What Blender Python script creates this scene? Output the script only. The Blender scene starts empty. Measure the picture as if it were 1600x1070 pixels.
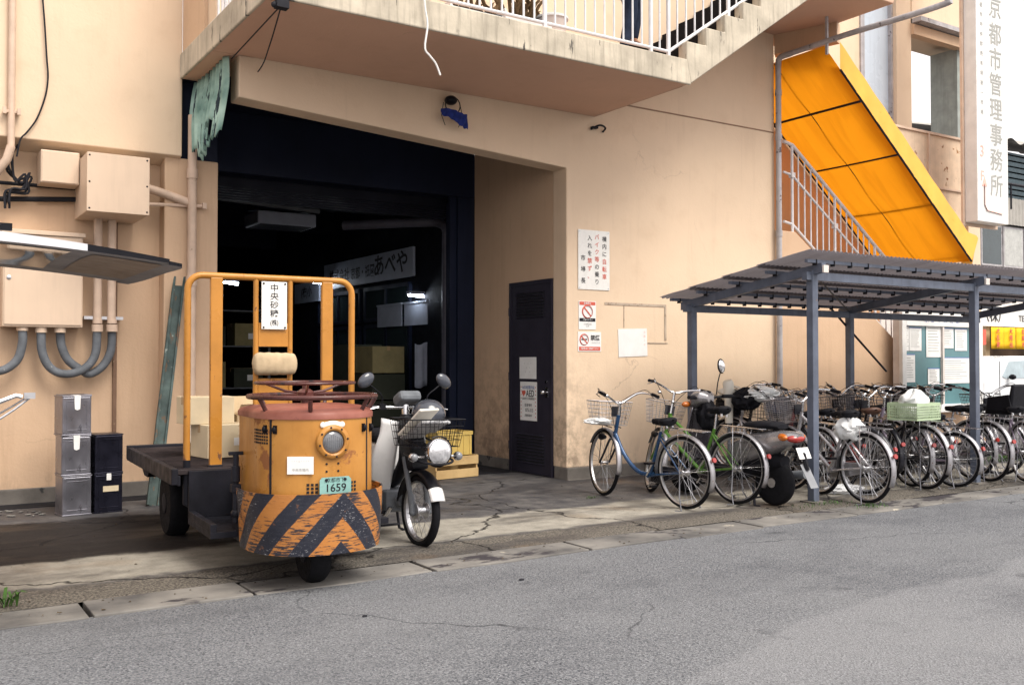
import bpy, bmesh, math, random
from mathutils import Vector, Matrix, noise as mnoise
R = math.radians
random.seed(7)
sc = bpy.context.scene
col = sc.collection

# ------------------------------------------------------------------ camera
F = 1512.0                      # focal length in pixels of the 1600 px wide photograph
CH, YAW, PITCH = 1.38, R(32.94), R(1.14)
cd = bpy.data.cameras.new('camera'); cam = bpy.data.objects.new('camera', cd); col.objects.link(cam)
cam.location = (0, 0, CH); cam.rotation_euler = (R(90) + PITCH, 0, -YAW)
cd.sensor_width = 36; cd.lens = 36 * F / 1600; cd.clip_start = .05; cd.clip_end = 2000
sc.camera = cam
CR = cam.rotation_euler.to_matrix()

def P(px, py, X=None, Y=None, Z=None):
    """photo pixel -> point on a known wall / ground plane"""
    d = CR @ Vector(((px - 800) / F, -(py - 535) / F, -1))
    if X is not None: t = X / d.x
    elif Y is not None: t = Y / d.y
    else: t = (Z - CH) / d.z
    return Vector((0, 0, CH)) + d * t

# ------------------------------------------------------------------ world, sun, exposure
w = bpy.data.worlds.new('World'); sc.world = w; w.use_nodes = True
nt = w.node_tree; bg = nt.nodes['Background']
sky = nt.nodes.new('ShaderNodeTexSky'); sky.sky_type = 'NISHITA'; sky.sun_disc = False
SUN_EL, SUN_AZ = R(54), R(163)          # azimuth from +Y clockwise
sky.sun_elevation = SUN_EL; sky.sun_rotation = SUN_AZ
sky.air_density = 1.0; sky.dust_density = 5.0; sky.ozone_density = 1.0
hs = nt.nodes.new('ShaderNodeHueSaturation'); hs.inputs['Saturation'].default_value = .16
mixw = nt.nodes.new('ShaderNodeMix'); mixw.data_type = 'RGBA'; mixw.inputs[0].default_value = .55
mixw.inputs[7].default_value = (10.5, 9.9, 9.8, 1)      # an even white overcast veil
nt.links.new(sky.outputs[0], hs.inputs['Color']); nt.links.new(hs.outputs[0], mixw.inputs[6])
nt.links.new(mixw.outputs[2], bg.inputs[0]); bg.inputs[1].default_value = .095
sd = bpy.data.lights.new('sun', 'SUN'); so = bpy.data.objects.new('sun', sd); col.objects.link(so)
sd.energy = 1.55; sd.angle = R(32); sd.color = (1, .94, .83)
so.rotation_euler = (Vector((math.sin(SUN_AZ) * math.cos(SUN_EL), math.cos(SUN_AZ) * math.cos(SUN_EL), math.sin(SUN_EL)))).to_track_quat('Z', 'Y').to_euler()
so.location = (0, -5, 12)
sc.view_settings.view_transform = 'Standard'; sc.view_settings.look = 'None'
sc.view_settings.exposure = 1.05; sc.view_settings.gamma = 1
sc.cycles.max_bounces = 6; sc.cycles.diffuse_bounces = 2

# ------------------------------------------------------------------ mesh helpers
class MB:
    def __init__(s): s.v = []; s.f = []; s.m = []; s.s = []; s.uv = None
    def add(s, vs, fs, m=0, sm=False, xf=None):
        b = len(s.v)
        for p in vs:
            p = Vector(p)
            s.v.append(xf @ p if xf is not None else p)
        for f in fs: s.f.append([b + i for i in f]); s.m.append(m); s.s.append(sm)
        return s
    def box(s, x0, x1, y0, y1, z0, z1, m=0, xf=None):
        vs = [(x, y, z) for x in (x0, x1) for y in (y0, y1) for z in (z0, z1)]
        return s.add(vs, [(0, 1, 3, 2), (4, 6, 7, 5), (0, 4, 5, 1), (2, 3, 7, 6), (0, 2, 6, 4), (1, 5, 7, 3)], m, False, xf)
    def cbox(s, c, d, m=0, rz=0, rx=0, ry=0, xf=None):
        M = Matrix.Translation(c) @ Matrix.Rotation(rz, 4, 'Z') @ Matrix.Rotation(ry, 4, 'Y') @ Matrix.Rotation(rx, 4, 'X')
        if xf is not None: M = xf @ M
        return s.box(-d[0] / 2, d[0] / 2, -d[1] / 2, d[1] / 2, -d[2] / 2, d[2] / 2, m, M)
    def tube(s, pts, r, n=8, closed=False, m=0, xf=None, flat=1.0):
        pts = [Vector(p) for p in pts]; k = len(pts)
        rr = r if isinstance(r, (list, tuple)) else [r] * k
        tg = []
        for i in range(k):
            a = pts[(i - 1) % k] if (closed or i > 0) else pts[i]
            b = pts[(i + 1) % k] if (closed or i < k - 1) else pts[i]
            t = (b - a); tg.append(t.normalized() if t.length > 1e-9 else Vector((0, 0, 1)))
        u = tg[0].orthogonal().normalized()
        if abs(tg[0].z) < .9: u = tg[0].cross(Vector((0, 0, 1))).normalized()
        vs = []
        for i in range(k):
            if i:
                q = tg[i - 1].rotation_difference(tg[i]); u = q @ u
            u = (u - tg[i] * u.dot(tg[i])).normalized(); w_ = tg[i].cross(u)
            for j in range(n):
                a = 2 * math.pi * j / n
                vs.append(pts[i] + u * math.cos(a) * rr[i] + w_ * math.sin(a) * rr[i] * flat)
        fs = []
        for i in range(k if closed else k - 1):
            i2 = (i + 1) % k
            for j in range(n):
                j2 = (j + 1) % n
                fs.append((i * n + j, i * n + j2, i2 * n + j2, i2 * n + j))
        s.add(vs, fs, m, True, xf)
        if not closed:
            b = len(s.v) - k * n
            s.f.append([b + j for j in range(n)][::-1]); s.m.append(m); s.s.append(False)
            s.f.append([b + (k - 1) * n + j for j in range(n)]); s.m.append(m); s.s.append(False)
        return s
    def lathe(s, prof, n=24, m=0, xf=None, sm=True):
        vs = []; k = len(prof)
        for r, z in prof:
            for j in range(n):
                a = 2 * math.pi * j / n; vs.append((r * math.cos(a), r * math.sin(a), z))
        fs = [(i * n + j, i * n + (j + 1) % n, (i + 1) * n + (j + 1) % n, (i + 1) * n + j) for i in range(k - 1) for j in range(n)]
        fs.append(tuple(range(n))[::-1]); fs.append(tuple((k - 1) * n + j for j in range(n)))
        return s.add(vs, fs, m, sm, xf)
    def cyl(s, a, b, r, n=16, m=0, xf=None):
        return s.tube([a, b], r, n, m=m, xf=xf)
    def prism(s, poly, ax, a, b, m=0, xf=None, sm=False):
        """poly in the two axes other than ax, extruded from a to b along ax"""
        def mk(p, t):
            if ax == 'x': return (t, p[0], p[1])
            if ax == 'y': return (p[0], t, p[1])
            return (p[0], p[1], t)
        n = len(poly)
        vs = [mk(p, a) for p in poly] + [mk(p, b) for p in poly]
        fs = [tuple(range(n))[::-1], tuple(range(n, 2 * n))]
        s.add(vs, fs, m, False, xf)
        b0 = len(s.v) - 2 * n
        for i in range(n):
            j = (i + 1) % n
            s.f.append([b0 + i, b0 + j, b0 + n + j, b0 + n + i]); s.m.append(m); s.s.append(sm)
        return s
    def grid(s, fn, nu, nv, m=0, sm=True, xf=None):
        vs = [fn(i / nu, j / nv) for i in range(nu + 1) for j in range(nv + 1)]
        fs = [(i * (nv + 1) + j, (i + 1) * (nv + 1) + j, (i + 1) * (nv + 1) + j + 1, i * (nv + 1) + j + 1) for i in range(nu) for j in range(nv)]
        return s.add(vs, fs, m, sm, xf)
    def ball(s, c, rx, ry=None, rz=None, n=12, m=0, xf=None, top=1.0, bot=-1.0):
        ry = rx if ry is None else ry; rz = rx if rz is None else rz
        k = max(5, n // 2 + 2); prof = []
        for i in range(k):
            t = bot + (top - bot) * i / (k - 1); t = math.sin(t * math.pi / 2)
            prof.append((max(.002, math.sqrt(max(0, 1 - t * t))), t))
        M = Matrix.Translation(c) @ Matrix.Diagonal((rx, ry, rz, 1))
        if xf is not None: M = xf @ M
        return s.lathe(prof, n, m, M)

def wmat(o):
    M = Matrix.Identity(4)
    while o is not None:
        M = (Matrix(o.matrix_parent_inverse) @ o.matrix_basis if o.parent else o.matrix_basis.copy()) @ M
        o = o.parent
    return M

def props(o, label=None, cat=None, group=None, kind=None):
    if label: o['label'] = label
    if cat: o['category'] = cat
    if group: o['group'] = group
    if kind: o['kind'] = kind
    return o

def build(mb, name, mats, parent=None, label=None, cat=None, group=None, kind=None, world=False, bevel=0, solid=0, recalc=True, seg=2):
    me = bpy.data.meshes.new(name)
    me.from_pydata([tuple(p) for p in mb.v], [], mb.f)
    if not isinstance(mats, (list, tuple)): mats = [mats]
    for m in mats: me.materials.append(m)
    me.polygons.foreach_set('material_index', mb.m); me.polygons.foreach_set('use_smooth', mb.s)
    if recalc:
        bm = bmesh.new(); bm.from_mesh(me); bmesh.ops.recalc_face_normals(bm, faces=bm.faces); bm.to_mesh(me); bm.free()
    if mb.uv:
        ul = me.uv_layers.new(name='UVMap')
        for l in me.loops: ul.data[l.index].uv = mb.uv[l.vertex_index]
    if any(mb.s): me.set_sharp_from_angle(angle=R(42))
    me.update()
    o = bpy.data.objects.new(name, me); col.objects.link(o)
    if parent is not None:
        o.parent = parent
        if world: o.matrix_parent_inverse = wmat(parent).inverted()
    if solid:
        md = o.modifiers.new('thickness', 'SOLIDIFY'); md.thickness = solid; md.offset = 0
    if bevel:
        md = o.modifiers.new('edges', 'BEVEL'); md.width = bevel; md.segments = seg; md.limit_method = 'ANGLE'; md.angle_limit = R(35); md.harden_normals = False
    return props(o, label, cat, group, kind)

def thing(name, label, cat, loc=(0, 0, 0), rz=0, group=None):
    o = bpy.data.objects.new(name, None); col.objects.link(o); o.location = loc; o.rotation_euler = (0, 0, rz)
    o.empty_display_size = .2
    return props(o, label, cat, group)

def copy_tree(o, parent=None):
    c = o.copy(); col.objects.link(c)
    if parent is not None: c.parent = parent; c.matrix_parent_inverse = o.matrix_parent_inverse.copy()
    for ch in [x for x in col.objects if x.parent == o]: copy_tree(ch, c)
    return c

def text(parts, mat, parent, name='lettering', world=True, label=None, depth=.0008):
    """parts: list of (string, matrix, size, bold[, sx]) ; one mesh of lettering"""
    mb = MB()
    for it in parts:
        st, M, size, bold = it[:4]; sx = it[4] if len(it) > 4 else 1
        cu = bpy.data.curves.new('t', 'FONT'); cu.body = st; cu.size = 1.0; cu.offset = bold
        cu.align_x = 'CENTER'; cu.align_y = 'CENTER'; cu.resolution_u = 3
        to = bpy.data.objects.new('t', cu); col.objects.link(to)
        dg = bpy.context.evaluated_depsgraph_get(); dg.update()
        me = bpy.data.meshes.new_from_object(to.evaluated_get(dg))
        S = M @ Matrix.Diagonal((size * sx, size, 1, 1))
        vs = [S @ v.co for v in me.vertices]; fs = [list(p.vertices) for p in me.polygons]
        mb.add(vs, fs)
        bpy.data.objects.remove(to); bpy.data.curves.remove(cu); bpy.data.meshes.remove(me)
    return build(mb, name, mat, parent, label=label, world=world, recalc=False)

def face_y(x, y, z):      # text plane facing -Y
    return Matrix.Translation((x, y, z)) @ Matrix.Rotation(R(90), 4, 'X')
def face_mx(x, y, z):     # text plane facing -X, reading towards -Y
    return Matrix.Translation((x, y, z)) @ Matrix.Rotation(R(-90), 4, 'Z') @ Matrix.Rotation(R(90), 4, 'X')

def arc(c, r, a0, a1, n, plane='xz'):
    out = []
    for i in range(n + 1):
        a = a0 + (a1 - a0) * i / n
        if plane == 'xz': out.append(Vector((c[0] + r * math.cos(a), c[1], c[2] + r * math.sin(a))))
        elif plane == 'xy': out.append(Vector((c[0] + r * math.cos(a), c[1] + r * math.sin(a), c[2])))
        else: out.append(Vector((c[0], c[1] + r * math.cos(a), c[2] + r * math.sin(a))))
    return out

def smoothpts(pts, n=6):
    pts = [Vector(p) for p in pts]; out = []
    q = [pts[0] * 2 - pts[1]] + pts + [pts[-1] * 2 - pts[-2]]
    for i in range(1, len(q) - 2):
        for k in range(n):
            t = k / n; p0, p1, p2, p3 = q[i - 1:i + 3]
            out.append(.5 * ((2 * p1) + (p2 - p0) * t + (2 * p0 - 5 * p1 + 4 * p2 - p3) * t * t + (3 * p1 - p0 - 3 * p2 + p3) * t ** 3))
    out.append(pts[-1]); return out

# ------------------------------------------------------------------ materials
def nn(t, kind, **kw):
    n = t.nodes.new(kind)
    for k, v in kw.items(): setattr(n, k, v)
    return n
def base_mat(name):
    m = bpy.data.materials.new(name); m.use_nodes = True
    return m, m.node_tree, m.node_tree.nodes['Principled BSDF']
def coords(t, scale=(1, 1, 1), world=False, uv=False):
    mp = nn(t, 'ShaderNodeMapping'); mp.inputs['Scale'].default_value = scale
    if world: g = nn(t, 'ShaderNodeNewGeometry'); t.links.new(g.outputs['Position'], mp.inputs[0])
    else:
        g = nn(t, 'ShaderNodeTexCoord'); t.links.new(g.outputs['UV' if uv else 'Object'], mp.inputs[0])
    return mp.outputs[0]
def noise(t, vec, scale, detail=4, rough=.55, dist=0):
    n = nn(t, 'ShaderNodeTexNoise'); n.inputs['Scale'].default_value = scale; n.inputs['Detail'].default_value = detail
    n.inputs['Roughness'].default_value = rough; n.inputs['Distortion'].default_value = dist
    t.links.new(vec, n.inputs['Vector']); return n.outputs['Fac']
def ramp(t, fac, lo, hi, a=0.0, b=1.0):
    r = nn(t, 'ShaderNodeMapRange'); r.inputs[1].default_value = lo; r.inputs[2].default_value = hi
    r.inputs[3].default_value = a; r.inputs[4].default_value = b; t.links.new(fac, r.inputs[0]); return r.outputs[0]
def mixc(t, fac, a, b, mode='MIX'):
    n = nn(t, 'ShaderNodeMix', data_type='RGBA', blend_type=mode)
    for i, x in ((0, fac), (6, a), (7, b)):
        if hasattr(x, 'links'): t.links.new(x, n.inputs[i])
        else: n.inputs[i].default_value = x if i == 0 else (*x[:3], 1)
    return n.outputs[2]
def mth(t, op, a, b=0.0, c=0.0):
    n = nn(t, 'ShaderNodeMath', operation=op)
    for i, x in enumerate((a, b, c)):
        if hasattr(x, 'links'): t.links.new(x, n.inputs[i])
        elif i < len(n.inputs): n.inputs[i].default_value = x
    return n.outputs[0]
def bumpn(t, p, h, strength, dist=.01, prev=None):
    b = nn(t, 'ShaderNodeBump'); b.inputs['Strength'].default_value = strength; b.inputs['Distance'].default_value = dist
    t.links.new(h, b.inputs['Height'])
    if prev is not None: t.links.new(prev, b.inputs['Normal'])
    t.links.new(b.outputs[0], p.inputs['Normal']); return b.outputs[0]

def mat(name, c, rough=.5, metal=0, var=.15, vs=6, c2=None, wear=None, bump=.1, bs=60, streak=0, rv=.12, coat=0, world=False):
    """c base colour; c2 second tone; wear = list of (colour, threshold, scale, stretch)"""
    m, t, p = base_mat(name)
    v = coords(t, world=world)
    n1 = noise(t, v, vs, 5)
    dark = tuple(x * (1 - var) for x in c); lite = tuple(min(1, x * (1 + var)) for x in c)
    cc = mixc(t, ramp(t, n1, .3, .7), dark, c2 or lite)
    if streak:
        sv = coords(t, (9, 9, .6), world=world); sn = noise(t, sv, 2.2, 5, .6)
        cc = mixc(t, ramp(t, sn, .5, .78, 0, streak), cc, tuple(x * .45 for x in c))
    rf = ramp(t, noise(t, v, vs * 2.3, 4), .3, .7, max(.03, rough - rv), min(1, rough + rv))
    for wc, th, scl, *st in (wear or []):
        wv = coords(t, st[0] if st else (1, 1, 1), world=world)
        f = ramp(t, noise(t, wv, scl, 7, .65), th, th + .035)
        cc = mixc(t, f, cc, wc); rf = mixc(t, f, rf, (.8, .8, .8))
    t.links.new(cc, p.inputs['Base Color']); t.links.new(rf, p.inputs['Roughness'])
    p.inputs['Specular IOR Level'].default_value = .16 if max(c) < .05 else (.35 if rough < .6 else .2)
    p.inputs['Metallic'].default_value = metal; p.inputs['Coat Weight'].default_value = coat
    if bump: bumpn(t, p, noise(t, v, bs, 4), bump, .004)
    return m

def emis(name, c, s):
    m, t, p = base_mat(name)
    p.inputs['Base Color'].default_value = (*c, 1); p.inputs['Emission Color'].default_value = (*c, 1); p.inputs['Emission Strength'].default_value = s
    return m
def glassy(name, c, rough=.08):
    m, t, p = base_mat(name)
    p.inputs['Base Color'].default_value = (*c, 1); p.inputs['Roughness'].default_value = rough; p.inputs['Specular IOR Level'].default_value = .8
    v = coords(t); cc = mixc(t, noise(t, v, 1.5, 3), tuple(x * .6 for x in c), tuple(min(1, x * 1.5) for x in c)); t.links.new(cc, p.inputs['Base Color'])
    return m
def clear(name, c, alpha=.25, rough=.05):
    m, t, p = base_mat(name)
    p.inputs['Base Color'].default_value = (*c, 1); p.inputs['Roughness'].default_value = rough; p.inputs['Alpha'].default_value = alpha
    return m

def wall_mat(name, c, streak=.35, crack=True):
    m, t, p = base_mat(name); v = coords(t, world=True)
    big = noise(t, v, .55, 4, .6); mid = noise(t, v, 3.2, 6, .6); fine = noise(t, v, 38, 5, .6)
    cc = mixc(t, ramp(t, big, .3, .7), tuple(x * .90 for x in c), tuple(min(1, x * 1.05) for x in c))
    cc = mixc(t, ramp(t, mid, .55, .8, 0, .22), cc, (c[0] * .66, c[1] * .56, c[2] * .47))
    sv = coords(t, (5, 5, .35), world=True); sn = noise(t, sv, 1.6, 7, .68)
    cc = mixc(t, ramp(t, sn, .54, .80, 0, streak), cc, (c[0] * .5, c[1] * .42, c[2] * .36))
    sv2 = coords(t, (14, 14, .8), world=True); s2 = noise(t, sv2, 1.1, 4, .5, .4)
    cc = mixc(t, ramp(t, s2, .64, .74, 0, streak * .5), cc, (c[0] * .42, c[1] * .36, c[2] * .33))
    vo = nn(t, 'ShaderNodeTexVoronoi', feature='DISTANCE_TO_EDGE'); vo.inputs['Scale'].default_value = .55
    nz = nn(t, 'ShaderNodeTexNoise'); nz.inputs['Scale'].default_value = 2.2; nz.inputs['Detail'].default_value = 6; t.links.new(v, nz.inputs['Vector'])
    s1 = nn(t, 'ShaderNodeVectorMath', operation='SCALE'); t.links.new(nz.outputs['Color'], s1.inputs[0]); s1.inputs['Scale'].default_value = .5
    s2_ = nn(t, 'ShaderNodeVectorMath', operation='ADD'); t.links.new(v, s2_.inputs[0]); t.links.new(s1.outputs[0], s2_.inputs[1]); t.links.new(s2_.outputs[0], vo.inputs['Vector'])
    ck = mth(t, 'MULTIPLY', ramp(t, vo.outputs['Distance'], .0006, .0026, .30, 0), ramp(t, big, .56, .64)); cc = mixc(t, ck, cc, (.22, .14, .10))
    # handled, bruised plaster round the portal corner
    xyz = nn(t, 'ShaderNodeSeparateXYZ'); t.links.new(v, xyz.inputs[0])
    near = ramp(t, mth(t, 'ABSOLUTE', mth(t, 'SUBTRACT', xyz.outputs[0], 6.62)), .0, .5, 1, 0); low_ = ramp(t, xyz.outputs[2], .1, 1.7, 1, 0)
    sm_ = mth(t, 'MULTIPLY', mth(t, 'MULTIPLY', near, low_), ramp(t, noise(t, v, 6, 8, .7), .42, .60)); cc = mixc(t, mth(t, 'MULTIPLY', sm_, .75), cc, (.13, .085, .06))
    sp2 = mth(t, 'MULTIPLY', ramp(t, xyz.outputs[2], .16, .55, 1, 0), ramp(t, noise(t, coords(t, (1, 1, .5), world=True), 4, 8, .7), .50, .66)); cc = mixc(t, mth(t, 'MULTIPLY', sp2, .55), cc, (.26, .19, .14))
    # scuffs: sharp small chips
    ch = noise(t, v, 9, 9, .75); cc = mixc(t, ramp(t, ch, .70, .73, 0, .55), cc, (.25, .2, .17))
    t.links.new(cc, p.inputs['Base Color']); p.inputs['Roughness'].default_value = .82
    b1 = bumpn(t, p, fine, .35, .006); bumpn(t, p, mid, .3, .02, b1)
    return m

M = {}
CREAM = (.755, .575, .41)
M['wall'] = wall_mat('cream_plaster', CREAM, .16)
M['wall2'] = wall_mat('cream_plaster_shaded_side', (.64, .44, .29), .28)  # same cream plaster, darker and browner, with shade put into the colour
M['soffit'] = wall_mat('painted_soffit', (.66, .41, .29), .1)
M['conc'] = mat('weathered_concrete', (.50, .44, .35), .85, var=.25, vs=3, wear=[((.10, .09, .08), .62, 2.5, (3, 3, .6))], bump=.5, bs=45, streak=.8, world=True)
M['found'] = mat('foundation_concrete', (.16, .145, .13), .9, var=.3, vs=4, wear=[((.05, .05, .05), .6, 5)], bump=.6, bs=40, world=True)
M['navy'] = mat('dark_navy', (.006, .007, .014), .55, var=.3, vs=2, bump=.1)  # navy-black base colour carries the darkness of the entrance
M['navy2'] = mat('dark_lintel_paint', (.009, .013, .030), .6, var=.25, vs=1.5, streak=.3, bump=.15)
M['dark'] = mat('dark_interior', (.006, .007, .012), .85, var=.3, vs=2)  # near-black walls and ceiling: the unlit room's shade is in the colour
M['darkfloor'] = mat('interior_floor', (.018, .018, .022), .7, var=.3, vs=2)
M['door'] = mat('door_paint', (.030, .027, .040), .42, var=.15, vs=3, wear=[((.14, .12, .12), .74, 14)], bump=.1, streak=.3)
M['white'] = mat('white_paint', (.74, .73, .71), .5, var=.08, vs=5, wear=[((.35, .30, .25), .72, 9)], bump=.06)
M['paper'] = mat('paper', (.80, .79, .77), .8, var=.05, vs=8, bump=.05)
M['paper2'] = mat('aged_paper', (.66, .62, .55), .85, var=.12, vs=7, bump=.1)
M['plate'] = mat('white_enamel', (.78, .76, .72), .3, var=.05, vs=9, wear=[((.2, .12, .08), .74, 12)], bump=0)
M['ink'] = mat('black_ink', (.02, .02, .025), .7, var=.1, bump=0)
M['red_ink'] = mat('red_ink', (.62, .13, .09), .7, var=.1, bump=0)
M['blue_ink'] = mat('blue_ink', (.10, .16, .40), .7, var=.1, bump=0)
M['grey_ink'] = mat('pale_grey_letters', (.36, .36, .34), .7, var=.1, bump=0)
M['pink_ink'] = mat('pale_red_letters', (.80, .45, .38), .7, var=.1, bump=0)
M['steel'] = mat('shed_blue_grey_paint', (.105, .122, .165), .45, var=.2, vs=6, wear=[((.20, .11, .07), .70, 10)], bump=.12, streak=.4)
M['railw'] = mat('rail_white_paint', (.68, .67, .68), .45, var=.1, vs=8, wear=[((.28, .17, .11), .68, 13)], bump=.1)
M['chrome'] = mat('chrome', (.68, .68, .70), .22, 1, var=.1, vs=15, bump=0, wear=[((.20, .12, .08), .72, 30)])
M['alu'] = mat('dull_aluminium', (.58, .58, .60), .38, 1, var=.12, vs=15, bump=.05)
M['rubber'] = mat('rubber', (.008, .008, .010), .78, var=.25, vs=18, bump=.3, bs=160)
M['black'] = mat('black_plastic', (.007, .007, .010), .38, var=.2, vs=10, bump=.08)
M['blackmat'] = mat('black_matt', (.008, .008, .011), .75, var=.2, vs=10, bump=.2)
M['greym'] = mat('grey_conduit', (.13, .14, .155), .6, var=.2, vs=12, wear=[((.30, .30, .30), .66, 22)], bump=.1)
M['pipe'] = mat('painted_pipe', (.62, .46, .35), .55, var=.12, vs=6, wear=[((.20, .11, .07), .68, 20)], bump=.15)
M['boxc'] = mat('painted_steel_box', (.66, .50, .37), .5, var=.06, vs=2, wear=[((.3, .18, .1), .76, 16)], bump=.05, streak=.15)
M['carton'] = mat('cardboard', (.56, .42, .26), .85, var=.12, vs=5, bump=.1)
M['carton2'] = mat('pale_cardboard', (.66, .55, .38), .85, var=.1, vs=5, bump=.1)
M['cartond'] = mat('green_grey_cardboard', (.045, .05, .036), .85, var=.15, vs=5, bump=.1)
M['tape'] = mat('brown_tape', (.40, .27, .14), .35, var=.1, bump=0)
M['yellow'] = mat('truck_ochre_paint', (.44, .185, .035), .36, var=.18, vs=3, c2=(.55, .26, .06), wear=[((.26, .10, .035), .60, 4), ((.16, .06, .03), .67, 10), ((.04, .025, .025), .70, 22)], bump=.08, streak=.35)
M['yellow2'] = mat('hoop_ochre_paint', (.46, .20, .036), .34, var=.15, vs=4, wear=[((.16, .07, .035), .63, 14, (1, 1, .45)), ((.03, .025, .03), .70, 26)], bump=.1)
M['redtop'] = mat('faded_red_paint', (.24, .065, .045), .5, var=.25, vs=4, c2=(.34, .125, .09), wear=[((.10, .04, .035), .64, 7)], bump=.15)
M['redring'] = mat('chipped_red_rail', (.085, .030, .026), .3, var=.35, vs=8, wear=[((.025, .018, .022), .60, 6)], bump=.1)
M['deck'] = mat('deck_boards', (.030, .024, .027), .6, var=.3, vs=3, c2=(.065, .05, .05), wear=[((.12, .095, .09), .70, 8, (.6, 4, 1))], bump=.35, bs=30)
M['iron'] = mat('dark_truck_steel', (.016, .016, .022), .5, var=.35, vs=5, wear=[((.13, .07, .05), .68, 11)], bump=.2)
M['tin'] = mat('tin_can', (.26, .255, .29), .36, .8, var=.25, vs=3, wear=[((.10, .095, .11), .62, 3, (1, 1, .5))], bump=.05, bs=9)
M['tind'] = mat('dark_tin', (.025, .025, .040), .3, .6, var=.3, vs=4, bump=.15, bs=9)
M['burlap'] = mat('beige_padding', (.44, .335, .215), .95, var=.2, vs=8, bump=.5, bs=30)
M['stand'] = mat('dull_steel_stand', (.22, .22, .24), .5, .7)
M['teal'] = mat('weathered_teal_board', (.045, .065, .065), .7, var=.4, vs=6, c2=(.11, .15, .14), wear=[((.14, .09, .06), .58, 6, (3, 3, .8)), ((.30, .34, .31), .66, 12)], bump=.3)
M['tealsheet'] = mat('aged_green_corrugate', (.12, .27, .23), .55, var=.3, vs=3, c2=(.42, .60, .52), wear=[((.02, .035, .045), .57, 6, (2, 2, .3))], bump=.1)
M['wood'] = mat('raw_wood', (.56, .36, .16), .75, var=.25, vs=3, c2=(.66, .46, .22), bump=.3, bs=25, wear=[((.25, .14, .07), .68, 14, (1, 1, 4))])
M['ycrate'] = mat('yellow_plastic', (.62, .44, .13), .4, var=.1, bump=0)
M['shield'] = mat('white_plastic_body', (.78, .78, .78), .28, var=.06, vs=5, wear=[((.3, .28, .27), .72, 14)], bump=0, coat=.3)
M['helmet'] = mat('helmet_shell', (.05, .055, .07), .16, var=.1, bump=0, coat=.6)
M['lens'] = glassy('lamp_glass', (.16, .165, .18), .06)
M['amber'] = glassy('amber_lens', (.50, .13, .012), .12)
M['redlens'] = glassy('red_lens', (.32, .025, .02), .12)
M['glass'] = glassy('window_glass', (.03, .045, .05), .05)
M['tglass'] = glassy('teal_board_backing', (.085, .20, .22), .12)
M['pink'] = mat('grubby_white', (.66, .60, .56), .7, var=.1)
M['plastic'] = clear('thin_plastic_bag', (.85, .86, .88), .62, .25)
M['denim'] = mat('dark_blue_trousers', (.018, .026, .05), .9, var=.3, vs=9, bump=.4, bs=120)
M['skin'] = mat('skin', (.50, .26, .16), .55, var=.08, bump=.05)
M['shirt'] = mat('grey_shirt', (.30, .31, .33), .9, var=.1, bump=.2)
M['leaf'] = mat('leaf_green', (.045, .10, .02), .6, var=.4, vs=10, bump=0)
# ================================================================== GROUND
def asphalt_mat():
    m, t, p = base_mat('road_asphalt'); v = coords(t, world=True)
    g1 = noise(t, v, 70, 4, .75); vo = nn(t, 'ShaderNodeTexVoronoi'); vo.inputs['Scale'].default_value = 115; t.links.new(v, vo.inputs['Vector'])
    base = mixc(t, ramp(t, g1, .34, .66), (.036, .040, .052), (.285, .290, .30))
    hsv = nn(t, 'ShaderNodeSeparateColor'); t.links.new(vo.outputs['Color'], hsv.inputs[0])
    base = mixc(t, ramp(t, hsv.outputs[0], .80, .95, 0, .45), base, (.36, .36, .38))
    base = mixc(t, ramp(t, hsv.outputs[1], .80, .95, 0, .75), base, (.030, .032, .042))
    big = noise(t, v, .5, 5, .6); base = mixc(t, ramp(t, big, .38, .66, 0, .42), base, (.225, .228, .235))
    # tyre-polished bands along the street and a newer, paler patch with its own curved edge
    sx = nn(t, 'ShaderNodeSeparateXYZ'); t.links.new(v, sx.inputs[0])
    wob = noise(t, v, .45, 4); edge = mth(t, 'ADD', mth(t, 'MULTIPLY', sx.outputs[0], .165), mth(t, 'MULTIPLY', wob, .8))
    d = mth(t, 'SUBTRACT', mth(t, 'ADD', 2.35, edge), sx.outputs[1])
    patch = ramp(t, d, 0, .05); base = mixc(t, mth(t, 'MULTIPLY', patch, .26), base, (.30, .30, .31))
    stn = noise(t, coords(t, (.8, 1.3, 1), world=True), .8, 8, .75); base = mixc(t, ramp(t, stn, .50, .72, 0, .45), base, (.045, .047, .058))
    vo2 = nn(t, 'ShaderNodeTexVoronoi', feature='DISTANCE_TO_EDGE'); vo2.inputs['Scale'].default_value = .33
    nz = nn(t, 'ShaderNodeTexNoise'); nz.inputs['Scale'].default_value = 2.4; nz.inputs['Detail'].default_value = 7; t.links.new(v, nz.inputs['Vector'])
    s1 = nn(t, 'ShaderNodeVectorMath', operation='SCALE'); t.links.new(nz.outputs['Color'], s1.inputs[0]); s1.inputs['Scale'].default_value = .45
    s2 = nn(t, 'ShaderNodeVectorMath', operation='ADD'); t.links.new(v, s2.inputs[0]); t.links.new(s1.outputs[0], s2.inputs[1]); t.links.new(s2.outputs[0], vo2.inputs['Vector'])
    ck = mth(t, 'MULTIPLY', ramp(t, vo2.outputs['Distance'], .001, .004, .7, 0), ramp(t, big, .46, .56)); base = mixc(t, ck, base, (.02, .02, .025))
    oil = noise(t, v, 1.9, 5, .55); base = mixc(t, ramp(t, oil, .66, .74, 0, .55), base, (.035, .035, .042))
    t.links.new(base, p.inputs['Base Color']); t.links.new(ramp(t, g1, .3, .7, .6, .95), p.inputs['Roughness'])
    p.inputs['Specular IOR Level'].default_value = .15
    h = mth(t, 'ADD', g1, mth(t, 'MULTIPLY', vo.outputs['Distance'], .8)); bumpn(t, p, h, .75, .012)
    return m
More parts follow.
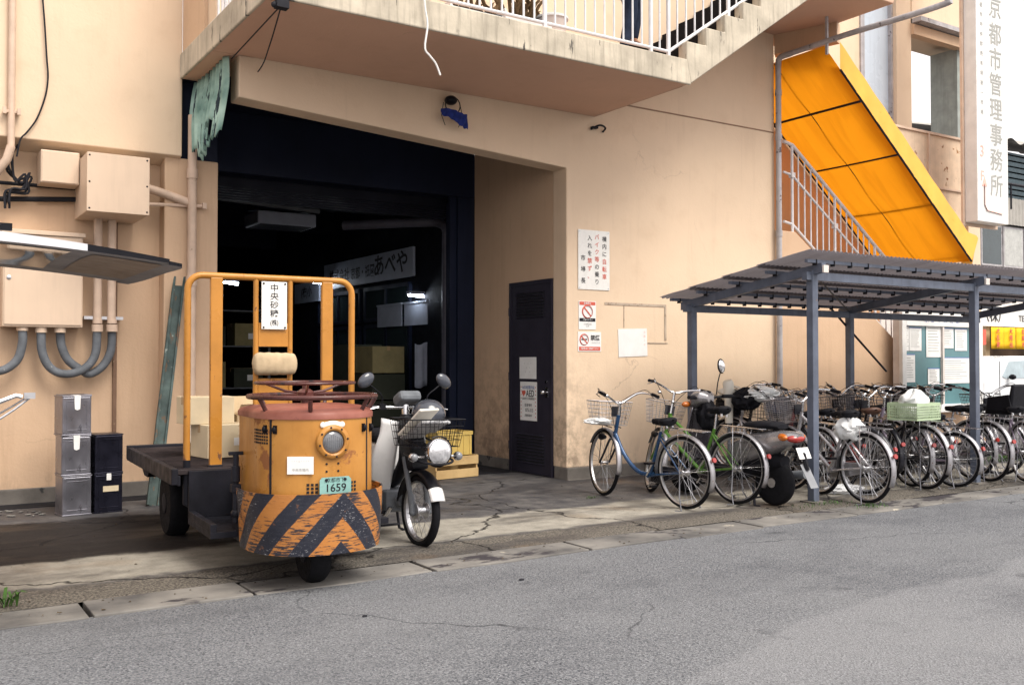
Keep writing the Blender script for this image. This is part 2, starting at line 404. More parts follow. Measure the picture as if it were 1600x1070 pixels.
def court_mat():
    m, t, p = base_mat('forecourt_concrete'); v = coords(t, world=True)
    sx = nn(t, 'ShaderNodeSeparateXYZ'); t.links.new(v, sx.inputs[0])
    wob = mth(t, 'SUBTRACT', noise(t, v, 1.4, 7, .65), .5)
    y = mth(t, 'ADD', sx.outputs[1], mth(t, 'MULTIPLY', wob, .55)); x = mth(t, 'ADD', sx.outputs[0], mth(t, 'MULTIPLY', wob, .8))
    fine = noise(t, v, 60, 5, .75); mid = noise(t, v, 5, 6, .65)
    grey = mixc(t, ramp(t, mid, .35, .65), (.060, .058, .064), (.145, .136, .132))
    pale = mixc(t, ramp(t, mid, .3, .66), (.26, .24, .205), (.42, .39, .335))
    dark = mixc(t, ramp(t, fine, .35, .65), (.006, .0055, .008), (.034, .026, .021))
    band = mth(t, 'MULTIPLY', ramp(t, y, 6.42, 6.5), ramp(t, y, 7.25, 7.35, 1, 0))
    c = mixc(t, band, grey, pale)
    # worn asphalt patch in front of the left wall
    ap = mth(t, 'MULTIPLY', mth(t, 'MULTIPLY', ramp(t, y, 7.2, 7.3), ramp(t, y, 9.0, 9.08, 1, 0)), ramp(t, x, 2.6, 3.2, 1, 0))
    # rough exposed aggregate strip behind the gutter
    ag = ramp(t, y, 6.36, 6.44, 1, 0); c = mixc(t, mth(t, 'MULTIPLY', ag, .85), c, mixc(t, ramp(t, fine, .38, .62), (.03, .027, .025), (.26, .23, .19)))
    # wet / oily stains
    st = noise(t, coords(t, (.55, 1.6, 1), world=True), .9, 6, .62); c = mixc(t, ramp(t, st, .50, .60, 0, .6), c, (.055, .052, .055))
    ru = noise(t, v, .8, 5); c = mixc(t, ramp(t, ru, .60, .74, 0, .35), c, (.26, .15, .06))
    c = mixc(t, mth(t, 'MULTIPLY', ap, .92), c, dark)
    c = mixc(t, ramp(t, fine, .3, .75, .28, 0), c, (.02, .02, .02))
    # cracks
    vo = nn(t, 'ShaderNodeTexVoronoi', feature='DISTANCE_TO_EDGE'); vo.inputs['Scale'].default_value = .42
    dv = nn(t, 'ShaderNodeVectorMath', operation='MULTIPLY_ADD'); t.links.new(v, dv.inputs[0]); dv.inputs[1].default_value = (1, 1, 1)
    nz = nn(t, 'ShaderNodeTexNoise'); nz.inputs['Scale'].default_value = 3; nz.inputs['Detail'].default_value = 5; t.links.new(v, nz.inputs['Vector'])
    sc_ = nn(t, 'ShaderNodeVectorMath', operation='SCALE'); t.links.new(nz.outputs['Color'], sc_.inputs[0]); sc_.inputs['Scale'].default_value = .35
    t.links.new(sc_.outputs[0], dv.inputs[2]); t.links.new(dv.outputs[0], vo.inputs['Vector'])
    crk = ramp(t, vo.outputs['Distance'], .0015, .006, 1, 0); c = mixc(t, mth(t, 'MULTIPLY', crk, .9), c, (.012, .011, .012))
    t.links.new(c, p.inputs['Base Color']); t.links.new(ramp(t, st, .45, .6, .85, .45), p.inputs['Roughness'])
    p.inputs['Specular IOR Level'].default_value = .12
    h = mth(t, 'SUBTRACT', mth(t, 'ADD', mth(t, 'MULTIPLY', fine, .6), mid), mth(t, 'MULTIPLY', crk, 1.5)); bumpn(t, p, h, .55, .012)
    return m
M['asphalt'] = asphalt_mat(); M['court'] = court_mat()
M['gutter'] = mat('gutter_concrete', (.11, .105, .105), .85, var=.3, vs=2.2, c2=(.24, .225, .205), wear=[((.045, .04, .045), .56, 1.6, (.5, 1, 1)), ((.42, .38, .31), .66, 2.6)], bump=.6, bs=45, world=True)

g = MB(); g.add([(-400, -400, -.03), (500, -400, -.03), (500, 400, -.03), (-400, 400, -.03)], [(0, 1, 2, 3)])
build(g, 'ground', M['court'], kind='structure')
g = MB(); g.add([(-60, -8, 0), (90, -8, 0), (90, 5.66, 0), (-60, 5.66, 0)], [(0, 1, 2, 3)])
build(g, 'road', M['asphalt'], kind='structure')
# gutter: cast slabs with open joints and slightly broken edges
g = MB(); x = -14.0; k = 0
while x < 40:
    L = random.choice((1.15, 1.2, 1.3, .9)); dz = random.uniform(-.004, .006)
    e = [random.uniform(-.02, .02) for _ in range(6)]
    poly = [(x + .012, 5.64 + e[0]), (x + L * .5, 5.64 + e[1]), (x + L - .012, 5.64 + e[2]), (x + L - .012, 6.0 + e[3] * .3), (x + L * .4, 6.0 + e[4] * .3), (x + .012, 6.0 + e[5] * .3)]
    g.prism(poly, 'z', -.05, .010 + dz); x += L; k += 1
build(g, 'gutter', M['gutter'], kind='structure', bevel=.006)
g = MB(); N = 60
g.grid(lambda u, v: (-14 + 60 * u, 5.985 + 2.0 * v + (19) * v * v, (.0125 if v < .01 else .022)), N, 12)
build(g, 'pavement', M['court'], kind='structure')

# ================================================================== MARKET BUILDING
B = thing('market_building', 'cream plastered market building with dark loading entrance, balcony and outside stairs', 'building', (6, 9, 0))
def bp(mb, name, mt, **kw): return build(mb, name, mt, B, world=True, **kw)
XR, XW = 6.58, 10.06
# front wall with the portal cut in it
g = MB(); g.prism([(XR, .16), (XW, .16), (XW, 8.2), (2.55, 8.2), (2.55, 4.264), (2.77, 4.264), (2.77, 3.87), (XR, 3.615)], 'y', 9.0, 9.27)
bp(g, 'front_wall', M['wall'], bevel=.012)
g = MB(); g.prism([(XR - .004, -.02), (XW + .01, -.02), (XW + .01, .165), (XR - .004, .165)], 'y', 8.975, 9.25)
g.box(XR, XW, 8.96, 9.0, -.02, .03)
bp(g, 'foundation', M['found'], bevel=.015)
# thin expansion joint across the wall
a = P(980, 165, Y=8.998); b = P(1215, 208, Y=8.998)
g = MB(); g.box(a.x, XW - .02, 8.994, 9.0, a.z - .008, a.z + .008); bp(g, 'wall_joint', mat('joint_brown_paint', (.30, .19, .13), .9))
# portal side walls
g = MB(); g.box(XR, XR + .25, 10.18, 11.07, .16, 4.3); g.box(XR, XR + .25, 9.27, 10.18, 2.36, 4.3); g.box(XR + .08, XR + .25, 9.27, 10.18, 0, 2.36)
bp(g, 'portal_side_wall', M['wall2'])
g = MB(); g.box(XR - .004, XR + .2, 10.20, 11.1, -.02, .165); bp(g, 'side_foundation', M['found'], bevel=.01)
g = MB(); g.box(2.55, XR + .25, 9.27, 11.5, 4.262, 4.44); bp(g, 'portal_ceiling', M['navy2'])
# inner lintel, roller shutter box and jambs
g = MB(); g.box(2.6, XR, 11.07, 11.35, 3.56, 4.262); bp(g, 'inner_lintel', M['navy2'], bevel=.01)
g = MB(); g.box(2.6, XR, 11.35, 11.7, 3.44, 3.56)
for i in range(5): g.box(2.6, XR, 11.36 + .0 * i, 11.40, 3.44 - .03 * (i + 1), 3.44 - .03 * i - .006)
bp(g, 'roller_shutter', M['navy'])
g = MB(); g.box(6.34, XR, 11.10, 11.22, 0, 3.56); g.box(6.24, 6.34, 11.14, 11.2, 0, 3.56); g.box(6.28, 6.36, 11.22, 11.32, 0, 3.5)
bp(g, 'right_jamb', M['navy2'], bevel=.006)
g = MB(); g.box(2.80, 3.02, 11.1, 11.3, 0, 3.56); bp(g, 'left_jamb', M['navy2'], bevel=.006)
# left pier, lower wall, overhanging block
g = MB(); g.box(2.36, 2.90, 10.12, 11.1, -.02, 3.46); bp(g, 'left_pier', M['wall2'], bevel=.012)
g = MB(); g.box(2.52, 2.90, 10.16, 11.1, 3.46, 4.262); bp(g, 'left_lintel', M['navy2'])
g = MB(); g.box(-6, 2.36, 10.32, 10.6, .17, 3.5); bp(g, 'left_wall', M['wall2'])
g = MB(); g.box(-6, 2.36, 10.29, 10.6, -.03, .172); bp(g, 'left_foundation', M['found'], bevel=.01)
g = MB(); g.prism([(10.06, 3.47), (10.30, 3.40), (11.0, 3.40), (11.0, 8.2), (10.06, 8.2)], 'x', -6, 2.515); bp(g, 'overhanging_block', M['wall'], bevel=.01)
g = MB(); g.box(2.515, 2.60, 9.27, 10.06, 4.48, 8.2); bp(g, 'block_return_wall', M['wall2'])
# room behind the entrance
XI = 6.62
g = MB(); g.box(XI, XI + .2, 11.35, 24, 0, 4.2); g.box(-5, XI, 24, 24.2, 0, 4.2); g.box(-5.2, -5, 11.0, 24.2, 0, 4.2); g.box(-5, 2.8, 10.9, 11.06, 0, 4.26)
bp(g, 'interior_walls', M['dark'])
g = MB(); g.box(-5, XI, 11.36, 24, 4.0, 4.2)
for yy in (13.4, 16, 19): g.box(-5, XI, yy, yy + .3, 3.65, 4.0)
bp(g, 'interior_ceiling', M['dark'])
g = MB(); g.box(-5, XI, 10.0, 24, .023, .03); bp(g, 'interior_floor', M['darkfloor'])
# partition with glazed frames on the inner right wall
def window_y(y0, y1, z0, z1, nm='interior_window', nx=2):
    fr = MB(); X = XI - .05
    for yy in [y0 + (y1 - y0) * i / nx for i in range(nx + 1)]: fr.box(X, XI, yy - .03, yy + .03, z0, z1)
    for zz in (z0, z1): fr.box(X - .005, XI, y0, y1, zz - .03, zz + .03)
    o = bp(fr, nm, M['navy2'])
    gl = MB(); gl.box(XI - .03, XI - .02, y0, y1, z0, z1); build(gl, 'pane', M['glass'], o, world=True)
window_y(13.0, 14.6, 2.05, 2.55); window_y(14.8, 16.6, 2.05, 2.55)
window_y(13.0, 14.6, .9, 1.95); window_y(14.8, 16.6, .9, 1.95)
# pipes just inside the entrance
g = MB(); a = P(697, 700, Y=11.8); b = P(697, 350, Y=11.8)
g.tube(smoothpts([(a.x, 11.8, 0), (a.x, 11.8, 2.9), (a.x, 11.8, b.z - .1), (a.x - .1, 11.8, b.z), (a.x - .35, 11.85, b.z + .0), (a.x - 1.2, 12.6, b.z - .02)], 6), .065, 12)
bp(g, 'drain_pipe', mat('dim_grey_pipe', (.10, .10, .13), .5))
g = MB(); g.tube([(3.0, 12.4, 3.5), (5.0, 12.6, 3.45)], .035, 8); g.tube([(3.0, 12.8, 3.6), (5.4, 12.8, 3.6)], .02, 8); bp(g, 'ceiling_pipes', M['greym'])
# ---- balcony slab and outside stair (front face at Y=7.40)
g = MB(); YB = 7.40; X0, X1 = 2.515, 6.99; zs, zt = 4.262, 4.475
g.box(X0, X1, YB, 9.0, zs, zt); g.box(X0 - .0, X0 + .10, YB, 9.0, zt, zt + .04)
g.box(X0, X0 + 1.5, 9.0, 9.0 + .001, zs, zt) if False else None
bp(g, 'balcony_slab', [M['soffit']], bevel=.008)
g = MB(); g.box(X0 - .004, X1 + .004, YB - .03, YB, zs - .012, zt + .035); g.box(X0 - .03, X0, YB - .03, 10.05, zs - .012, zt + .03)
bp(g, 'balcony_fascia', M['conc'], bevel=.012)
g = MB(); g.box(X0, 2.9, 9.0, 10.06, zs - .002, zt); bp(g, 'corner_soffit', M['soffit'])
# stair: stringer with stepped top, treads, underside
run, rise, N = .275, .1925, 10
top = []; bx = X1 - .06; bz = zt + .03
sx0 = bx
poly = [(X1 - .004, zs)]
n_up = 11
endx = sx0 + run * n_up; endz = zs + rise * n_up
poly += [(endx + .15, endz + .02), (endx + .15, bz + rise * n_up)]
z_ = bz + rise * n_up
for i in range(n_up, 0, -1):
    xx = sx0 + run * (i - 1) + .0
    poly += [(xx, bz + rise * i)]
    if i > 1: poly += [(xx, bz + rise * (i - 1))]
poly += [(sx0, bz)]
g = MB(); g.prism(poly, 'y', YB - .034, YB + .10); bp(g, 'stair_stringer', M['conc'], bevel=.012)
g = MB()
for i in range(1, n_up + 1):
    xx = sx0 + run * (i - 1); g.box(xx, xx + run + .03, YB + .10, 8.98, zt + rise * i - .09, zt + rise * i - .02)
    g.box(xx, xx + .02, YB + .10, 8.98, zt + rise * (i - 1) - .03, zt + rise * i - .09)
bp(g, 'stair_treads', M['blackmat'])
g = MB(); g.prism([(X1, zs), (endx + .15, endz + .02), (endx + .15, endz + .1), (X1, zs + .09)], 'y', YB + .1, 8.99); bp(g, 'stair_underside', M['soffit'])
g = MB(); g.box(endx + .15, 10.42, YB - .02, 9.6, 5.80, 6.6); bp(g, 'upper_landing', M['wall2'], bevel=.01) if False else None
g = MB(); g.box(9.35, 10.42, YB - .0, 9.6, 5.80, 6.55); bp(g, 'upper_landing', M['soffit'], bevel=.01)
g = MB(); g.prism([(10.062, 9.0), (10.35, 8.2), (10.46, 8.24), (10.2, 9.1)], 'z', 5.54, 5.8); bp(g, 'corner_beam', M['wall2'])
# ---- balcony railing
def railing(p0, p1, z0, h, step, name, mt, post_every=9, r=.011, low=.10, parent=B, mid=False, rt=.022):
    p0 = Vector(p0); p1 = Vector(p1); L = (p1 - p0).length; n = max(1, round(L / step)); mb = MB(); posts = []
    up = Vector((0, 0, 1))
    mb.tube([p0 + up * low, p1 + up * low], rt * .8, 8); mb.tube([p0 + up * h, p1 + up * h], rt * 1.2, 8)
    if mid: mb.tube([p0 + up * h * mid, p1 + up * h * mid], rt * .7, 8)
    for i in range(n + 1):
        q = p0.lerp(p1, i / n)
        if i % post_every == 0: mb.tube([q - up * .02, q + up * h], rt, 8)
        else: mb.tube([q + up * low, q + up * h], r, 6)
    return build(mb, name, mt, parent, world=True)
yr = YB + .05
railing((X0 + .05, yr, zt), (6.75, yr, zt), 0, 1.1, .118, 'balcony_railing', M['railw'], 11)
railing((X0 + .05, yr, zt), (X0 + .05, 9.9, zt), 0, 1.1, .118, 'side_railing', M['railw'], 11)
railing((6.75, yr, zt), (sx0 + run * n_up, yr, bz + rise * n_up + .05), 0, 1.1, .15, 'stair_railing', M['railw'], 7)
# ---- lower outside stair on the right with its railing
S0 = P(1385, 402, Y=9.03); S1 = P(1240, 226, Y=9.03); sl = (S1.z - S0.z) / (S1.x - S0.x)
XT = 10.42; zT = S1.z - 1.25                       # upper floor of this stair
xb = XT + zT / abs(sl)
g = MB(); ns = 18; st = []; px_, pz_ = XT, zT
poly = [(XW, -.02), (xb + .1, -.02)]
for i in range(ns):
    t1 = 1 - i / ns; xx = XT + (xb - XT) * t1; zz = zT * (1 - t1)
    poly += [(xx, zz), (xx, zz + zT / ns)]
poly += [(XW, zT)]
g.prism(poly, 'y', 9.22, 9.6); bp(g, 'stair_steps', M['conc'])
g = MB(); g.prism([(XW, .0), (xb + .2, .0), (xb + .2, .12), (XT + .05, zT + .04), (XW, zT + .04)], 'y', 9.0, 9.22); bp(g, 'stair_side_wall', M['wall2'], bevel=.01)
M['warmwall'] = wall_mat('awning_lit_plaster', (.60, .32, .16), .3)  # orange light from the awning mixed into the plaster colour
g = MB(); g.prism([(XW, 0), (13.3, 0), (13.3, 3.0), (XW, 5.6)], 'y', 9.75, 9.95); bp(g, 'stair_back_wall', M['warmwall'])
p0 = Vector((S1.x, 9.06, S1.z)); p1 = Vector((xb, 9.06, S1.z + sl * (xb - S1.x)))
g = MB(); dn = Vector((0, 0, -1))
top0 = P(1224, 221, Y=9.06)
g.tube([top0, p0, p1], .026, 8); g.tube([top0 + dn * .42, p0 + dn * .42, p1 + dn * .42], .018, 8); g.tube([top0 + dn * 1.10, p0 + dn * 1.10, p1 + dn * 1.10], .02, 8)
L = p1.x - p0.x; k = int(L / .125)
for i in range(k + 1):
    q = p0 + (p1 - p0) * (i / k); big = i % 7 == 0
    g.tube([q, q + dn * (1.24 if big else 1.10)], .021 if big else .011, 6)
    if big: g.cbox(q + dn * .42, (.07, .06, .07))
bp(g, 'lower_stair_railing', M['railw'])
# ---- drain pipe on the wall corner, long pipe running out
M['pipew'] = mat('pale_drain_pipe', (.42, .40, .41), .5, var=.2, vs=5, wear=[((.15, .12, .12), .62, 7)], bump=.1, streak=.4)
XP = P(1217, 300, Y=8.93).x
g = MB(); zp = P(1217, 92, Y=8.93).z
g.tube([(XP, 8.93, .3), (XP, 8.93, zp - .08)], .038, 12)
for zz in (.9, 2.2, 3.1, 4.4, 5.0): g.tube([(XP, 8.93, zz - .04), (XP, 8.93, zz + .04)], .046, 12)
g.tube(smoothpts([(XP, 8.93, zp - .1), (XP, 8.9, zp), (XP, 8.7, zp + .01)], 4), .04, 12)
e = P(1470, 11, X=XP + .06)
g.tube(smoothpts([(XP, 8.72, zp + .01), (XP + .03, 7.8, zp + .02), (XP + .06, e.y, zp), (XP + .06, e.y - .08, zp + .08), (XP + .06, e.y - .08, zp + .5)], 5), .036, 12)
g.cbox((XP + .03, 8.15, zp + .1), (.03, .03, .5)); 
bp(g, 'corner_drain_pipe', M['pipew'])
# ---- left wall pipes
g = MB(); xp = P(300, 400, Y=10.05).x
g.tube([(xp, 10.06, .9), (xp, 10.06, 3.9)], .045, 12)
for zz in (.98, 2.2, 3.3): g.tube([(xp, 10.06, zz - .05), (xp, 10.06, zz + .05)], .055, 12)
a = P(240, 296, Y=10.1); g.tube(smoothpts([(a.x - .3, 10.2, a.z + .06), (a.x, 10.14, a.z), (xp, 10.08, P(300, 318, Y=10.06).z)], 4), .045, 10)
a = P(237, 321, Y=10.2); g.tube([(a.x - .2, 10.2, a.z), (xp + .12, 10.06, P(325, 323, Y=10.06).z)], .02, 8); g.cbox((xp + .12, 10.05, P(325, 323, Y=10.06).z), (.04, .05, .06))
bp(g, 'wall_pipe', M['pipe'])
g = MB(); g.tube([(xp, 10.06, .05), (xp, 10.06, .9)], .038, 12); bp(g, 'pipe_foot', M['white'])
g = MB(); xp = P(19, 100, Y=10.0).x; a = P(19, 222, Y=10.02)
g.tube([(xp, 10.02, a.z - .05), (xp, 10.02, 7.5)], .032, 10)
zc = P(19, 175, Y=10.02).z
for zz in (zc, zc + 1.3): g.box(xp - .07, xp + .07, 10.0, 10.05, zz - .012, zz + .012); g.cbox((xp - .06, 9.99, zz), (.03, .03, .06)); g.cbox((xp + .06, 9.99, zz), (.03, .03, .06))
g.tube([(xp, 10.02, a.z - .04), (xp - .03, 10.03, a.z - .16), (xp - .12, 10.1, a.z - .3)], .04, 10)
bp(g, 'block_conduit', M['pipe'])
g = MB(); pts = [P(x_, y_, Y=10.03) for x_, y_ in ((66, -10), (70, 40), (73, 90), (75, 120), (71, 150), (58, 185), (42, 207), (32, 218), (26, 245))]
g.tube(smoothpts(pts, 5), .008, 6); bp(g, 'loose_cable', M['ink'])
g = MB(); 
for q in range(5):
    pts = [P(x_ + random.uniform(-6, 6), y_ + random.uniform(-6, 6), Y=10.2 - .02 * q) for x_, y_ in ((22, 232), (15, 262), (28, 285), (44, 275), (38, 298), (15, 300), (10, 320))]
    g.tube(smoothpts(pts, 5), .011, 6)
g.tube([P(-5, 311, Y=10.25), P(130, 312, Y=10.25)], .025, 8); g.tube([P(-5, 285, Y=10.27), P(130, 296, Y=10.27)], .018, 8)
bp(g, 'cable_tangle', M['ink'])
# ---- steel service door in the portal's side wall
d = MB(); y0, y1, z1 = 9.285, 10.165, 2.36
d.box(XR - .012, XR + .05, y0, y1, .03, z1 - .04)
dr = bp(d, 'door', M['door'], bevel=.004)
fr = MB(); fr.box(XR - .02, XR + .06, y0 - .012, y0 + .02, .02, z1); fr.box(XR - .02, XR + .06, y1 - .02, y1 + .03, .02, z1); fr.box(XR - .022, XR + .06, y0, y1, z1 - .045, z1 + .0)
build(fr, 'door_frame', M['door'], dr, world=True)
for (za, zb) in ((1.92, 2.22), (.16, .50)):
    lv = MB(); lv.box(XR - .020, XR - .012, y0 + .15, y1 - .15, za, zb, 1)
    k = int((zb - za) / .035)
    for i in range(k + 1): lv.cbox((XR - .024, (y0 + y1) / 2, za + (zb - za) * i / k), (.020, y1 - y0 - .28, .005), ry=R(-40))
    build(lv, 'louvre', [M['door'], M['ink']], dr, world=True)
h = MB(); h.cyl((XR - .012, y0 + .09, 1.02), (XR - .06, y0 + .09, 1.02), .014); h.ball((XR - .075, y0 + .09, 1.02), .027); h.cbox((XR - .016, y0 + .09, 1.02), (.008, .05, .12)); h.cyl((XR - .012, y0 + .09, 1.14), (XR - .03, y0 + .09, 1.14), .016)
build(h, 'handle', M['chrome'], dr, world=True)
for zz in (.35, 1.2, 2.0):
    h = MB(); h.cyl((XR - .022, y1 + .02, zz - .05), (XR - .022, y1 + .02, zz + .05), .011); build(h, 'hinge', M['door'], dr, world=True)
# ---- notices on the walls
def paper_x(px0, py0, px1, py1, X, name, label, mt, cat='notice', group=None, th=.003, rz=0):
    a = P(px0, py0, X=X); b = P(px1, py1, X=X)
    t = thing(name, label, cat, (X, (a.y + b.y) / 2, (a.z + b.z) / 2), 0, group)
    g = MB(); g.box(-.002, .001, -abs(a.y - b.y) / 2, abs(a.y - b.y) / 2, -abs(a.z - b.z) / 2, abs(a.z - b.z) / 2); build(g, 'sheet', mt, t)
    return t, abs(a.y - b.y), abs(a.z - b.z)
t, wd, ht = paper_x(812, 558, 838, 592, XR - .014, 'notice', 'small blank white notice on the dark door above the AED poster', M['paper'])
text([('・  ・ ・\n ・ ・\n・   ・', Matrix.Translation((-.004, 0, 0)) @ Matrix.Rotation(R(-90), 4, 'Z') @ Matrix.Rotation(R(90), 4, 'X'), .05, 0)], M['grey_ink'], t, world=False)
t, wd, ht = paper_x(813, 596, 839, 658, XR - .014, 'poster', 'white AED poster with red heart and red dotted border on the dark door', M['paper'], 'poster')
fm = lambda y, z: Matrix.Translation((-.004, y, z)) @ Matrix.Rotation(R(-90), 4, 'Z') @ Matrix.Rotation(R(90), 4, 'X')
text([('AED', fm(-.04, .09), .115, .012, .8), ('自動体外式除細動器', fm(0, .03), .030, .002), ('設置場所', fm(-.0, -.05), .04, .004), ('075-313', fm(-.02, -.11), .06, .006, .85), ('2階事務所', fm(.0, -.175), .036, .003)], M['ink'], t, world=False)
text([('AED設置施設', fm(0, .165), .045, .006)], M['blue_ink'], t, world=False)
g = MB(); 
for s in (-1, 1):
    for i in range(9): g.cbox((-.004, s * wd * .43, -ht * .40 + i * ht * .095), (.002, .012, .012))
for dx in (-.018, .018): g.ball((-.004, .10 + dx, .105), .001, .024, .024)
g.prism([(.062, .10), (.138, .10), (.10, .055)], 'x', -.005, -.003); build(g, 'emblem', M['red_ink'], t)

def panel_y(px0, py0, px1, py1, Y, name, label, cat, mt, th=.006, tilt=0, group=None, bev=0):
    a = P(px0, py0, Y=Y); b = P(px1, py1, Y=Y)
    t = thing(name, label, cat, ((a.x + b.x) / 2, Y, (a.z + b.z) / 2), 0, group); W, H = b.x - a.x, a.z - b.z
    g = MB(); g.box(-W / 2, W / 2, -th, 0, -H / 2, H / 2, xf=Matrix.Rotation(tilt, 4, 'Y')); build(g, 'plate', mt, t, bevel=bev)
    return t, W, H
fy = lambda x, z, y=-.008: Matrix.Translation((x, y, z)) @ Matrix.Rotation(R(90), 4, 'X')
t, W, H = panel_y(903, 358, 952, 454, 8.995, 'warning_sign', 'white board with columns of black and red Japanese writing, high on the cream wall', 'sign', M['plate'], .006)
cs = H / 9.2; bl = []; rd = []
def vcol(s, x, z0, sz, step, reds=''):
    for i, ch in enumerate(s):
        (rd if ch in reds else bl).append((ch, fy(x, z0 - i * step), sz, .012))
s1 = H * .099; 
vcol('棟内に自転車', W * .33, H * .36, s1, H * .128, '自転車')
vcol('バイク等の乗り', W * .09, H * .385, s1, H * .126, 'バイク等禁')
vcol('入れを禁ず、', -W * .14, H * .36, s1, H * .128, '禁ず、')
vcol('市場長', -W * .35, H * .02, s1, H * .19)
text(bl, M['ink'], t, world=False); text(rd, M['red_ink'], t, world=False, label='red characters')
g = MB()
for sx_ in (-.46, .46):
    for sz_ in (-.47, .47): g.cyl((sx_ * W, -.006, sz_ * H), (sx_ * W, -.010, sz_ * H), .008, 8)
build(g, 'screw', M['alu'], t)
def ringslash(t, x, z, r, y=-.007):
    g = MB(); g.tube(arc((x, y, z), r, 0, 2 * math.pi * .999, 28)[:-1], r * .13, 6, closed=True, flat=.15)
    g.cbox((x, y, z), (r * 1.9, .002, r * .2), ry=R(45)); build(g, 'prohibition_symbol', M['red_ink'], t)
t, W, H = panel_y(904, 470, 931, 515, 8.997, 'prohibition_notice', 'upper small notice with red heading and red slashed circle on the cream wall', 'sign', M['paper'], .003)
g = MB(); g.box(-W * .46, W * .46, -.005, -.003, H * .36, H * .48); build(g, 'heading_band', M['red_ink'], t)
g = MB(); g.box(-W * .46, W * .46, -.005, -.003, -H * .22, -H * .10); build(g, 'lower_band', M['ink'], t); ringslash(t, 0, H * .13, W * .30)
text([('駐輪禁止', fy(0, H * .42), .03, .004, .9)], M['paper'], t, world=False)
text([('ご協力下さい', fy(0, -H * .16), .024, .003)], M['paper'], t, world=False)
text([('市場関係者\n以外', fy(0, -H * .35), .024, 0)], M['grey_ink'], t, world=False)
t, W, H = panel_y(903, 518, 939, 549, 8.997, 'prohibition_notice', 'lower small no smoking notice with red band on the cream wall', 'sign', M['paper'], .003)
g = MB(); g.box(-W * .46, W * .46, -.005, -.003, -H * .46, -H * .26); build(g, 'heading_band', M['red_ink'], t); ringslash(t, -W * .24, H * .10, W * .19)
g = MB(); g.box(-W * .36, -W * .12, -.006, -.003, H * .08, H * .14); build(g, 'cigarette', M['ink'], t)
text([('禁煙', fy(W * .23, H * .18), W * .20, .014)], M['ink'], t, world=False)
text([('この付近では', fy(W * .23, -H * .06), W * .07, .002)], M['grey_ink'], t, world=False)
text([('喫煙はご遠慮下さい', fy(0, -H * .36), W * .085, .004)], M['paper'], t, world=False)
t, W, H = panel_y(966, 513, 1011, 557, 8.996, 'notice', 'blank white paper sheet taped slightly askew to the cream wall', 'notice', M['paper'], .003, tilt=R(-2))
text([('お知ら', fy(W * .40, H * .2), .035, 0)][:0] + [(ch, fy(W * .40, H * .38 - i * .05), .03, 0) for i, ch in enumerate('お知らせ')], M['pink_ink'], t, world=False)
# old outline left by a removed board + scraps of trim
g = MB()
for (a, b) in (((945, 476), (1038, 476)), ((1038, 476), (1041, 532)), ((1012, 535), (1043, 537)), ((975, 476), (975, 512))):
    A = P(*a, Y=8.996); Bq = P(*b, Y=8.996); g.cbox((A + Bq) / 2, (max(.008, abs(A.x - Bq.x)), .006, max(.008, abs(A.z - Bq.z))))
bp(g, 'removed_board_outline', mat('grey_adhesive_line', (.46, .37, .29), .9, wear=[((.3, .22, .16), .55, 14)]))
g = MB(); a = P(925, 200, Y=8.99); g.tube(smoothpts([a + Vector((-.02, 0, -.02)), a + Vector((.05, -.08, .02)), a + Vector((.16, -.05, .01)), a + Vector((.16, 0, -.03))], 4), .012, 6); g.cbox(a + Vector((.02, -.02, .0)), (.08, .05, .02))
bp(g, 'wall_hook', M['iron'])
# ---- lantern with blue rag hanging by the soffit
t = thing('hanging_lamp', 'broken wall lamp wrapped in a blue rag under the balcony', 'lamp', P(706, 180, Y=8.9))
c = Vector((0, 0, 0))
g = MB(); g.ball((0, .02, .16), .07, .07, .05); g.tube([(0, .1, .2), (0, .02, .17)], .02, 8); g.tube(arc((0, -.02, .10), .09, 0, 2 * math.pi, 16)[:-1], .006, 6, closed=True); build(g, 'lamp_holder', M['black'], t)
g = MB()
for s in (-1, 1): g.tube([(s * .10, 0, .12), (s * .13, -.01, -.02), (s * .08, 0, -.12)], .004, 5)
build(g, 'wire_guard', M['black'], t)
def rag(u, v):
    return (-.14 + .32 * u, -.02 - .07 * math.sin(math.pi * u) * (1 - .3 * v) + .010 * math.sin(26 * u + 5 * v), .03 - .15 * v * (.5 + .6 * u) + .018 * math.sin(5 * u + 1) + .022 * abs((u * 5.3) % 1 - .5) * v)
g = MB(); g.grid(rag, 40, 10); build(g, 'blue_rag', mat('blue_cloth', (.02, .035, .19), .9, var=.4, vs=14, bump=.5), t, solid=.005)
# ---- hanging white cord
t = MB(); pts = [P(x_, y_, Y=7.33) for x_, y_ in ((662, -30), (664, 10), (668, 40), (664, 75), (672, 88), (681, 100), (688, 118))]
t.tube(smoothpts(pts, 5), [.013] * 26 + [.012, .010, .008, .005, .004] if False else .009, 6)
build(t, 'frayed_cord', M['white'], label='frayed white cord dangling from the balcony railing', cat='cord')
# ---- wires hanging from the balcony soffit to the left pier
g = MB(); a = P(440, 8, Y=7.36); b = P(362, 92, Y=9.05); c_ = P(405, 110, Y=8.97); d_ = P(365, 150, Y=9.3)
g.tube([a, b], .006, 6); g.tube(smoothpts([a, (a + c_) / 2 + Vector((0, 0, -.05)), c_, d_], 5), .006, 6); g.cbox(a, (.10, .08, .06)); g.ball(a + Vector((-.06, 0, -.01)), .025)
bp(g, 'balcony_wires', M['ink'])
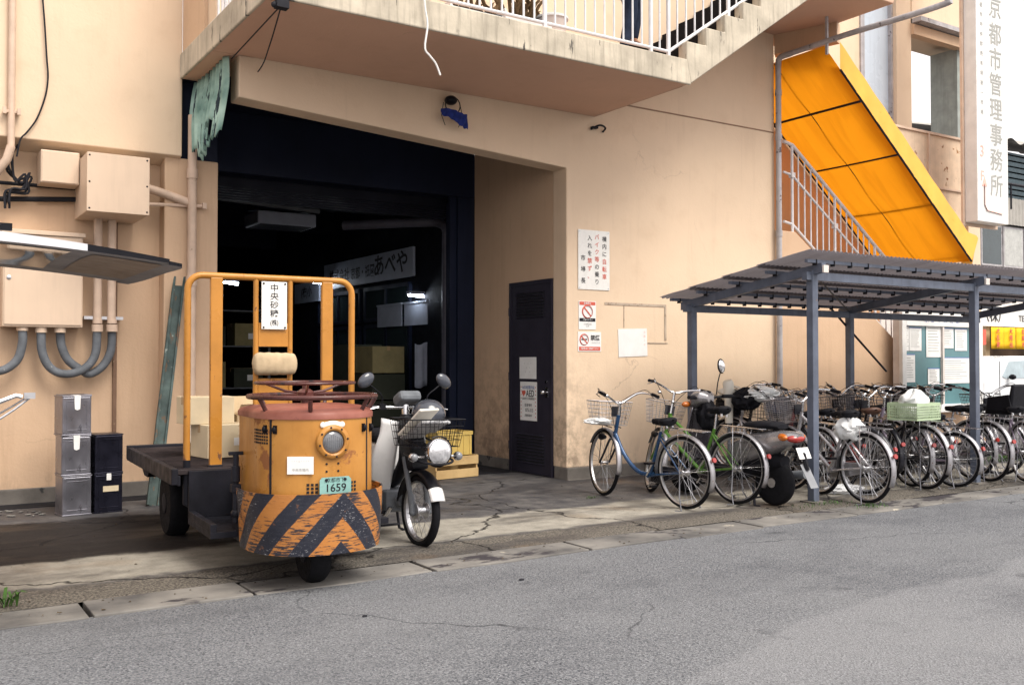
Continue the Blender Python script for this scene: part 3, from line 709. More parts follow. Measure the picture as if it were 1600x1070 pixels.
# ---- torn green corrugated sheet
t = MB(); XS = 2.66
def sheet(u, v):
    y = 9.02 + 1.12 * u
    tri = lambda x: abs((x % 1) - .5) * 2
    low = 3.44 + .07 * tri(u * 2.3 + .2) + .06 * tri(u * 7.7) + .05 * tri(u * 19.3 + .4) - .10 * (u > .33) + .09 * (u > .62)
    z = 4.25 + (low - 4.25) * v
    return (XS + .024 * math.sin(2 * math.pi * y / .125) - .05 * v + .02 * math.sin(3 * u + 4 * v), y + .006 * math.sin(13 * v), z)
t.grid(sheet, 72, 14)
# knock out a ragged hole
def keep(f):
    c = sum((t.v[i] for i in f), Vector()) / 4
    dy, dz = c.y - 9.40, c.z - 3.62
    return not (dy * dy / .014 + dz * dz / .012 < 1)
kf = [i for i, f in enumerate(t.f) if keep(f)]
t.f = [t.f[i] for i in kf]; t.m = [0] * len(kf); t.s = [True] * len(kf)
build(t, 'corrugated_sheet', M['tealsheet'], label='torn green corrugated sheet hanging at the left end of the balcony', cat='sheet', solid=.003)
# ---- awning over the lower stair
A = thing('awning', 'orange canvas awning sloping down over the outside stairs', 'awning', (11.6, 8.9, 3.4))
YO, YI = 8.2, 9.72
o0 = P(1313, 109, Y=YO); o1 = P(1518, 408, Y=YO)
sl2 = (o1.z - o0.z) / (o1.x - o0.x)
def canvas_mat():
    m, t, p = base_mat('orange_canvas'); v = coords(t, world=True)
    c = mixc(t, noise(t, v, 1.5, 4), (.60, .20, .010), (.80, .30, .015))
    s = noise(t, v, 7, 6, .7); c = mixc(t, ramp(t, s, .68, .74, 0, .6), c, (.35, .10, .02)); fl = noise(t, coords(t, (.35, 3.2, .35), world=True), 1.6, 3, .5, .6); c = mixc(t, ramp(t, fl, .48, .62, 0, .6), c, (.50, .15, .008))
    for n_ in t.nodes:
        pass
    df = nn(t, 'ShaderNodeBsdfDiffuse'); tr = nn(t, 'ShaderNodeBsdfTranslucent'); mx = nn(t, 'ShaderNodeMixShader'); mx.inputs[0].default_value = .52
    t.links.new(c, df.inputs[0]); t.links.new(mixc(t, .5, c, (.85, .33, .008)), tr.inputs[0]); t.links.new(df.outputs[0], mx.inputs[1]); t.links.new(tr.outputs[0], mx.inputs[2])
    t.links.new(mx.outputs[0], t.nodes['Material Output'].inputs[0]); return m
M['canvas'] = canvas_mat(); M['canvas2'] = mat('lit_canvas', (.80, .44, .09), .8, var=.08, vs=3, wear=[((.7, .33, .05), .66, 8)], bump=.2)  # canvas2: paler valance copy, the daylight on it put into the colour
zo = lambda x: o0.z + .30 + sl2 * (x - o0.x)     # outer top edge
def aw(u, v):
    x = 10.10 + (o1.x - 10.10) * u; sag = -.03 * abs(math.sin(u * 4 * math.pi)) * math.sin(math.pi * v)
    return (x + .25 * v * 0, YI + (YO - YI) * v, zo(x) - .02 + sag - .26 * (1 - v) * 0 - .28 * 0)
g = MB()
def aw2(u, v):
    p = aw(u, v); return (p[0], p[1], p[2] - .28)
g.grid(aw2, 48, 10); build(g, 'canopy', M['canvas'], A, world=True, recalc=False)
g = MB()
def val(u, v):
    x = o0.x - .02 + (o1.x - o0.x + .02) * u; return (x + .16 * v * (u > .98), YO - .012 - .008 * math.sin(u * 60) * (1 - v), zo(x) - .30 * (1 - v) + .0 + .006 * math.sin(u * 45) + .04 * v)
g.grid(val, 60, 4)
def val2(u, v):   # lower end flap
    return (o1.x + .0 + .10 * v, YO - .01 + (YI - YO) * u * .12, zo(o1.x) - .34 * (1 - v) - .02)
g.grid(val2, 4, 3)
build(g, 'valance', M['canvas2'], A, world=True, recalc=False)
g = MB()
for (qx, qy) in ((1343, 159), (1402, 242), (1456, 318), (1512, 392)):
    q = P(qx, qy, Y=YO + .02); g.tube([(q.x, YO, q.z), (q.x, YI, q.z)], .017, 6)
g.tube([(o0.x, YO, o0.z - .0), (o1.x, YO, o1.z)], .016, 6); g.tube([(10.10, YI, aw2(0, 0)[2]), (o1.x, YI, aw2(1, 0)[2])], .016, 6)
ym = YO + .55 * (YI - YO); g.tube([(10.10, ym, aw2(0, 0)[2] - .01), (o1.x, ym, aw2(1, 0)[2] - .01)], .006, 6)
build(g, 'awning_frame', M['iron'], A, world=True)
# ================================================================== TURRET TRUCK
T = thing('platform_truck', 'old ochre three-wheeled platform truck with black and yellow striped bumper, parked before the dark entrance', 'truck', (2.27, 5.80, 0), R(-3))
def tp(mb, name, mt, par=None, **kw): return build(mb, name, mt, par or T, **kw)
def bodypt(phi, z, off=0, rx=.365, ry=.335, cy=0.0):
    return Vector(((rx + off) * math.sin(phi), cy - (ry + off) * math.cos(phi), z))
def outline(rx, ry, back, n=28, cy=0):
    o = [(rx * math.sin(-math.pi / 2 + math.pi * i / n), cy - ry * math.cos(-math.pi / 2 + math.pi * i / n)) for i in range(n + 1)]
    return o + [(rx, back), (-rx, back)]
g = MB(); g.prism(outline(.365, .335, .40), 'z', .40, 1.045, sm=True); body = tp(g, 'body', M['yellow'], bevel=.006)
g = MB(); o1_ = outline(.372, .342, .41); 
lay = [(1.0, 1.035), (1.0, 1.065), (.96, 1.085), (.80, 1.105), (.4, 1.115)]
vs = []; n_ = len(o1_)
for s_, z_ in lay: vs += [(x * s_, (y - .03) * s_ + .03, z_) for x, y in o1_]
fs = [(i * n_ + j, i * n_ + (j + 1) % n_, (i + 1) * n_ + (j + 1) % n_, (i + 1) * n_ + j) for i in range(len(lay) - 1) for j in range(n_)] + [tuple((len(lay) - 1) * n_ + j for j in range(n_)), tuple(range(n_))]
g.add(vs, fs, 0, True); tp(g, 'hood', M['redtop'], label='faded red hood')
def strip(mb, phi, z0, z1, wd, off=.002, m=0):
    a = bodypt(phi, 0); t = Vector((math.cos(phi), math.sin(phi), 0)); nrm = Vector((math.sin(phi), -math.cos(phi), 0))
    X = Matrix(((t.x, nrm.x, 0, a.x), (t.y, nrm.y, 0, a.y), (0, 0, 1, 0), (0, 0, 0, 1)))
    mb.box(-wd / 2, wd / 2, -.004, off, z0, z1, m, X); return X
for ph in (R(-61), R(46)):
    g = MB(); strip(g, ph, .42, 1.035, .016); tp(g, 'panel_gap', M['ink'], body)
for ph, zz in ((R(-68), .975), (R(-55), .975), (R(38), .975), (R(54), .97)):
    g = MB(); X = strip(g, ph, zz - .025, zz + .025, .022, .012); g.ball((0, .016, zz), .014, .010, .020, xf=X); tp(g, 'latch', M['black'], body)
g = MB()
for i in range(9):
    for j in range(5): strip(g, R(-100 + i * 4.2) if True else 0, .885 + j * .019, .885 + j * .019 + .012, .014)
g2 = MB()
for i in range(8):
    for j in range(5):
        ph = R(-66 - i * 3.6)
        if ph < -math.pi / 2:   # on the flat side
            yy = (-math.pi / 2 - ph) * .36; g2.box(-.367, -.36, yy, yy + .014, .885 + j * .019, .897 + j * .019)
        else: strip(g2, ph, .885 + j * .019, .897 + j * .019, .014)
tp(g2, 'side_vent', M['ink'], body)
g2 = MB()
for i in range(13):
    for j in range(4): strip(g2, R(-22 + i * 4.0), .575 + j * .022, .590 + j * .022, .016)
tp(g2, 'front_vent', M['ink'], body)
# headlamp
def lampm(phi, z):
    a = bodypt(phi, z); return Matrix.Translation(a) @ Matrix.Rotation(phi, 4, 'Z') @ Matrix.Rotation(R(90), 4, 'X')
X = lampm(R(1), .90)
g = MB(); g.lathe([(.103, -.02), (.103, .012), (.097, .02), (.080, .024), (.070, .018), (.068, -.01)], 40, xf=X); ring_ = tp(g, 'headlight', M['yellow'])
g = MB(); g.lathe([(.069, .002), (.06, .012), (.04, .019), (.01, .021)], 32, xf=X)
tp(g, 'lens', M['lens'], ring_)
g = MB()
for i in range(9): g.cbox((-.052 + .013 * i, 0, .020 - .00001 * i), (.002, .09 - abs(i - 4) * .012, .004), xf=X)
tp(g, 'lens_rib', M['lens'], ring_)
g = MB()
for i in range(8):
    a = i * math.pi / 4 + .2; g.cyl(X @ Vector((.089 * math.cos(a), .089 * math.sin(a), .018)), X @ Vector((.089 * math.cos(a), .089 * math.sin(a), .027)), .006, 8)
tp(g, 'bolt', M['iron'], ring_)
g = MB()
for dx in (-.035, .035):
    for dz in (.77, .725): X2 = strip(MB(), R(1) + dx / .35, 0, 1, .01); g.cyl(X2 @ Vector((0, -.002, dz)), X2 @ Vector((0, .004, dz)), .007, 8)
tp(g, 'rivet', M['iron'], body)
# white emblem, label, number plate
g = MB(); X = lampm(R(1), 1.005)
g.ball((0, 0, .0), .055, .022, .006, 20, xf=X)
for q, rr in ((-.035, .03), (.035, .03), (-.06, .018), (.06, .018)): g.ball((q, -.002, 0), rr, .018, .006, 16, xf=X)
tp(g, 'emblem_plate', M['plate'], body)
X = lampm(R(-29), .765)
g = MB(); g.box(-.078, .078, -.052, .052, .0, .006, xf=X); lb = tp(g, 'label_plate', M['paper'], body)
text([('・・・１・・・・', X @ Matrix.Translation((0, .025, .007)), .014, 0), ('中央市場内', X @ Matrix.Translation((.0, -.028, .007)), .020, .003)], M['grey_ink'], body, world=False)
X = lampm(R(3), .64)
g = MB(); g.prism([(-.10, -.05), (.10, -.05), (.10, .035), (.085, .052), (-.085, .052), (-.10, .035)], 'z', .012, .018, xf=X)
pl = tp(g, 'number_plate', mat('pale_green_plate', (.22, .40, .37), .35, var=.12, vs=10, wear=[((.05, .06, .06), .66, 12)]))
text([('京都市下', X @ Matrix.Translation((0, .032, .019)), .030, .003), ('1659', X @ Matrix.Translation((0, -.014, .019)), .066, .012, 1.05)], M['ink'], pl, world=False)
for s in (-1, 1):
    g = MB(); g.cyl(X @ Vector((s * .06, .036, .017)), X @ Vector((s * .06, .036, .025)), .009, 8); tp(g, 'plate_bolt', M['iron'], pl)
# bumper with chevrons
def bumper_mat():
    m, t, p = base_mat('chevron_bumper'); v = coords(t, uv=True); o = coords(t)
    sx = nn(t, 'ShaderNodeSeparateXYZ'); t.links.new(v, sx.inputs[0])
    au = mth(t, 'ABSOLUTE', sx.outputs[0]); s = mth(t, 'ADD', mth(t, 'MULTIPLY', au, 1.08), sx.outputs[1])
    wob = mth(t, 'MULTIPLY', mth(t, 'SUBTRACT', noise(t, v, 9, 4), .5), .018)
    fr = mth(t, 'FRACT', mth(t, 'DIVIDE', mth(t, 'ADD', mth(t, 'ADD', s, wob), -.163), .292))
    st = ramp(t, fr, .50, .515)
    st = mth(t, 'MULTIPLY', st, ramp(t, fr, .985, 1, 1, 0))
    yel = mixc(t, noise(t, o, 5, 5), (.36, .125, .03), (.56, .235, .055)); blk = (.018, .020, .032)
    c = mixc(t, st, blk, yel)
    sc1 = noise(t, coords(t, (3, 26, 1), uv=True), 3.0, 8, .72)      # long horizontal scrapes
    reg = noise(t, v, 2.6, 4, .6)
    mk = ramp(t, mth(t, 'ADD', sc1, mth(t, 'MULTIPLY', reg, .55)), .80, .84)
    c = mixc(t, mth(t, 'MULTIPLY', mk, st), c, (.03, .028, .036))
    w2 = noise(t, coords(t, (7, 20, 1), uv=True), 5.0, 8, .75); r2 = noise(t, coords(t, (1, 1, 1), uv=True), 3.1, 3)
    ink = mth(t, 'SUBTRACT', 1.0, st)
    wk = mth(t, 'MULTIPLY', ramp(t, mth(t, 'ADD', w2, mth(t, 'MULTIPLY', r2, .4)), .815, .835), ink)
    c = mixc(t, wk, c, (.40, .40, .42))
    br = noise(t, v, 16, 7, .7); c = mixc(t, ramp(t, br, .62, .66, 0, .7), c, (.16, .07, .035))
    t.links.new(c, p.inputs['Base Color']); t.links.new(ramp(t, br, .4, .7, .3, .7), p.inputs['Roughness'])
    bumpn(t, p, mth(t, 'ADD', sc1, br), .35, .006); return m
M['bumper'] = bumper_mat()
g = MB(); nu, nv = 64, 10; g.uv = []
def bum(u, v, o=0):
    ph = R(-108) + R(216) * u
    q = bodypt(ph, .235 + .365 * v, o, rx=.440 - .025 * (1 - v), ry=.43 - .03 * (1 - v), cy=.02)
    if abs(ph) > math.pi / 2: q.y = .02 + (abs(ph) - math.pi / 2) * .5; q.x = math.copysign(.44 - .025 * (1 - v) + o, q.x)
    q.x += .004 * math.sin(9 * u + 3 * v); q.y += .006 * math.sin(14 * u); return q
for sgn, oo in ((0, 0.0), (1, -.008)):
    g.grid(lambda u, v: bum(u, v, oo), nu, nv)
    for i in range(nu + 1):
        for j in range(nv + 1): g.uv.append(((R(-108) + R(216) * i / nu) * .43 - .05, .235 + .365 * j / nv))
# edges
for i in range(nu):
    a = i * (nv + 1); b = (i + 1) * (nv + 1); h_ = (nu + 1) * (nv + 1)
    g.f.append([a, b, b + h_, a + h_]); g.f.append([a + nv, b + nv, b + nv + h_, a + nv + h_]); g.m += [0, 0]; g.s += [False, False]
tp(g, 'bumper', M['bumper'])
g = MB(); g.prism([(x, y) for x, y in outline(.40, .38, .42, cy=.02)], 'z', .25, .40, sm=True); tp(g, 'lower_frame', M['iron'])
# guard ring, struts, steering wheel
g = MB(); g.tube([Vector((.395 * math.cos(a), .02 + .385 * math.sin(a), 1.165)) for a in [2 * math.pi * i / 56 for i in range(56)]], .0155, 10, closed=True); rg = tp(g, 'guard_ring', M['redring'], label='chipped red guard ring')
for a in (200, 250, 310, 345, 60, 130):
    g = MB(); c_, s_ = math.cos(R(a)), math.sin(R(a)); g.tube([(.395 * c_, .02 + .385 * s_, 1.155), (.33 * c_, .02 + .32 * s_, 1.045)], .014, 8); g.cbox((.335 * c_, .02 + .32 * s_, 1.075), (.06, .03, .02), rz=R(a + 90)); tp(g, 'strut', M['redring'], rg)
g = MB(); zc = 1.245; g.tube([Vector((.315 * math.cos(a), .17 + .315 * math.sin(a), zc)) for a in [2 * math.pi * i / 48 for i in range(48)]], .0095, 8, closed=True)
for a in (15, 135, 255): g.tube([(0, .17, zc - .07), (.14 * math.cos(R(a)), .17 + .14 * math.sin(R(a)), zc - .055), (.31 * math.cos(R(a)), .17 + .31 * math.sin(R(a)), zc)], .009, 6)
g.lathe([(.05, -.10), (.055, -.06), (.03, -.04)], 16, xf=Matrix.Translation((0, .17, zc))); g.cyl((0, .17, 1.09), (0, .17, zc - .06), .028)
g.cyl((0, .17, zc - .04), (0, .17, zc - .02), .02)
tp(g, 'steering_wheel', M['redring'])
# wheels
def wheel_(mb_xf, r, wd, name, par, hub=M['iron'], rimr=.58):
    g = MB(); pr = [(r * rimr, -wd / 2), (r * .88, -wd / 2), (r * .97, -wd * .36), (r, -wd * .2), (r, wd * .2), (r * .97, wd * .36), (r * .88, wd / 2), (r * rimr, wd / 2)]
    g.lathe(pr, 40, xf=mb_xf); w0 = build(g, name, M['rubber'], par)
    g = MB(); g.lathe([(.03, -wd * .56), (r * .3, -wd * .54), (r * .35, -wd * .30), (r * rimr + .002, -wd * .35), (r * rimr + .002, wd * .35), (r * .35, wd * .3), (r * .3, wd * .54), (.03, wd * .56)], 28, xf=mb_xf)
    build(g, 'rim', hub, w0); return w0
RX = Matrix.Rotation(R(90), 4, 'Y')
wheel_(Matrix.Translation((0, .0, .185)) @ RX, .185, .13, 'wheel', T)
for s in (-1, 1): wheel_(Matrix.Translation((.035 + s * .47, 2.10, .265)) @ RX, .265, .16, 'wheel', T)
# frame and deck
CX = .035
g = MB(); g.box(CX - .67, CX + .62, .98, 2.88, .605, .64); dk = tp(g, 'deck', M['deck'], bevel=.004)
g = MB()
for i in range(28): g.box(CX - .66, CX + .60, 1.0 + i * .067, 1.0 + i * .067 + .012, .640, .648)
build(g, 'deck_batten', M['deck'], dk)
for s in (-1, 1):
    e0 = .62 if s > 0 else .67
    g = MB(); g.box(min(CX + s * e0, CX + s * (e0 + .045)), max(CX + s * e0, CX + s * (e0 + .045)), .95, 2.92, .54, .652); g.box(min(CX + s * (e0 - .02), CX + s * e0), max(CX + s * (e0 - .02), CX + s * e0), .97, 2.90, .53, .60); tp(g, 'side_rail', M['iron'], bevel=.006)
g = MB(); g.box(CX - .715, CX + .665, 2.88, 2.94, .55, .665); g.prism([(2.4, .54), (2.92, .54), (2.92, .50), (2.75, .42), (2.6, .42)], 'x', CX - .60, CX - .52); tp(g, 'end_rail', M['iron'], bevel=.005)
g = MB(); g.box(CX - .3, CX - .2, .5, 2.6, .40, .54); g.box(CX + .2, CX + .3, .5, 2.6, .40, .54); g.cyl((CX - .45, 2.1, .265), (CX + .45, 2.1, .265), .045); g.box(CX - .32, CX - .18, 2.02, 2.18, .26, .42); g.box(CX + .18, CX + .32, 2.02, 2.18, .26, .42); g.box(CX - .35, CX + .35, 1.2, 1.8, .20, .52)
tp(g, 'chassis', M['iron'], bevel=.01)
g = MB(); g.box(CX - .60, CX + .60, .30, .97, .27, .31); g.box(CX - .60, CX + .60, .945, .975, .31, .63); g.box(CX - .60, CX - .56, .30, .97, .31, .36); g.box(CX - .02, CX + .0, .4, .95, .312, .316)
tp(g, 'driver_step', M['iron'], bevel=.006)
# hoop and uprights
yh = 1.03; zh = 1.985; hw = .60; rc = .10
pts = [Vector((CX - hw, yh, .42))] + [Vector((CX - hw, yh, 1.0)), Vector((CX - hw, yh, zh - rc))] + [Vector((CX - hw + rc - rc * math.cos(a), yh, zh - rc + rc * math.sin(a))) for a in [R(15 * i) for i in range(1, 7)]]
pts += [Vector((2 * CX - p.x, p.y, p.z)) for p in reversed(pts)]
g = MB(); g.tube(pts, .0235, 12); tp(g, 'hoop', M['yellow2'])
g = MB(); g.tube([(CX - hw, yh, .70), (CX - hw, yh, .40), (CX - hw + .06, yh - .02, .37), (CX - hw + .30, yh - .02, .37)], .026, 10); tp(g, 'hoop_foot', M['iron'])
for s, xx in ((-1, CX - .405), (1, CX + .405)):
    g = MB(); g.box(xx - .042, xx + .042, yh - .02, yh + .02, .64, zh - .012); up = tp(g, 'upright', M['yellow2'], bevel=.006)
    g = MB(); g.box(xx - .05, xx + .05, yh - .028, yh + .028, .30, .66); build(g, 'socket', M['iron'], up, bevel=.004)
for xx in (CX - .125, CX + .125):
    g = MB(); g.tube([(xx, yh, .64), (xx, yh, zh - .01)], .019, 10); tp(g, 'inner_upright', M['yellow2'])
g = MB(); g.box(CX - .108, CX + .108, yh - .012, yh + .004, 1.50, 1.66); g.box(CX - .108, CX + .108, yh - .014, yh + .006, 1.49, 1.502); tp(g, 'back_panel', M['yellow2'])
g = MB(); g.box(CX - .108, CX + .108, yh - .012, yh + .004, 1.02, 1.26); tp(g, 'back_panel', M['yellow2'])
X = Matrix.Translation((CX, yh - .028, 1.785)) @ Matrix.Rotation(R(90), 4, 'X')
g = MB(); g.box(-.093, .093, -.172, .172, -.004, .004, xf=X); sp = tp(g, 'name_plate', M['plate'], bevel=.003)
text([(ch, X @ Matrix.Translation((0, .125 - i * .0615, .006)), .058, .005, 1.12) for i, ch in enumerate('中央砂糖')] + [('(株)', X @ Matrix.Translation((0, -.125, .006)), .047, .008, .8)], M['ink'], sp, world=False)
for a in (-1, 1):
    for b in (-1, 1):
        g = MB(); g.cyl(X @ Vector((a * .078, b * .158, .003)), X @ Vector((a * .078, b * .158, .009)), .007, 8); tp(g, 'bolt', M['iron'], sp)
def pad(u, v):
    a = 2 * math.pi * v; x = -.165 + .33 * u; e = (1 - .98 * abs(2 * u - 1) ** 14) * (1 + .02 * math.sin(5 * u))
    return (CX + x, yh - .05 + .045 * math.cos(a) * e + .0015 * math.sin(41 * u + 5 * v), 1.365 + .080 * math.copysign(abs(math.sin(a)) ** .6, math.sin(a)) * e + .0015 * math.sin(33 * u + 9 * v))
g = MB(); g.grid(pad, 40, 20)
tp(g, 'back_pad', M['burlap'])
# tow post
g = MB(); g.cyl((-.41, .30, .36), (-.41, .30, .80), .018); g.cyl((-.41, .30, .62), (-.41, .30, .72), .028); g.cbox((-.41, .30, .80), (.09, .03, .022)); g.cbox((-.41, .30, .58), (.06, .05, .05)); g.ball((-.41, .30, .42), .03)
tp(g, 'brake_lever', M['iron'], bevel=.003)
# ---- cartons on the deck
def carton(loc, d, rz, label, mt=None, name='carton', open_=False, tape=True, mark=None, grp=None, cat='box'):
    t = thing(name, label, cat, loc, rz, grp); w_, dd, h_ = d; mt = mt or M['carton']
    g = MB()
    if open_:
        for q in ((-w_ / 2, -w_ / 2 + .006, -dd / 2, dd / 2), (w_ / 2 - .006, w_ / 2, -dd / 2, dd / 2), (-w_ / 2 + .006, w_ / 2 - .006, -dd / 2, -dd / 2 + .006), (-w_ / 2 + .006, w_ / 2 - .006, dd / 2 - .006, dd / 2)): g.box(q[0], q[1], q[2], q[3], 0, h_)
        g.box(-w_ / 2 + .006, w_ / 2 - .006, -dd / 2 + .006, dd / 2 - .006, 0, .008)
    else: g.box(-w_ / 2, w_ / 2, -dd / 2, dd / 2, 0, h_)
    build(g, 'carton_body', mt, t, bevel=.004)
    if open_:
        for (c_, sz, rx_, ry_) in (((0, -dd / 2 - .03, h_ + .03), (w_, .005, .11), R(38), 0), ((w_ / 2 + .02, 0, h_ + .05), (.005, dd, .13), 0, R(20)), ((-w_ / 2 - .04, 0, h_ - .0), (.005, dd, .13), 0, R(-70)), ((0, dd / 2 + .01, h_ + .06), (w_, .005, .13), R(-12), 0)):
            g = MB(); g.cbox(c_, sz, rx=rx_, ry=ry_); build(g, 'flap', mt, t)
    elif tape:
        g = MB(); g.box(-w_ / 2 - .001, w_ / 2 + .001, -.024, .024, h_ - .06, h_ + .0015); build(g, 'packing_tape', M['tape'], t)
    if mark:
        g = MB(); g.box(mark[0] - mark[2] / 2, mark[0] + mark[2] / 2, -dd / 2 - .002, -dd / 2, mark[1] - mark[3] / 2, mark[1] + mark[3] / 2); build(g, 'label_sheet', M['paper'], t)
    return t
def tw(x, y, z=.648): return T.matrix_basis @ Vector((x, y, z))
T.matrix_basis  # noqa
bpy.context.view_layer.update()
Tm = Matrix.Translation(T.location) @ Matrix.Rotation(T.rotation_euler.z, 4, 'Z')
tw = lambda x, y, z=.649: tuple(Tm @ Vector((x, y, z)))
gc = 'cartons lying on the truck deck'
carton(tw(-.16, 1.75), (.36, .32, .25), R(8), 'large pale carton on the truck deck carrying another carton on top', M['carton2'], mark=(.08, .12, .10, .06), grp=gc)
carton(tw(-.26, 1.85, .90), (.36, .28, .21), R(4), 'pale carton stacked on top of the large carton behind the left upright', M['carton2'], grp=gc)
carton(tw(.13, 1.40), (.24, .28, .22), R(-6), 'open-flapped brown carton with a white label beside the truck body', M['carton'], open_=True, mark=(.02, .08, .10, .06), grp=gc)
carton(tw(.12, 2.1), (.30, .26, .32), R(12), 'tall open carton with raised flaps at the back of the deck', M['carton'], open_=True, grp=gc)

# ================================================================== DELIVERY MOPED
S = thing('delivery_moped', 'black and white delivery moped with newspapers in its front basket, beside the ochre truck', 'moped', (3.36, 6.44, 0), R(-92))
def sp_(mb, name, mt, par=None, **kw): return build(mb, name, mt, par or S, **kw)
M['spoke'] = mat('dull_spokes', (.30, .30, .32), .4, .8, var=.1, bump=0)
def spoked(par, name, c, r, tyre_r, nsp=28, xf=None, hubr=.05, hubw=.09, rimmat=None, tyremat=None):
    xf = xf or Matrix.Identity(4); c = Vector(c)
    X = xf @ Matrix.Translation(c) @ Matrix.Rotation(R(90), 4, 'X')
    g = MB(); rr = r - tyre_r * 1.75
    g.lathe([(rr - .010, -tyre_r * .5), (rr - .002, -tyre_r * .75), (rr + tyre_r * .35, -tyre_r * .8), (rr + tyre_r * .2, 0), (rr + tyre_r * .35, tyre_r * .8), (rr - .002, tyre_r * .75), (rr - .010, tyre_r * .5)], 48, xf=X)
    # open ring: drop the two end caps
    g.f = g.f[:-2]; g.m = g.m[:-2]; g.s = g.s[:-2]
    nv_ = 48; g.f += [[6 * nv_ + j, 6 * nv_ + (j + 1) % nv_, (j + 1) % nv_, j] for j in range(nv_)]; g.m += [0] * nv_; g.s += [True] * nv_
    g.lathe([(.008, -hubw * .6), (hubr, -hubw / 2), (hubr * 1.05, -hubw / 2 + .006), (hubr * .55, -hubw * .3), (hubr * .55, hubw * .3), (hubr * 1.05, hubw / 2 - .006), (hubr, hubw / 2), (.008, hubw * .6)], 20, xf=X)
    wq = build(g, name, rimmat or M['alu'], par)
    g = MB(); g.tube([X @ Vector(((r - tyre_r) * math.cos(a), (r - tyre_r) * math.sin(a), 0)) for a in [2 * math.pi * i / 56 for i in range(56)]], tyre_r, 10, closed=True); build(g, 'tyre', tyremat or M['rubber'], wq)
    g = MB()
    for i in range(nsp):
        a = 2 * math.pi * i / nsp; b = a + (.55 if i % 4 < 2 else -.55); s = 1 if i % 2 else -1
        g.tube([X @ Vector((hubr * .9 * math.cos(b), hubr * .9 * math.sin(b), s * hubw * .42)), X @ Vector((rr * math.cos(a), rr * math.sin(a), 0))], .0017, 3)
    build(g, 'spokes', M['spoke'], wq); return wq
def fender(c, r, a0, a1, wd, n=22, depth=.014, xf=None, th=.0):
    g = MB(); c = Vector(c)
    def fn(u, v):
        a = a0 + (a1 - a0) * u; q = (v - .5) * 2; rr = r - depth * abs(q) ** 2.2
        return (c.x + rr * math.cos(a), c.y + q * wd / 2, c.z + rr * math.sin(a))
    g.grid(fn, n, 6, xf=xf); return g
MR = .272
steer = Matrix.Translation((-.18, 0, .7)) @ Matrix.Rotation(R(3), 4, Vector((-.42, 0, 1))) @ Matrix.Translation((.18, 0, -.7))
spoked(S, 'front_wheel', (0, 0, MR), MR, .032, 32, steer, .058, .10)
spoked(S, 'rear_wheel', (-1.18, 0, MR), MR, .036, 32, None, .06, .11)
g = MB()
for s in (-1, 1):
    g.tube([(0.0, s * .068, MR), (-.035, s * .068, MR + .12)], .024, 12, xf=steer); g.tube([(-.03, s * .068, MR + .10), (-.15, s * .066, .66)], .020, 12, xf=steer, m=0); g.ball((0, s * .068, MR - .01), .026, xf=steer)
fk = sp_(g, 'fork', M['greym'])
g = MB(); g.prism([(.00, .58), (-.05, .75), (-.16, .98), (-.25, .98), (-.24, .75), (-.15, .55)], 'y', -.07, .07, xf=steer); build(g, 'fork_cover', M['black'], fk, bevel=.02)
fo = build(fender((0, 0, MR), MR + .035, R(28), R(172), .115, xf=steer, depth=.028), 'front_fender', M['black'], S, solid=.003)
g = fender((0, 0, MR), MR + .038, R(20), R(40), .12, xf=steer, depth=.028, n=8); build(g, 'fender_tip', M['shield'], fo, solid=.003)
build(fender((-1.18, 0, MR), MR + .045, R(15), R(190), .13, depth=.03), 'rear_fender', M['black'], S, solid=.003)
# leg shield: two curved wings and the centre spine
def shield(s):
    def fn(u, v):
        z = .30 + .62 * v; y = s * (.05 + (.10 + .06 * math.sin(math.pi * min(1, v * 1.1)) + .03 * v) * u)
        x = -.20 - .30 * (1 - v) ** 1.15 - .05 * u * u
        return (x - .07 * v * v, y, z + .03 * u * (v > .9))
    return fn
ls = None
for s in (-1, 1):
    g = MB(); g.grid(shield(s), 8, 14)
    ls = build(g, 'leg_shield', M['shield'], S, solid=.012, label='white leg shield')
g = MB(); g.tube(smoothpts([(-.22, 0, .88), (-.30, 0, .60), (-.50, 0, .44), (-.75, 0, .48), (-.95, 0, .62), (-1.3, 0, .62)], 5), [.05] * 15 + [.06] * 11, 10); sp_(g, 'frame', M['black'])
g = MB(); g.cbox((-.52, 0, .30), (.30, .22, .17)); g.cyl((-.36, 0, .30), (-.28, 0, .31), .055); g.cyl((-.52, -.15, .30), (-.52, .15, .30), .075); g.cyl((-.62, -.14, .31), (-.62, .14, .31), .06); eng = sp_(g, 'engine', M['greym'], bevel=.015)
g = MB(); g.tube(smoothpts([(-.36, -.08, .26), (-.45, -.12, .17), (-.75, -.14, .19), (-1.3, -.15, .26)], 5), [.018] * 6 + [.02, .025, .03, .034, .036, .038, .038, .038, .036, .03], 10); build(g, 'exhaust', M['chrome'], eng)
g = MB(); g.prism([(-.62, .52), (-.60, .74), (-1.0, .74), (-1.42, .70), (-1.45, .60), (-1.2, .56), (-.95, .46)], 'y', -.11, .11); sp_(g, 'body_cover', M['shield'], bevel=.03)
g = MB(); g.cbox((-.80, 0, .785), (.46, .27, .09)); sp_(g, 'seat', M['blackmat'], bevel=.035)
g = MB(); g.cbox((-1.25, 0, .76), (.40, .30, .02)); sp_(g, 'rear_rack', M['iron'])
for s in (-1, 1):
    g = MB(); g.tube([(-.40, s * .10, .22), (-.40, s * .28, .20)], .013, 8); g.tube([(-.40, s * .20, .20), (-.40, s * .30, .20)], .02, 8); sp_(g, 'footrest', M['blackmat'])
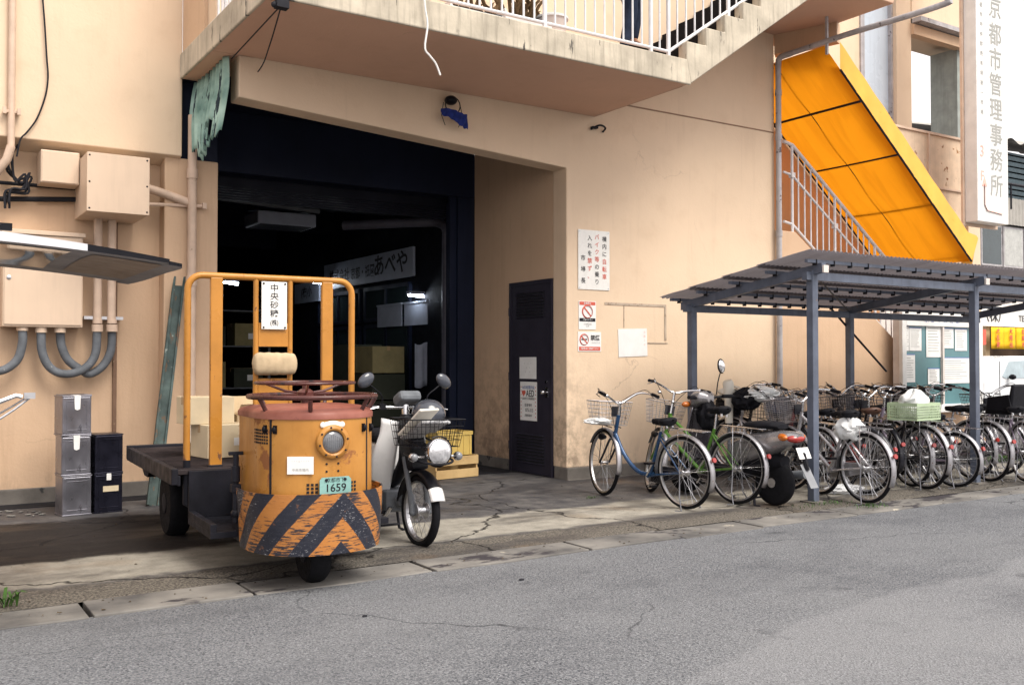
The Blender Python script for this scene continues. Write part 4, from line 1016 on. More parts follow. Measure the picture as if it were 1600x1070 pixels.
g = MB(); g.tube([(-.62, .08, .24), (-.60, .10, .05), (-.62, .16, .02)], .012, 6); g.tube([(-.62, -.08, .24), (-.60, -.10, .05), (-.62, -.16, .02)], .012, 6); g.tube([(-.60, .10, .08), (-.60, -.10, .08)], .01, 6); sp_(g, 'stand', M['iron'])
# handlebar, mirrors, meter
hb = (-.27, 0, 1.03)
g = MB(); g.tube(smoothpts([(-.37, .33, 1.02), (-.30, .20, 1.03), hb, (-.30, -.20, 1.03), (-.37, -.33, 1.02)], 5), .013, 10, xf=steer); g.cyl((-.26, 0, .9), (-.28, 0, 1.05), .03, xf=steer); hbo = sp_(g, 'handlebar', M['chrome'])
for s in (-1, 1):
    g = MB(); g.tube([(-.315, s * .225, 1.03), (-.375, s * .345, 1.02)], .018, 10, xf=steer); g.cbox((-.30, s * .19, 1.035), (.05, .05, .045), xf=steer); build(g, 'grip', M['blackmat'], hbo)
    g = MB(); g.tube([(-.29, s * .20, 1.02), (-.24, s * .25, 1.03), (-.25, s * .36, 1.01)], .005, 6, xf=steer); build(g, 'brake_lever', M['chrome'], hbo)
    mb_ = MB(); mb_.tube(smoothpts([(-.29, s * .19, 1.05), (-.285, s * .20, 1.12), (-.28, s * .26, 1.17), (-.28, s * .30, 1.20)], 4), .0055, 6, xf=steer)
    mr = build(mb_, 'mirror', M['black'], S)
    g = MB(); X = steer @ Matrix.Translation((-.28, s * .335, 1.235)) @ Matrix.Rotation(s * R(-38), 4, 'X'); g.ball((0, 0, 0), .030, .075, .050, 20, xf=X); build(g, 'mirror_shell', M['helmet'], mr)
g = MB(); g.cbox((-.25, 0, 1.10), (.15, .19, .085), xf=steer, ry=R(-25)); mt_ = sp_(g, 'meter_housing', M['greym'], bevel=.03)
g = MB(); g.cbox((-.20, 0, 1.11), (.02, .12, .045), xf=steer, ry=R(-25)); build(g, 'meter_glass', M['lens'], mt_, bevel=.008)
# basket
def wirebox(x0, x1, y0, y1, z0, z1, nx, ny, nz, r=.0022, taper=.03, xf=None, rim=.004, g=None):
    g = g or MB()
    def c(x, y, z):
        t = (z1 - z) / (z1 - z0) * taper
        return (x + (t if x == x0 else -t if x == x1 else 0), y + (t if y == y0 else -t if y == y1 else 0) , z)
    def cp(x, y, z):
        t = (z1 - z) / (z1 - z0) * taper; fx = (x - (x0 + x1) / 2) / ((x1 - x0) / 2); fy_ = (y - (y0 + y1) / 2) / ((y1 - y0) / 2)
        return (x - t * fx, y - t * fy_, z)
    for k in range(nz + 1):
        z = z0 + (z1 - z0) * k / nz; g.tube([cp(x0, y0, z), cp(x1, y0, z), cp(x1, y1, z), cp(x0, y1, z), cp(x0, y0, z)], rim if k == nz else r, 4, xf=xf)
    for i in range(nx + 1):
        x = x0 + (x1 - x0) * i / nx; g.tube([cp(x, y0, z1), cp(x, y0, z0), cp(x, y1, z0), cp(x, y1, z1)], r, 4, xf=xf)
    for i in range(1, ny):
        y = y0 + (y1 - y0) * i / ny; g.tube([cp(x0, y, z1), cp(x0, y, z0), cp(x1, y, z0), cp(x1, y, z1)], r, 4, xf=xf)
    return g
build(wirebox(-.10, .26, -.22, .22, .76, .96, 9, 12, 4, xf=steer, rim=.005), 'basket', M['black'], S)
g = MB(); g.tube([(-.12, -.10, .80), (.25, -.10, .74)], .008, 6, xf=steer); g.tube([(-.12, .10, .80), (.25, .10, .74)], .008, 6, xf=steer); g.tube(smoothpts([(-.05, -.12, .70), (.22, -.14, .66), (.30, 0, .64), (.22, .14, .66), (-.05, .12, .70)], 5), .009, 6, xf=steer); sp_(g, 'basket_carrier', M['black'])
X = steer @ Matrix.Translation((.27, 0, .73)) @ Matrix.Rotation(R(90), 4, 'Y')
g = MB(); g.lathe([(.03, -.12), (.075, -.09), (.095, -.03), (.098, .0), (.092, .008)], 32, xf=X); hl = sp_(g, 'headlight', M['chrome'])
g = MB(); g.lathe([(.090, .004), (.07, .018), (.03, .026), (.004, .028)], 32, xf=X); build(g, 'lens', mat('clear_lens', (.72, .72, .75), .08, .6, var=.35, vs=25, bump=.6, bs=45), hl)
g = MB(); g.tube([X @ Vector((.11 * math.cos(a), .11 * math.sin(a), -.02)) for a in [R(-30 + 20 * i) for i in range(13)]], .007, 6); build(g, 'lamp_guard', M['black'], hl)
for s in (-1, 1):
    g = MB(); g.cyl((.20, s * .09, .69), (.20, s * .17, .69), .01, xf=steer); g.ball((.215, s * .185, .69), .035, .034, .034, 16, xf=steer); il = sp_(g, 'indicator', M['chrome'])
    g = MB(); g.ball((.238, s * .185, .69), .018, .028, .028, 16, xf=steer); build(g, 'indicator_lens', M['lens'], il)
Sm = Matrix.Translation(S.location) @ Matrix.Rotation(S.rotation_euler.z, 4, 'Z')
# newspapers in the basket (thing of its own)
nt_ = thing('newspaper_bundle', 'grey and white folded newspapers leaning in the moped basket', 'newspapers', Sm @ Vector((.08, 0, .78)), R(-92))
M['news'] = mat('newsprint', (.46, .46, .47), .9, var=.25, vs=30, wear=[((.10, .10, .12), .57, 22, (1, 6, 1))], bump=.1)
for i, (dx, dy, rr, rz_) in enumerate(((0, -.03, 34, 10), (.03, .02, 42, -6), (-.04, .05, 55, 4), (.05, -.08, 20, 20))):
    g = MB(); g.cbox((dx, dy, .10 + .02 * i), (.30, .20, .022), ry=R(rr - 60), rz=R(rz_)); build(g, 'newspaper', M['news'] if i != 3 else M['paper2'], nt_, bevel=.009)
g = MB(); g.ball((0, 0, .10), .135, .12, .115, 24, top=1, bot=-.75)
hm = thing('helmet', 'dark round helmet hung behind the newspapers on the moped', 'helmet', Sm @ Vector((-.13, .13, .88)), 0)
build(g, 'helmet_shell', M['helmet'], hm)
g = MB(); g.cbox((0, -.12, .03), (.16, .06, .02), rx=R(10)); build(g, 'visor', M['black'], hm, bevel=.008)

# ================================================================== CRATES, TINS, LEANING BOARD
wc = P(718, 748, Z=.02)
def slat_crate(loc, rz, label, w_=.62, d_=.36, h_=.26):
    t = thing('wooden_crate', label, 'crate', loc, rz)
    for s in (-1, 1):
        for zz in (.055, h_ - .055):
            g = MB(); g.box(-w_ / 2, w_ / 2, s * d_ / 2 - .007, s * d_ / 2 + .007, zz - .05, zz + .05); build(g, 'side_board', M['wood'], t, bevel=.002)
    for s in (-1, 1):
        g = MB(); g.box(s * (w_ / 2 - .012) - .010, s * (w_ / 2 - .012) + .010, -d_ / 2 + .008, d_ / 2 - .008, 0, h_); build(g, 'end_board', M['wood'], t, bevel=.002)
    g = MB()
    for i in range(4): g.box(-w_ / 2 + .02, w_ / 2 - .02, -d_ / 2 + .02 + i * .085, -d_ / 2 + .09 + i * .085, 0.001, .012)
    build(g, 'bottom', M['wood'], t)
    return t
slat_crate((wc.x - .03, wc.y + .22, .024), R(8), 'pale wooden slat crate on the ground behind the moped')
t = thing('plastic_crate', 'small yellow plastic crate standing on the wooden crate', 'crate', (wc.x - .03, wc.y + .24, .286), R(5))
g = MB()
for (x0, x1, y0, y1) in ((-.24, -.23, -.16, .16), (.23, .24, -.16, .16), (-.23, .23, -.16, -.15), (-.23, .23, .15, .16)): g.box(x0, x1, y0, y1, 0, .27)
g.box(-.23, .23, -.15, .15, 0, .01)
build(g, 'crate_wall', M['ycrate'], t)
for i in range(6):
    g = MB(); g.box(-.22 + i * .085, -.205 + i * .085, -.168, -.1605, .01, .25); build(g, 'rib', M['ycrate'], t)
g = MB(); g.box(-.25, .25, -.172, .172, .245, .27); g2 = MB()
for (x0, x1, y0, y1) in ((-.25, -.241, -.172, .172), (.241, .25, -.172, .172), (-.241, .241, -.172, -.169), (-.241, .241, .161, .172)): g2.box(x0, x1, y0, y1, .235, .278)
build(g2, 'rim', M['ycrate'], t)
def tin(loc, rz, label, mt, lab=0, hook=False):
    t = thing('square_tin', label, 'tin', loc, rz, 'square tins stacked by the left wall'); a = .122; h = .352
    g = MB(); g.box(-a, a, -a, a, .008, h - .008); build(g, 'tin_body', mt, t, bevel=.012)
    for z0, z1 in ((0, .012), (h - .012, h)):
        g = MB(); g.box(-a - .003, a + .003, -a - .003, a + .003, z0, z1); build(g, 'rim', mt, t, bevel=.003)
    g = MB(); r0 = .085; pts = [(-r0, -a - .001, .05), (r0, -a - .001, .05), (r0, -a - .001, h - .05), (-r0, -a - .001, h - .05)]
    for p_, q_ in zip(pts, pts[1:] + pts[:1]): g.tube([p_, q_], .003, 4)
    build(g, 'pressed_panel', mt, t)
    if lab == 1:
        g = MB(); g.prism([(-.02, h - .12), (.0, h - .13), (.025, h - .12), (.03, h + .0), (-.025, h + .0)], 'y', -a - .006, -a - .003); g.box(-.025, .03, -a - .004, -a + .09, h + .001, h + .003); build(g, 'paper_seal', M['paper'], t, label='torn white paper seal')
    if lab == 2:
        g = MB(); g.box(-.05, .085, -a - .005, -a - .002, .19, .24); build(g, 'sticker', M['carton2'], t, label='beige sticker')
        g = MB(); g.box(-.02, .02, -a - .006, -a - .003, h - .06, h); build(g, 'paper_seal', M['paper'], t)
    return t
p1 = P(114, 806, Z=.022); p2 = P(163, 803, Z=.022); h = .353
tz = .023; rzt = R(6)
bx_, by_ = p1.x + .02, p1.y + .13
b2x, b2y = bx_ + .268, by_ + .03
tin((bx_, by_, tz), rzt, 'bottom tin of the left stack, bare and scuffed', M['tin'])
tin((bx_ - .005, by_, tz + h), rzt - R(2), 'middle tin of the left stack with a torn white seal', M['tin'], 1)
tin((bx_ - .01, by_, tz + 2 * h), rzt + R(2), 'top front tin of the left stack with a torn white seal', M['tin'], 1)
tin((bx_ + .04, by_ + .27, tz + 2 * h), rzt, 'half-hidden top tin behind the left stack', M['tin'])
tin((bx_ + .04, by_ + .27, tz + h), rzt, 'hidden middle tin behind the left stack', M['tin'])
tin((bx_ + .04, by_ + .27, tz), rzt, 'hidden bottom tin behind the left stack', M['tin'])
tin((b2x, b2y, tz), rzt, 'black bottom tin of the right stack with a beige sticker', M['tind'], 2)
tin((b2x, b2y, tz + h), rzt + R(1), 'dark top tin of the right stack', M['tind'])
# leaning board
a = P(238, 790, Z=.02); b = P(284, 398, Y=10.22)
LB = thing('leaning_board', 'weathered teal board with raised edges leaning against the wall behind the truck', 'board', (a.x, a.y, .022))
d_ = (b - Vector((a.x, a.y, .022))); Lb = d_.length; zx = d_.normalized(); xx_ = Vector((1, 0, 0)); xx_ = (xx_ - zx * xx_.dot(zx)).normalized(); yy_ = zx.cross(xx_)
X = Matrix(((xx_.x, yy_.x, zx.x, 0), (xx_.y, yy_.y, zx.y, 0), (xx_.z, yy_.z, zx.z, 0), (0, 0, 0, 1)))
g = MB(); g.box(-.045, .045, -.01, .01, 0, Lb, xf=X); build(g, 'panel', M['teal'], LB)
for x0 in (-.058, .036):
    g = MB(); g.box(x0, x0 + .022, -.035, .012, -.0, Lb + .0, xf=X); build(g, 'edge_rib', M['teal'], LB, bevel=.004)
# ================================================================== ELECTRIC CABINETS AND CONDUITS
def cab(px0, py0, px1, py1, Y, depth, name, label, extra=None):
    a = P(px0, py0, Y=Y); b = P(px1, py1, Y=Y); t = thing(name, label, 'box', ((a.x + b.x) / 2, Y + depth, b.z)); W = b.x - a.x; H = a.z - b.z
    g = MB(); g.box(-W / 2, W / 2, -depth, 0, 0, H); build(g, 'cabinet', M['boxc'], t, bevel=.008)
    return t, W, H
t, W, H = cab(5, 362, 129, 512, 10.08, .24, 'electric_cabinet', 'large cream electric cabinet on the left wall with grey conduits curving from its base')
g = MB(); g.box(-W / 2 - .01, W / 2 + .015, -.26, .0, H, H + .03); g.box(-W / 2 - .015, W / 2 + .018, -.268, -.26, H - .01, H + .03); build(g, 'rain_hood', M['boxc'], t, bevel=.004)
g = MB(); g.box(-W / 2 + .012, W / 2 - .012, -.252, -.2405, .02, H - .015); dr_ = build(g, 'cabinet_door', M['boxc'], t, bevel=.004)
g = MB(); g.lathe([(.02, 0), (.02, .006), (.008, .01)], 14, xf=Matrix.Translation((-W / 2 + .05, -.252, H * .52)) @ Matrix.Rotation(R(90), 4, 'X')); build(g, 'lock', M['alu'], dr_)
Yc = 10.15
def px_tube(pts, Y, r, n=12): return MB().tube(smoothpts([P(x_, y_, Y=Y) for x_, y_ in pts], 6), r, n)
cd_ = t
for pts in (((35, 515), (35, 535), (28, 560), (10, 576), (-15, 582)), ((64, 518), (66, 550), (78, 574), (100, 584), (128, 578), (148, 556), (152, 515)), ((94, 518), (96, 540), (106, 562), (124, 576), (140, 584), (160, 572), (173, 548), (175, 515))):
    o = build(px_tube(pts, Yc + (.04 if pts[0][0] == 94 else 0), .040), 'conduit', M['greym'], cd_, world=True)
    q = P(pts[0][0], pts[0][1], Y=Yc); g = MB(); g.cyl((q.x, q.y, q.z - .01), (q.x, q.y, q.z + .05), .052); build(g, 'collar', M['boxc'], o, world=True)
    if pts[-1][0] > 0:
        q = P(pts[-1][0], pts[-1][1], Y=Yc); g = MB(); g.cyl((q.x, q.y, q.z - .02), (q.x, q.y, q.z + .05), .053); g.cyl((q.x, q.y, q.z + .06), (q.x, q.y, q.z + .10), .045); build(g, 'collar', M['pipe'], o, world=True)
t2, W2, H2 = cab(136, 237, 233, 337, 9.62, .68, 'junction_box', 'deep cream junction box hanging under the overhang, pipes leading down from it')
g = MB(); g.box(-W2 / 2 + .0, W2 / 2 + .0, -.690, -.681, .0, H2); lid = build(g, 'lid', M['boxc'], t2, bevel=.003)
for a_ in (-1, 1):
    for b_ in (.05, .5, .95):
        g = MB(); g.ball((a_ * W2 * .46, -.690, H2 * b_), .009, .006, .009, 8); build(g, 'screw', M['iron'], lid)
for px_ in (152, 174):
    q = P(px_, 500, Y=Yc); z1_ = t2.location.z
    g = MB(); g.tube([(q.x, q.y, q.z - .03), (q.x, q.y, z1_ + .02)], .040, 12); build(g, 'riser_pipe', M['pipe'], t2, world=True)
g = MB(); q = P(165, 497, Y=Yc + .02); g.box(q.x - .20, q.x + .16, Yc + .0, Yc + .17, q.z - .015, q.z + .015); build(g, 'bracket', M['alu'], t2, world=True)
t3, W3, H3 = cab(64, 233, 124, 290, 10.0, .3, 'junction_box', 'small cream junction box left of the deep one, under the overhang')
g = MB(); g.box(-W3 / 2 + .01, W3 / 2 - .01, -.308, -.3005, .01, H3 - .01); build(g, 'lid', M['boxc'], t3, bevel=.003)
# thin conduit down the wall
g = MB(); q = P(180, 520, Y=10.3); g.box(q.x - .02, q.x + .015, 10.285, 10.32, .17, 3.4); bp(g, 'wall_seam_strip', mat('brown_strip', (.20, .12, .08), .7, wear=[((.4, .3, .2), .6, 20)]))

# ================================================================== VAN WITH RAISED TAILGATE (mostly out of frame)
V = thing('van', 'silver van at the left edge with its tailgate raised', 'van', (-1.6, 6.0, 0))
M['silver'] = mat('silver_paint', (.60, .60, .63), .25, 0, var=.02, bump=0, coat=.7)
g = MB(); g.prism([(-3.6, .30), (.18, .30), (.22, .9), (.12, 1.5), (.02, 1.93), (-2.6, 1.95), (-3.3, 1.35), (-3.9, 1.1), (-3.95, .5)], 'y', 5.32, 6.72); build(g, 'body', M['silver'], V, world=True, bevel=.06, seg=3)
g = MB(); g.prism([(-2.9, 1.38), (-.15, 1.38), (-.22, 1.80), (-2.5, 1.80)], 'y', 5.31, 6.73); build(g, 'side_window', M['glass'], V, world=True, bevel=.01)
for xx in (-.7, -3.1):
    for yy in (5.40, 6.64): wheel_(Matrix.Translation((xx - V.location.x, yy - V.location.y, .29)) @ Matrix.Rotation(R(90), 4, 'X'), .29, .17, 'wheel', V)
g = MB()
def gate(u, v, th=0):
    x = .05 + 1.35 * u; y = 5.30 + 1.38 * v
    z = 2.06 - .085 * u ** 2 - .05 * u - .035 * (1 - math.sin(math.pi * v)) * .6
    z -= th * (1 - .70 * u); return (x - (.07 * (abs(v - .5) * 2) ** 3) * (u > .9), y, z)
n1_, n2_ = 20, 10
g.grid(lambda u, v: gate(u, v, 0), n1_, n2_); g.grid(lambda u, v: gate(u, v, .06), n1_, n2_, m=2)
h_ = (n1_ + 1) * (n2_ + 1)
for i in range(n1_):
    for e in (0, n2_): a_ = i * (n2_ + 1) + e; b_ = (i + 1) * (n2_ + 1) + e; g.f.append([a_, b_, b_ + h_, a_ + h_]); g.m.append(0 if i < 12 else 1); g.s.append(False)
for j in range(n2_):
    for e in (0, n1_): a_ = e * (n2_ + 1) + j; g.f.append([a_, a_ + 1, a_ + 1 + h_, a_ + h_]); g.m.append(0); g.s.append(False)
tg = build(g, 'tailgate', [M['silver'], M['black'], mat('grey_inner_trim', (.26, .26, .27), .6)], V, world=True)
g = MB()
g.grid(lambda u, v: tuple(Vector(gate(.06 + .50 * u, .12 + .76 * v, .06)) + Vector((0, 0, -.004))), 8, 6); build(g, 'rear_window', M['glass'], tg, world=True)
g = MB(); g.grid(lambda u, v: tuple(Vector(gate(.64 + .28 * u, .12 + .76 * v, .06)) + Vector((0, 0, -.004))), 8, 6); build(g, 'trim_panel', mat('tan_trim', (.30, .24, .19), .6, var=.15), tg, world=True)
g = MB(); q = gate(.24, .03); g.tube([(q[0] - .12, q[1] + .05, q[2] + .02), (q[0] + .10, q[1] + .04, q[2] + .03)], .014, 6); g.cbox((q[0] + .12, q[1] + .05, q[2] + .025), (.06, .04, .035)); build(g, 'wiper', M['black'], tg, world=True)
g = MB(); a = P(-12, 652, Y=5.32); b = P(46, 618, Y=5.32); c_ = P(-12, 632, Y=5.32)
g.tube([a, P(20, 634, Y=5.32), b], .010, 6, flat=.5); g.tube([c_, P(25, 618, Y=5.32), P(34, 620, Y=5.32)], .012, 6); g.cbox(b, (.05, .03, .03)); g.tube([a + Vector((0, 0, -.03)), P(22, 640, Y=5.32), b + Vector((0, 0, -.012))], .006, 6)
g.tube([a, (0.18, 5.36, a.z - .02)], .01, 6)
build(g, 'tailgate_strut', M['alu'], V, world=True)
# ================================================================== BICYCLES
M['bluef'] = mat('blue_bike_paint', (.015, .055, .14), .3, .2, var=.15, bump=0, coat=.4)
M['greenf'] = mat('green_bike_paint', (.075, .195, .025), .35, .1, var=.15, bump=0, coat=.3)
M['silverf'] = mat('silver_bike_paint', (.50, .49, .52), .3, .5, var=.1, bump=0, coat=.4, wear=[((.2, .12, .08), .7, 20)])
M['blackf'] = mat('black_bike_paint', (.02, .02, .026), .3, 0, var=.2, bump=0, coat=.4)
M['mauvef'] = mat('mauve_bike_paint', (.28, .23, .30), .3, .2, var=.1, bump=0, coat=.3)
M['redf'] = mat('dark_red_bike_paint', (.22, .03, .03), .3, .2, var=.1, bump=0, coat=.3)
M['brown'] = mat('brown_saddle', (.10, .05, .035), .5, var=.2, bump=.1)
M['mesh'] = mat('wire_mesh', (.33, .31, .32), .45, .7, var=.2, bump=0, wear=[((.14, .08, .05), .6, 18)])
M['pgreen'] = mat('pale_green_plastic', (.42, .52, .34), .4, var=.08, bump=0)
M['bag'] = mat('white_plastic_bag', (.72, .73, .73), .4, var=.08, vs=5, bump=.5, bs=14)
M['fmetal'] = mat('scratched_fender', (.40, .39, .41), .36, .7, var=.2, vs=4, wear=[((.22, .13, .08), .62, 9), ((.12, .12, .13), .66, 17)], bump=.05)

def bike(px, py, head, label, fm, steer=0, fend=None, saddle='blackmat', rack=True, basket='wire', bars='swept', R_=.335, frame='low', lean=0, wb=1.08, back=None, front_contact=None, stand='legs', saddle_z=.80, guard=False, mirror_=False, tyre=None):
    """rear wheel stands at photo pixel px,py on the ground; head = degrees left of the wall normal"""
    q = P(px, py, Z=.025)
    t = thing('bicycle', label, 'bicycle', (q.x, q.y, .025), R(90 + head), 'bicycles parked in a row under the shelter')
    t.rotation_euler.x = R(lean)
    fend = fend or M['fmetal']; tr = .0195; yb = 0
    def bb(mb, name, mt, par=None, **kw): return build(mb, name, mt, par or t, **kw)
    ht = Vector((.86, 0, .83)); hbm = Vector((.925, 0, .60)) if wb < 1.2 else Vector((.95, 0, .6))
    ax = (ht - hbm).normalized()
    stx = Matrix.Translation(ht) @ Matrix.Rotation(R(steer), 4, ax) @ Matrix.Translation(-ht)
    fw = Vector((wb, 0, R_))
    spoked(t, 'rear_wheel', (0, 0, R_), R_, tr, 30, None, .030, .09, M['alu'], tyre)
    spoked(t, 'front_wheel', fw, R_, tr, 30, stx, .022, .08, M['alu'], tyre)
    # frame
    bbk = Vector((.44, 0, .275)); st_top = Vector((.285, 0, .70)); g = MB()
    g.tube([hbm, ht], .019, 10)
    if frame == 'low': g.tube(smoothpts([hbm + Vector((-.0, 0, .06)), (.80, 0, .45), (.62, 0, .30), bbk], 5), .021, 10)
    elif frame == 'double':
        g.tube([hbm + Vector((0, 0, .03)), bbk], .019, 10); g.tube([ht + Vector((.01, 0, -.03)), bbk.lerp(st_top, .42)], .016, 10)
    else:
        g.tube([hbm + Vector((0, 0, .03)), bbk], .018, 10); g.tube([ht + Vector((.01, 0, -.03)), bbk.lerp(st_top, .93)], .016, 10)
    g.tube([bbk, st_top], .016, 10); g.cyl(bbk + Vector((0, -.04, 0)), bbk + Vector((0, .04, 0)), .024)
    for s in (-1, 1):
        g.tube([bbk + Vector((-.03, s * .02, 0)), Vector((.15, s * .045, R_ - .02)), Vector((0, s * .06, R_))], .010, 8)
        g.tube([bbk.lerp(st_top, .88) + Vector((0, s * .015, 0)), Vector((0, s * .06, R_))], .008, 8)
    bb(g, 'frame', fm)
    g = MB()
    for s in (-1, 1): g.tube(smoothpts([hbm + Vector((.0, s * .02, -.01)), hbm + Vector((.02, s * .05, -.03)), fw.lerp(hbm, .4) + Vector((-.01, s * .052, 0)), fw + Vector((0, s * .052, 0))], 4), .011, 8, xf=stx)
    bb(g, 'fork', M['blackf'] if fm in (M['bluef'], M['blackf']) else (M['chrome'] if fm in (M['silverf'],) else fm))
    f1 = bb(fender((0, 0, R_), R_ + .022, R(-8 if stand == 'legs' else 5), R(205), .066), 'rear_fender', fend, solid=.002)
    g = MB()
    for s in (-1, 1):
        for a in (8, 60): g.tube([(0, s * .055, R_), ((R_ + .02) * -math.cos(R(a)) * 1, s * .02, R_ + (R_ + .02) * math.sin(R(a)))], .0028, 4)
    build(g, 'fender_stay', M['chrome'], f1)
    f2 = bb(fender(fw, R_ + .020, R(30), R(195), .060, xf=stx), 'front_fender', fend, solid=.002)
    g = MB(); g.cyl((-(R_ + .015), 0, R_ + .14), (-(R_ + .035), 0, R_ + .145), .023, 14)
    build(g, 'reflector', M['redlens'], f1)
    # saddle
    g = MB(); sz = saddle_z
    def sad(u, v):
        a = 2 * math.pi * v; x = -.135 + .27 * u
        T_ = ((0, .02, .004), (.04, .068, .022), (.15, .098, .030), (.35, .088, .027), (.55, .050, .024), (.8, .027, .021), (.95, .022, .018), (1.0, .006, .004))
        k = max(i for i in range(len(T_) - 1) if T_[i][0] <= u + 1e-9); f_ = (u - T_[k][0]) / (T_[k + 1][0] - T_[k][0]); w_ = T_[k][1] + (T_[k + 1][1] - T_[k][1]) * f_; hh = T_[k][2] + (T_[k + 1][2] - T_[k][2]) * f_
        s_ = math.sin(a)
        return (.26 + x, w_ * math.cos(a), sz + hh * (s_ * 1.1 if s_ > 0 else s_ * 1.9) + .022 * (1 - u) ** 2 + .006 * u)
    g.grid(sad, 20, 16)
    sd_ = bb(g, 'saddle', M[saddle])
    g = MB(); g.tube([st_top, (.265, 0, sz - .02)], .0125, 10); g.tube([(.16, .025, sz - .03), (.36, .012, sz - .025)], .004, 5); g.tube([(.16, -.025, sz - .03), (.36, -.012, sz - .025)], .004, 5)
    for s in (-1, 1): g.tube([(.19 + .007 * i, s * .035 + .018 * math.cos(i * 1.3), sz - .05 + .018 * math.sin(i * 1.3)) for i in range(0, 12)] if False else [(.175, s * .04, sz - .06), (.175, s * .04, sz)], .015, 8)
    build(g, 'seat_post', M['chrome'], sd_)
    # handlebars
    c0 = Vector((.835, 0, .93)); 
    if bars == 'swept': bp_ = [(.60, .29, 1.025), (.70, .285, 1.045), (.83, .20, 1.05), (.86, .06, .965), (.845, 0, .94)]
    elif bars == 'flat': bp_ = [(.70, .32, 1.10), (.78, .26, 1.11), (.845, .12, 1.08), (.85, .05, 1.05), (.845, 0, 1.04)]
    else: bp_ = [(.62, .25, .93), (.74, .25, .99), (.84, .16, 1.02), (.87, .05, .97), (.845, 0, .94)]
    full = [Vector(p) for p in bp_] + [Vector((p[0], -p[1], p[2])) for p in reversed(bp_[:-1])]
    g = MB(); g.tube(smoothpts(full, 5), .0105, 8, xf=stx); g.tube([ht + Vector((0, 0, -.01)), c0 + Vector((.01, 0, .12 if bars == 'flat' else .02))], .014, 10, xf=stx); g.ball(c0 + Vector((.012, 0, .015)), .02, xf=stx)
    hb_ = bb(g, 'handlebar', M['chrome'])
    for s in (-1, 1):
        a_ = Vector((bp_[0][0], s * bp_[0][1], bp_[0][2])); b_ = Vector((bp_[1][0], s * bp_[1][1], bp_[1][2])); g = MB(); g.tube([a_ + (a_ - b_) * .06, a_.lerp(b_, 1.05)], .0165, 10, xf=stx); build(g, 'grip', M['black'], hb_)
        g = MB(); c_ = b_ + (b_ - a_) * .25; g.cbox(c_, (.035, .022, .022), xf=stx); g.tube([c_ + Vector((.02, 0, -.01)), c_ + Vector((.03, s * .02, -.02)), a_.lerp(b_, .3) + Vector((.045, s * .012, -.03))], .0045, 5, xf=stx); build(g, 'brake_lever', M['alu'], hb_)
        g = MB(); e_ = Vector((.90, s * .02, .70)); g.tube([stx @ p for p in smoothpts([c_, c_ + Vector((.11, -s * .04, .03)), Vector((.96, s * .05, .93)), e_], 5)], .0032, 5); build(g, 'brake_cable', M['black'], hb_)
    g = MB(); g.ball(Vector((.80, .17, 1.015)), .022, .022, .018, xf=stx); build(g, 'bell', M['chrome'], hb_)
    # basket, lamp
    if basket in ('wire', 'dark', 'mesh'):
        mt = {'wire': M['mesh'], 'dark': M['blackf'], 'mesh': M['mesh']}[basket]
        bk = bb(wirebox(.93, 1.22, -.185, .185, .72, .955, 8, 9, 6 if basket != 'mesh' else 12, taper=.035, xf=stx, rim=.005, r=.0021 if basket != 'mesh' else .0018), 'front_basket', mt)
        g = MB(); g.tube([(.90, .05, .70), (1.06, .06, .715)], .006, 5, xf=stx); g.tube([(.90, -.05, .70), (1.06, -.06, .715)], .006, 5, xf=stx); g.tube([fw + Vector((0, .06, .02)), (1.06, .075, .72)], .004, 5, xf=stx); g.tube([fw + Vector((0, -.06, .02)), (1.06, -.075, .72)], .004, 5, xf=stx); g.cbox((.915, 0, .86), (.014, .10, .10), xf=stx)
        build(g, 'basket_bracket', M['blackf'], bk)
    g = MB(); g.tube([(1.0, .07, .60), (1.06, .07, .60), (1.09, .07, .60)], [.018, .034, .036], 12, xf=stx); lm = bb(g, 'lamp', M['black'])
    g = MB(); g.ball((1.09, .07, .60), .012, .032, .032, xf=stx); build(g, 'lens', M['lens'], lm)
    # rack, stand, crank
    if rack:
        g = MB(); zr = R_ * 2 + .055
        for s in (-.055, -.02, .02, .055): g.tube([(-.28, s, zr), (.19, s * .6, zr + .015)], .0045, 5)
        for xx in (-.28, -.15, 0, .12): g.tube([(xx, -.055, zr), (xx, .055, zr)], .0045, 5)
        for s in (-1, 1): g.tube([(-.12, s * .055, zr), (0, s * .068, R_)], .004, 5); g.tube([(.02, s * .055, zr), (0, s * .068, R_)], .004, 5)
        bb(g, 'rear_rack', M['chrome'])
    g = MB()
    if stand == 'legs':
        for s in (-1, 1): g.tube([(0, s * .065, R_), (-.01, s * .085, .12), (-.07, s * .13, .006), (-.02, s * .16, .004)], .0065, 6)
        g.tube([(-.03, -.10, .09), (-.03, .10, .09)], .004, 5)
    else: g.tube([(.05, .06, R_ - .06), (-.02, .17, .006)], .008, 6)
    bb(g, 'kickstand', M['stand'])
    g = MB(); g.tube([bbk + Vector((0, -.055, 0)), bbk + Vector((.10, -.065, -.13))], .008, 6); g.tube([bbk + Vector((0, .055, 0)), bbk + Vector((-.10, .065, .13))], .008, 6); g.cyl(bbk + Vector((0, -.045, 0)), bbk + Vector((0, -.05, 0)), .085, 24)
    cr = bb(g, 'crankset', M['alu'])
    for s, dx, dz in ((-1, .10, -.13), (1, -.10, .13)):
        g = MB(); g.cbox(bbk + Vector((dx, s * .11, dz)), (.075, .085, .022)); build(g, 'pedal', M['black'], cr, bevel=.004)
    g = MB(); g.prism([(.53, .275), (.50, .35), (.42, .36), (.02, R_ + .035), (-.04, R_), (.02, R_ - .045), (.42, .19), (.50, .20)], 'y', -.075, -.045); bb(g, 'chain_case', M['blackf'] if fm is not M['silverf'] else fend, bevel=.006)
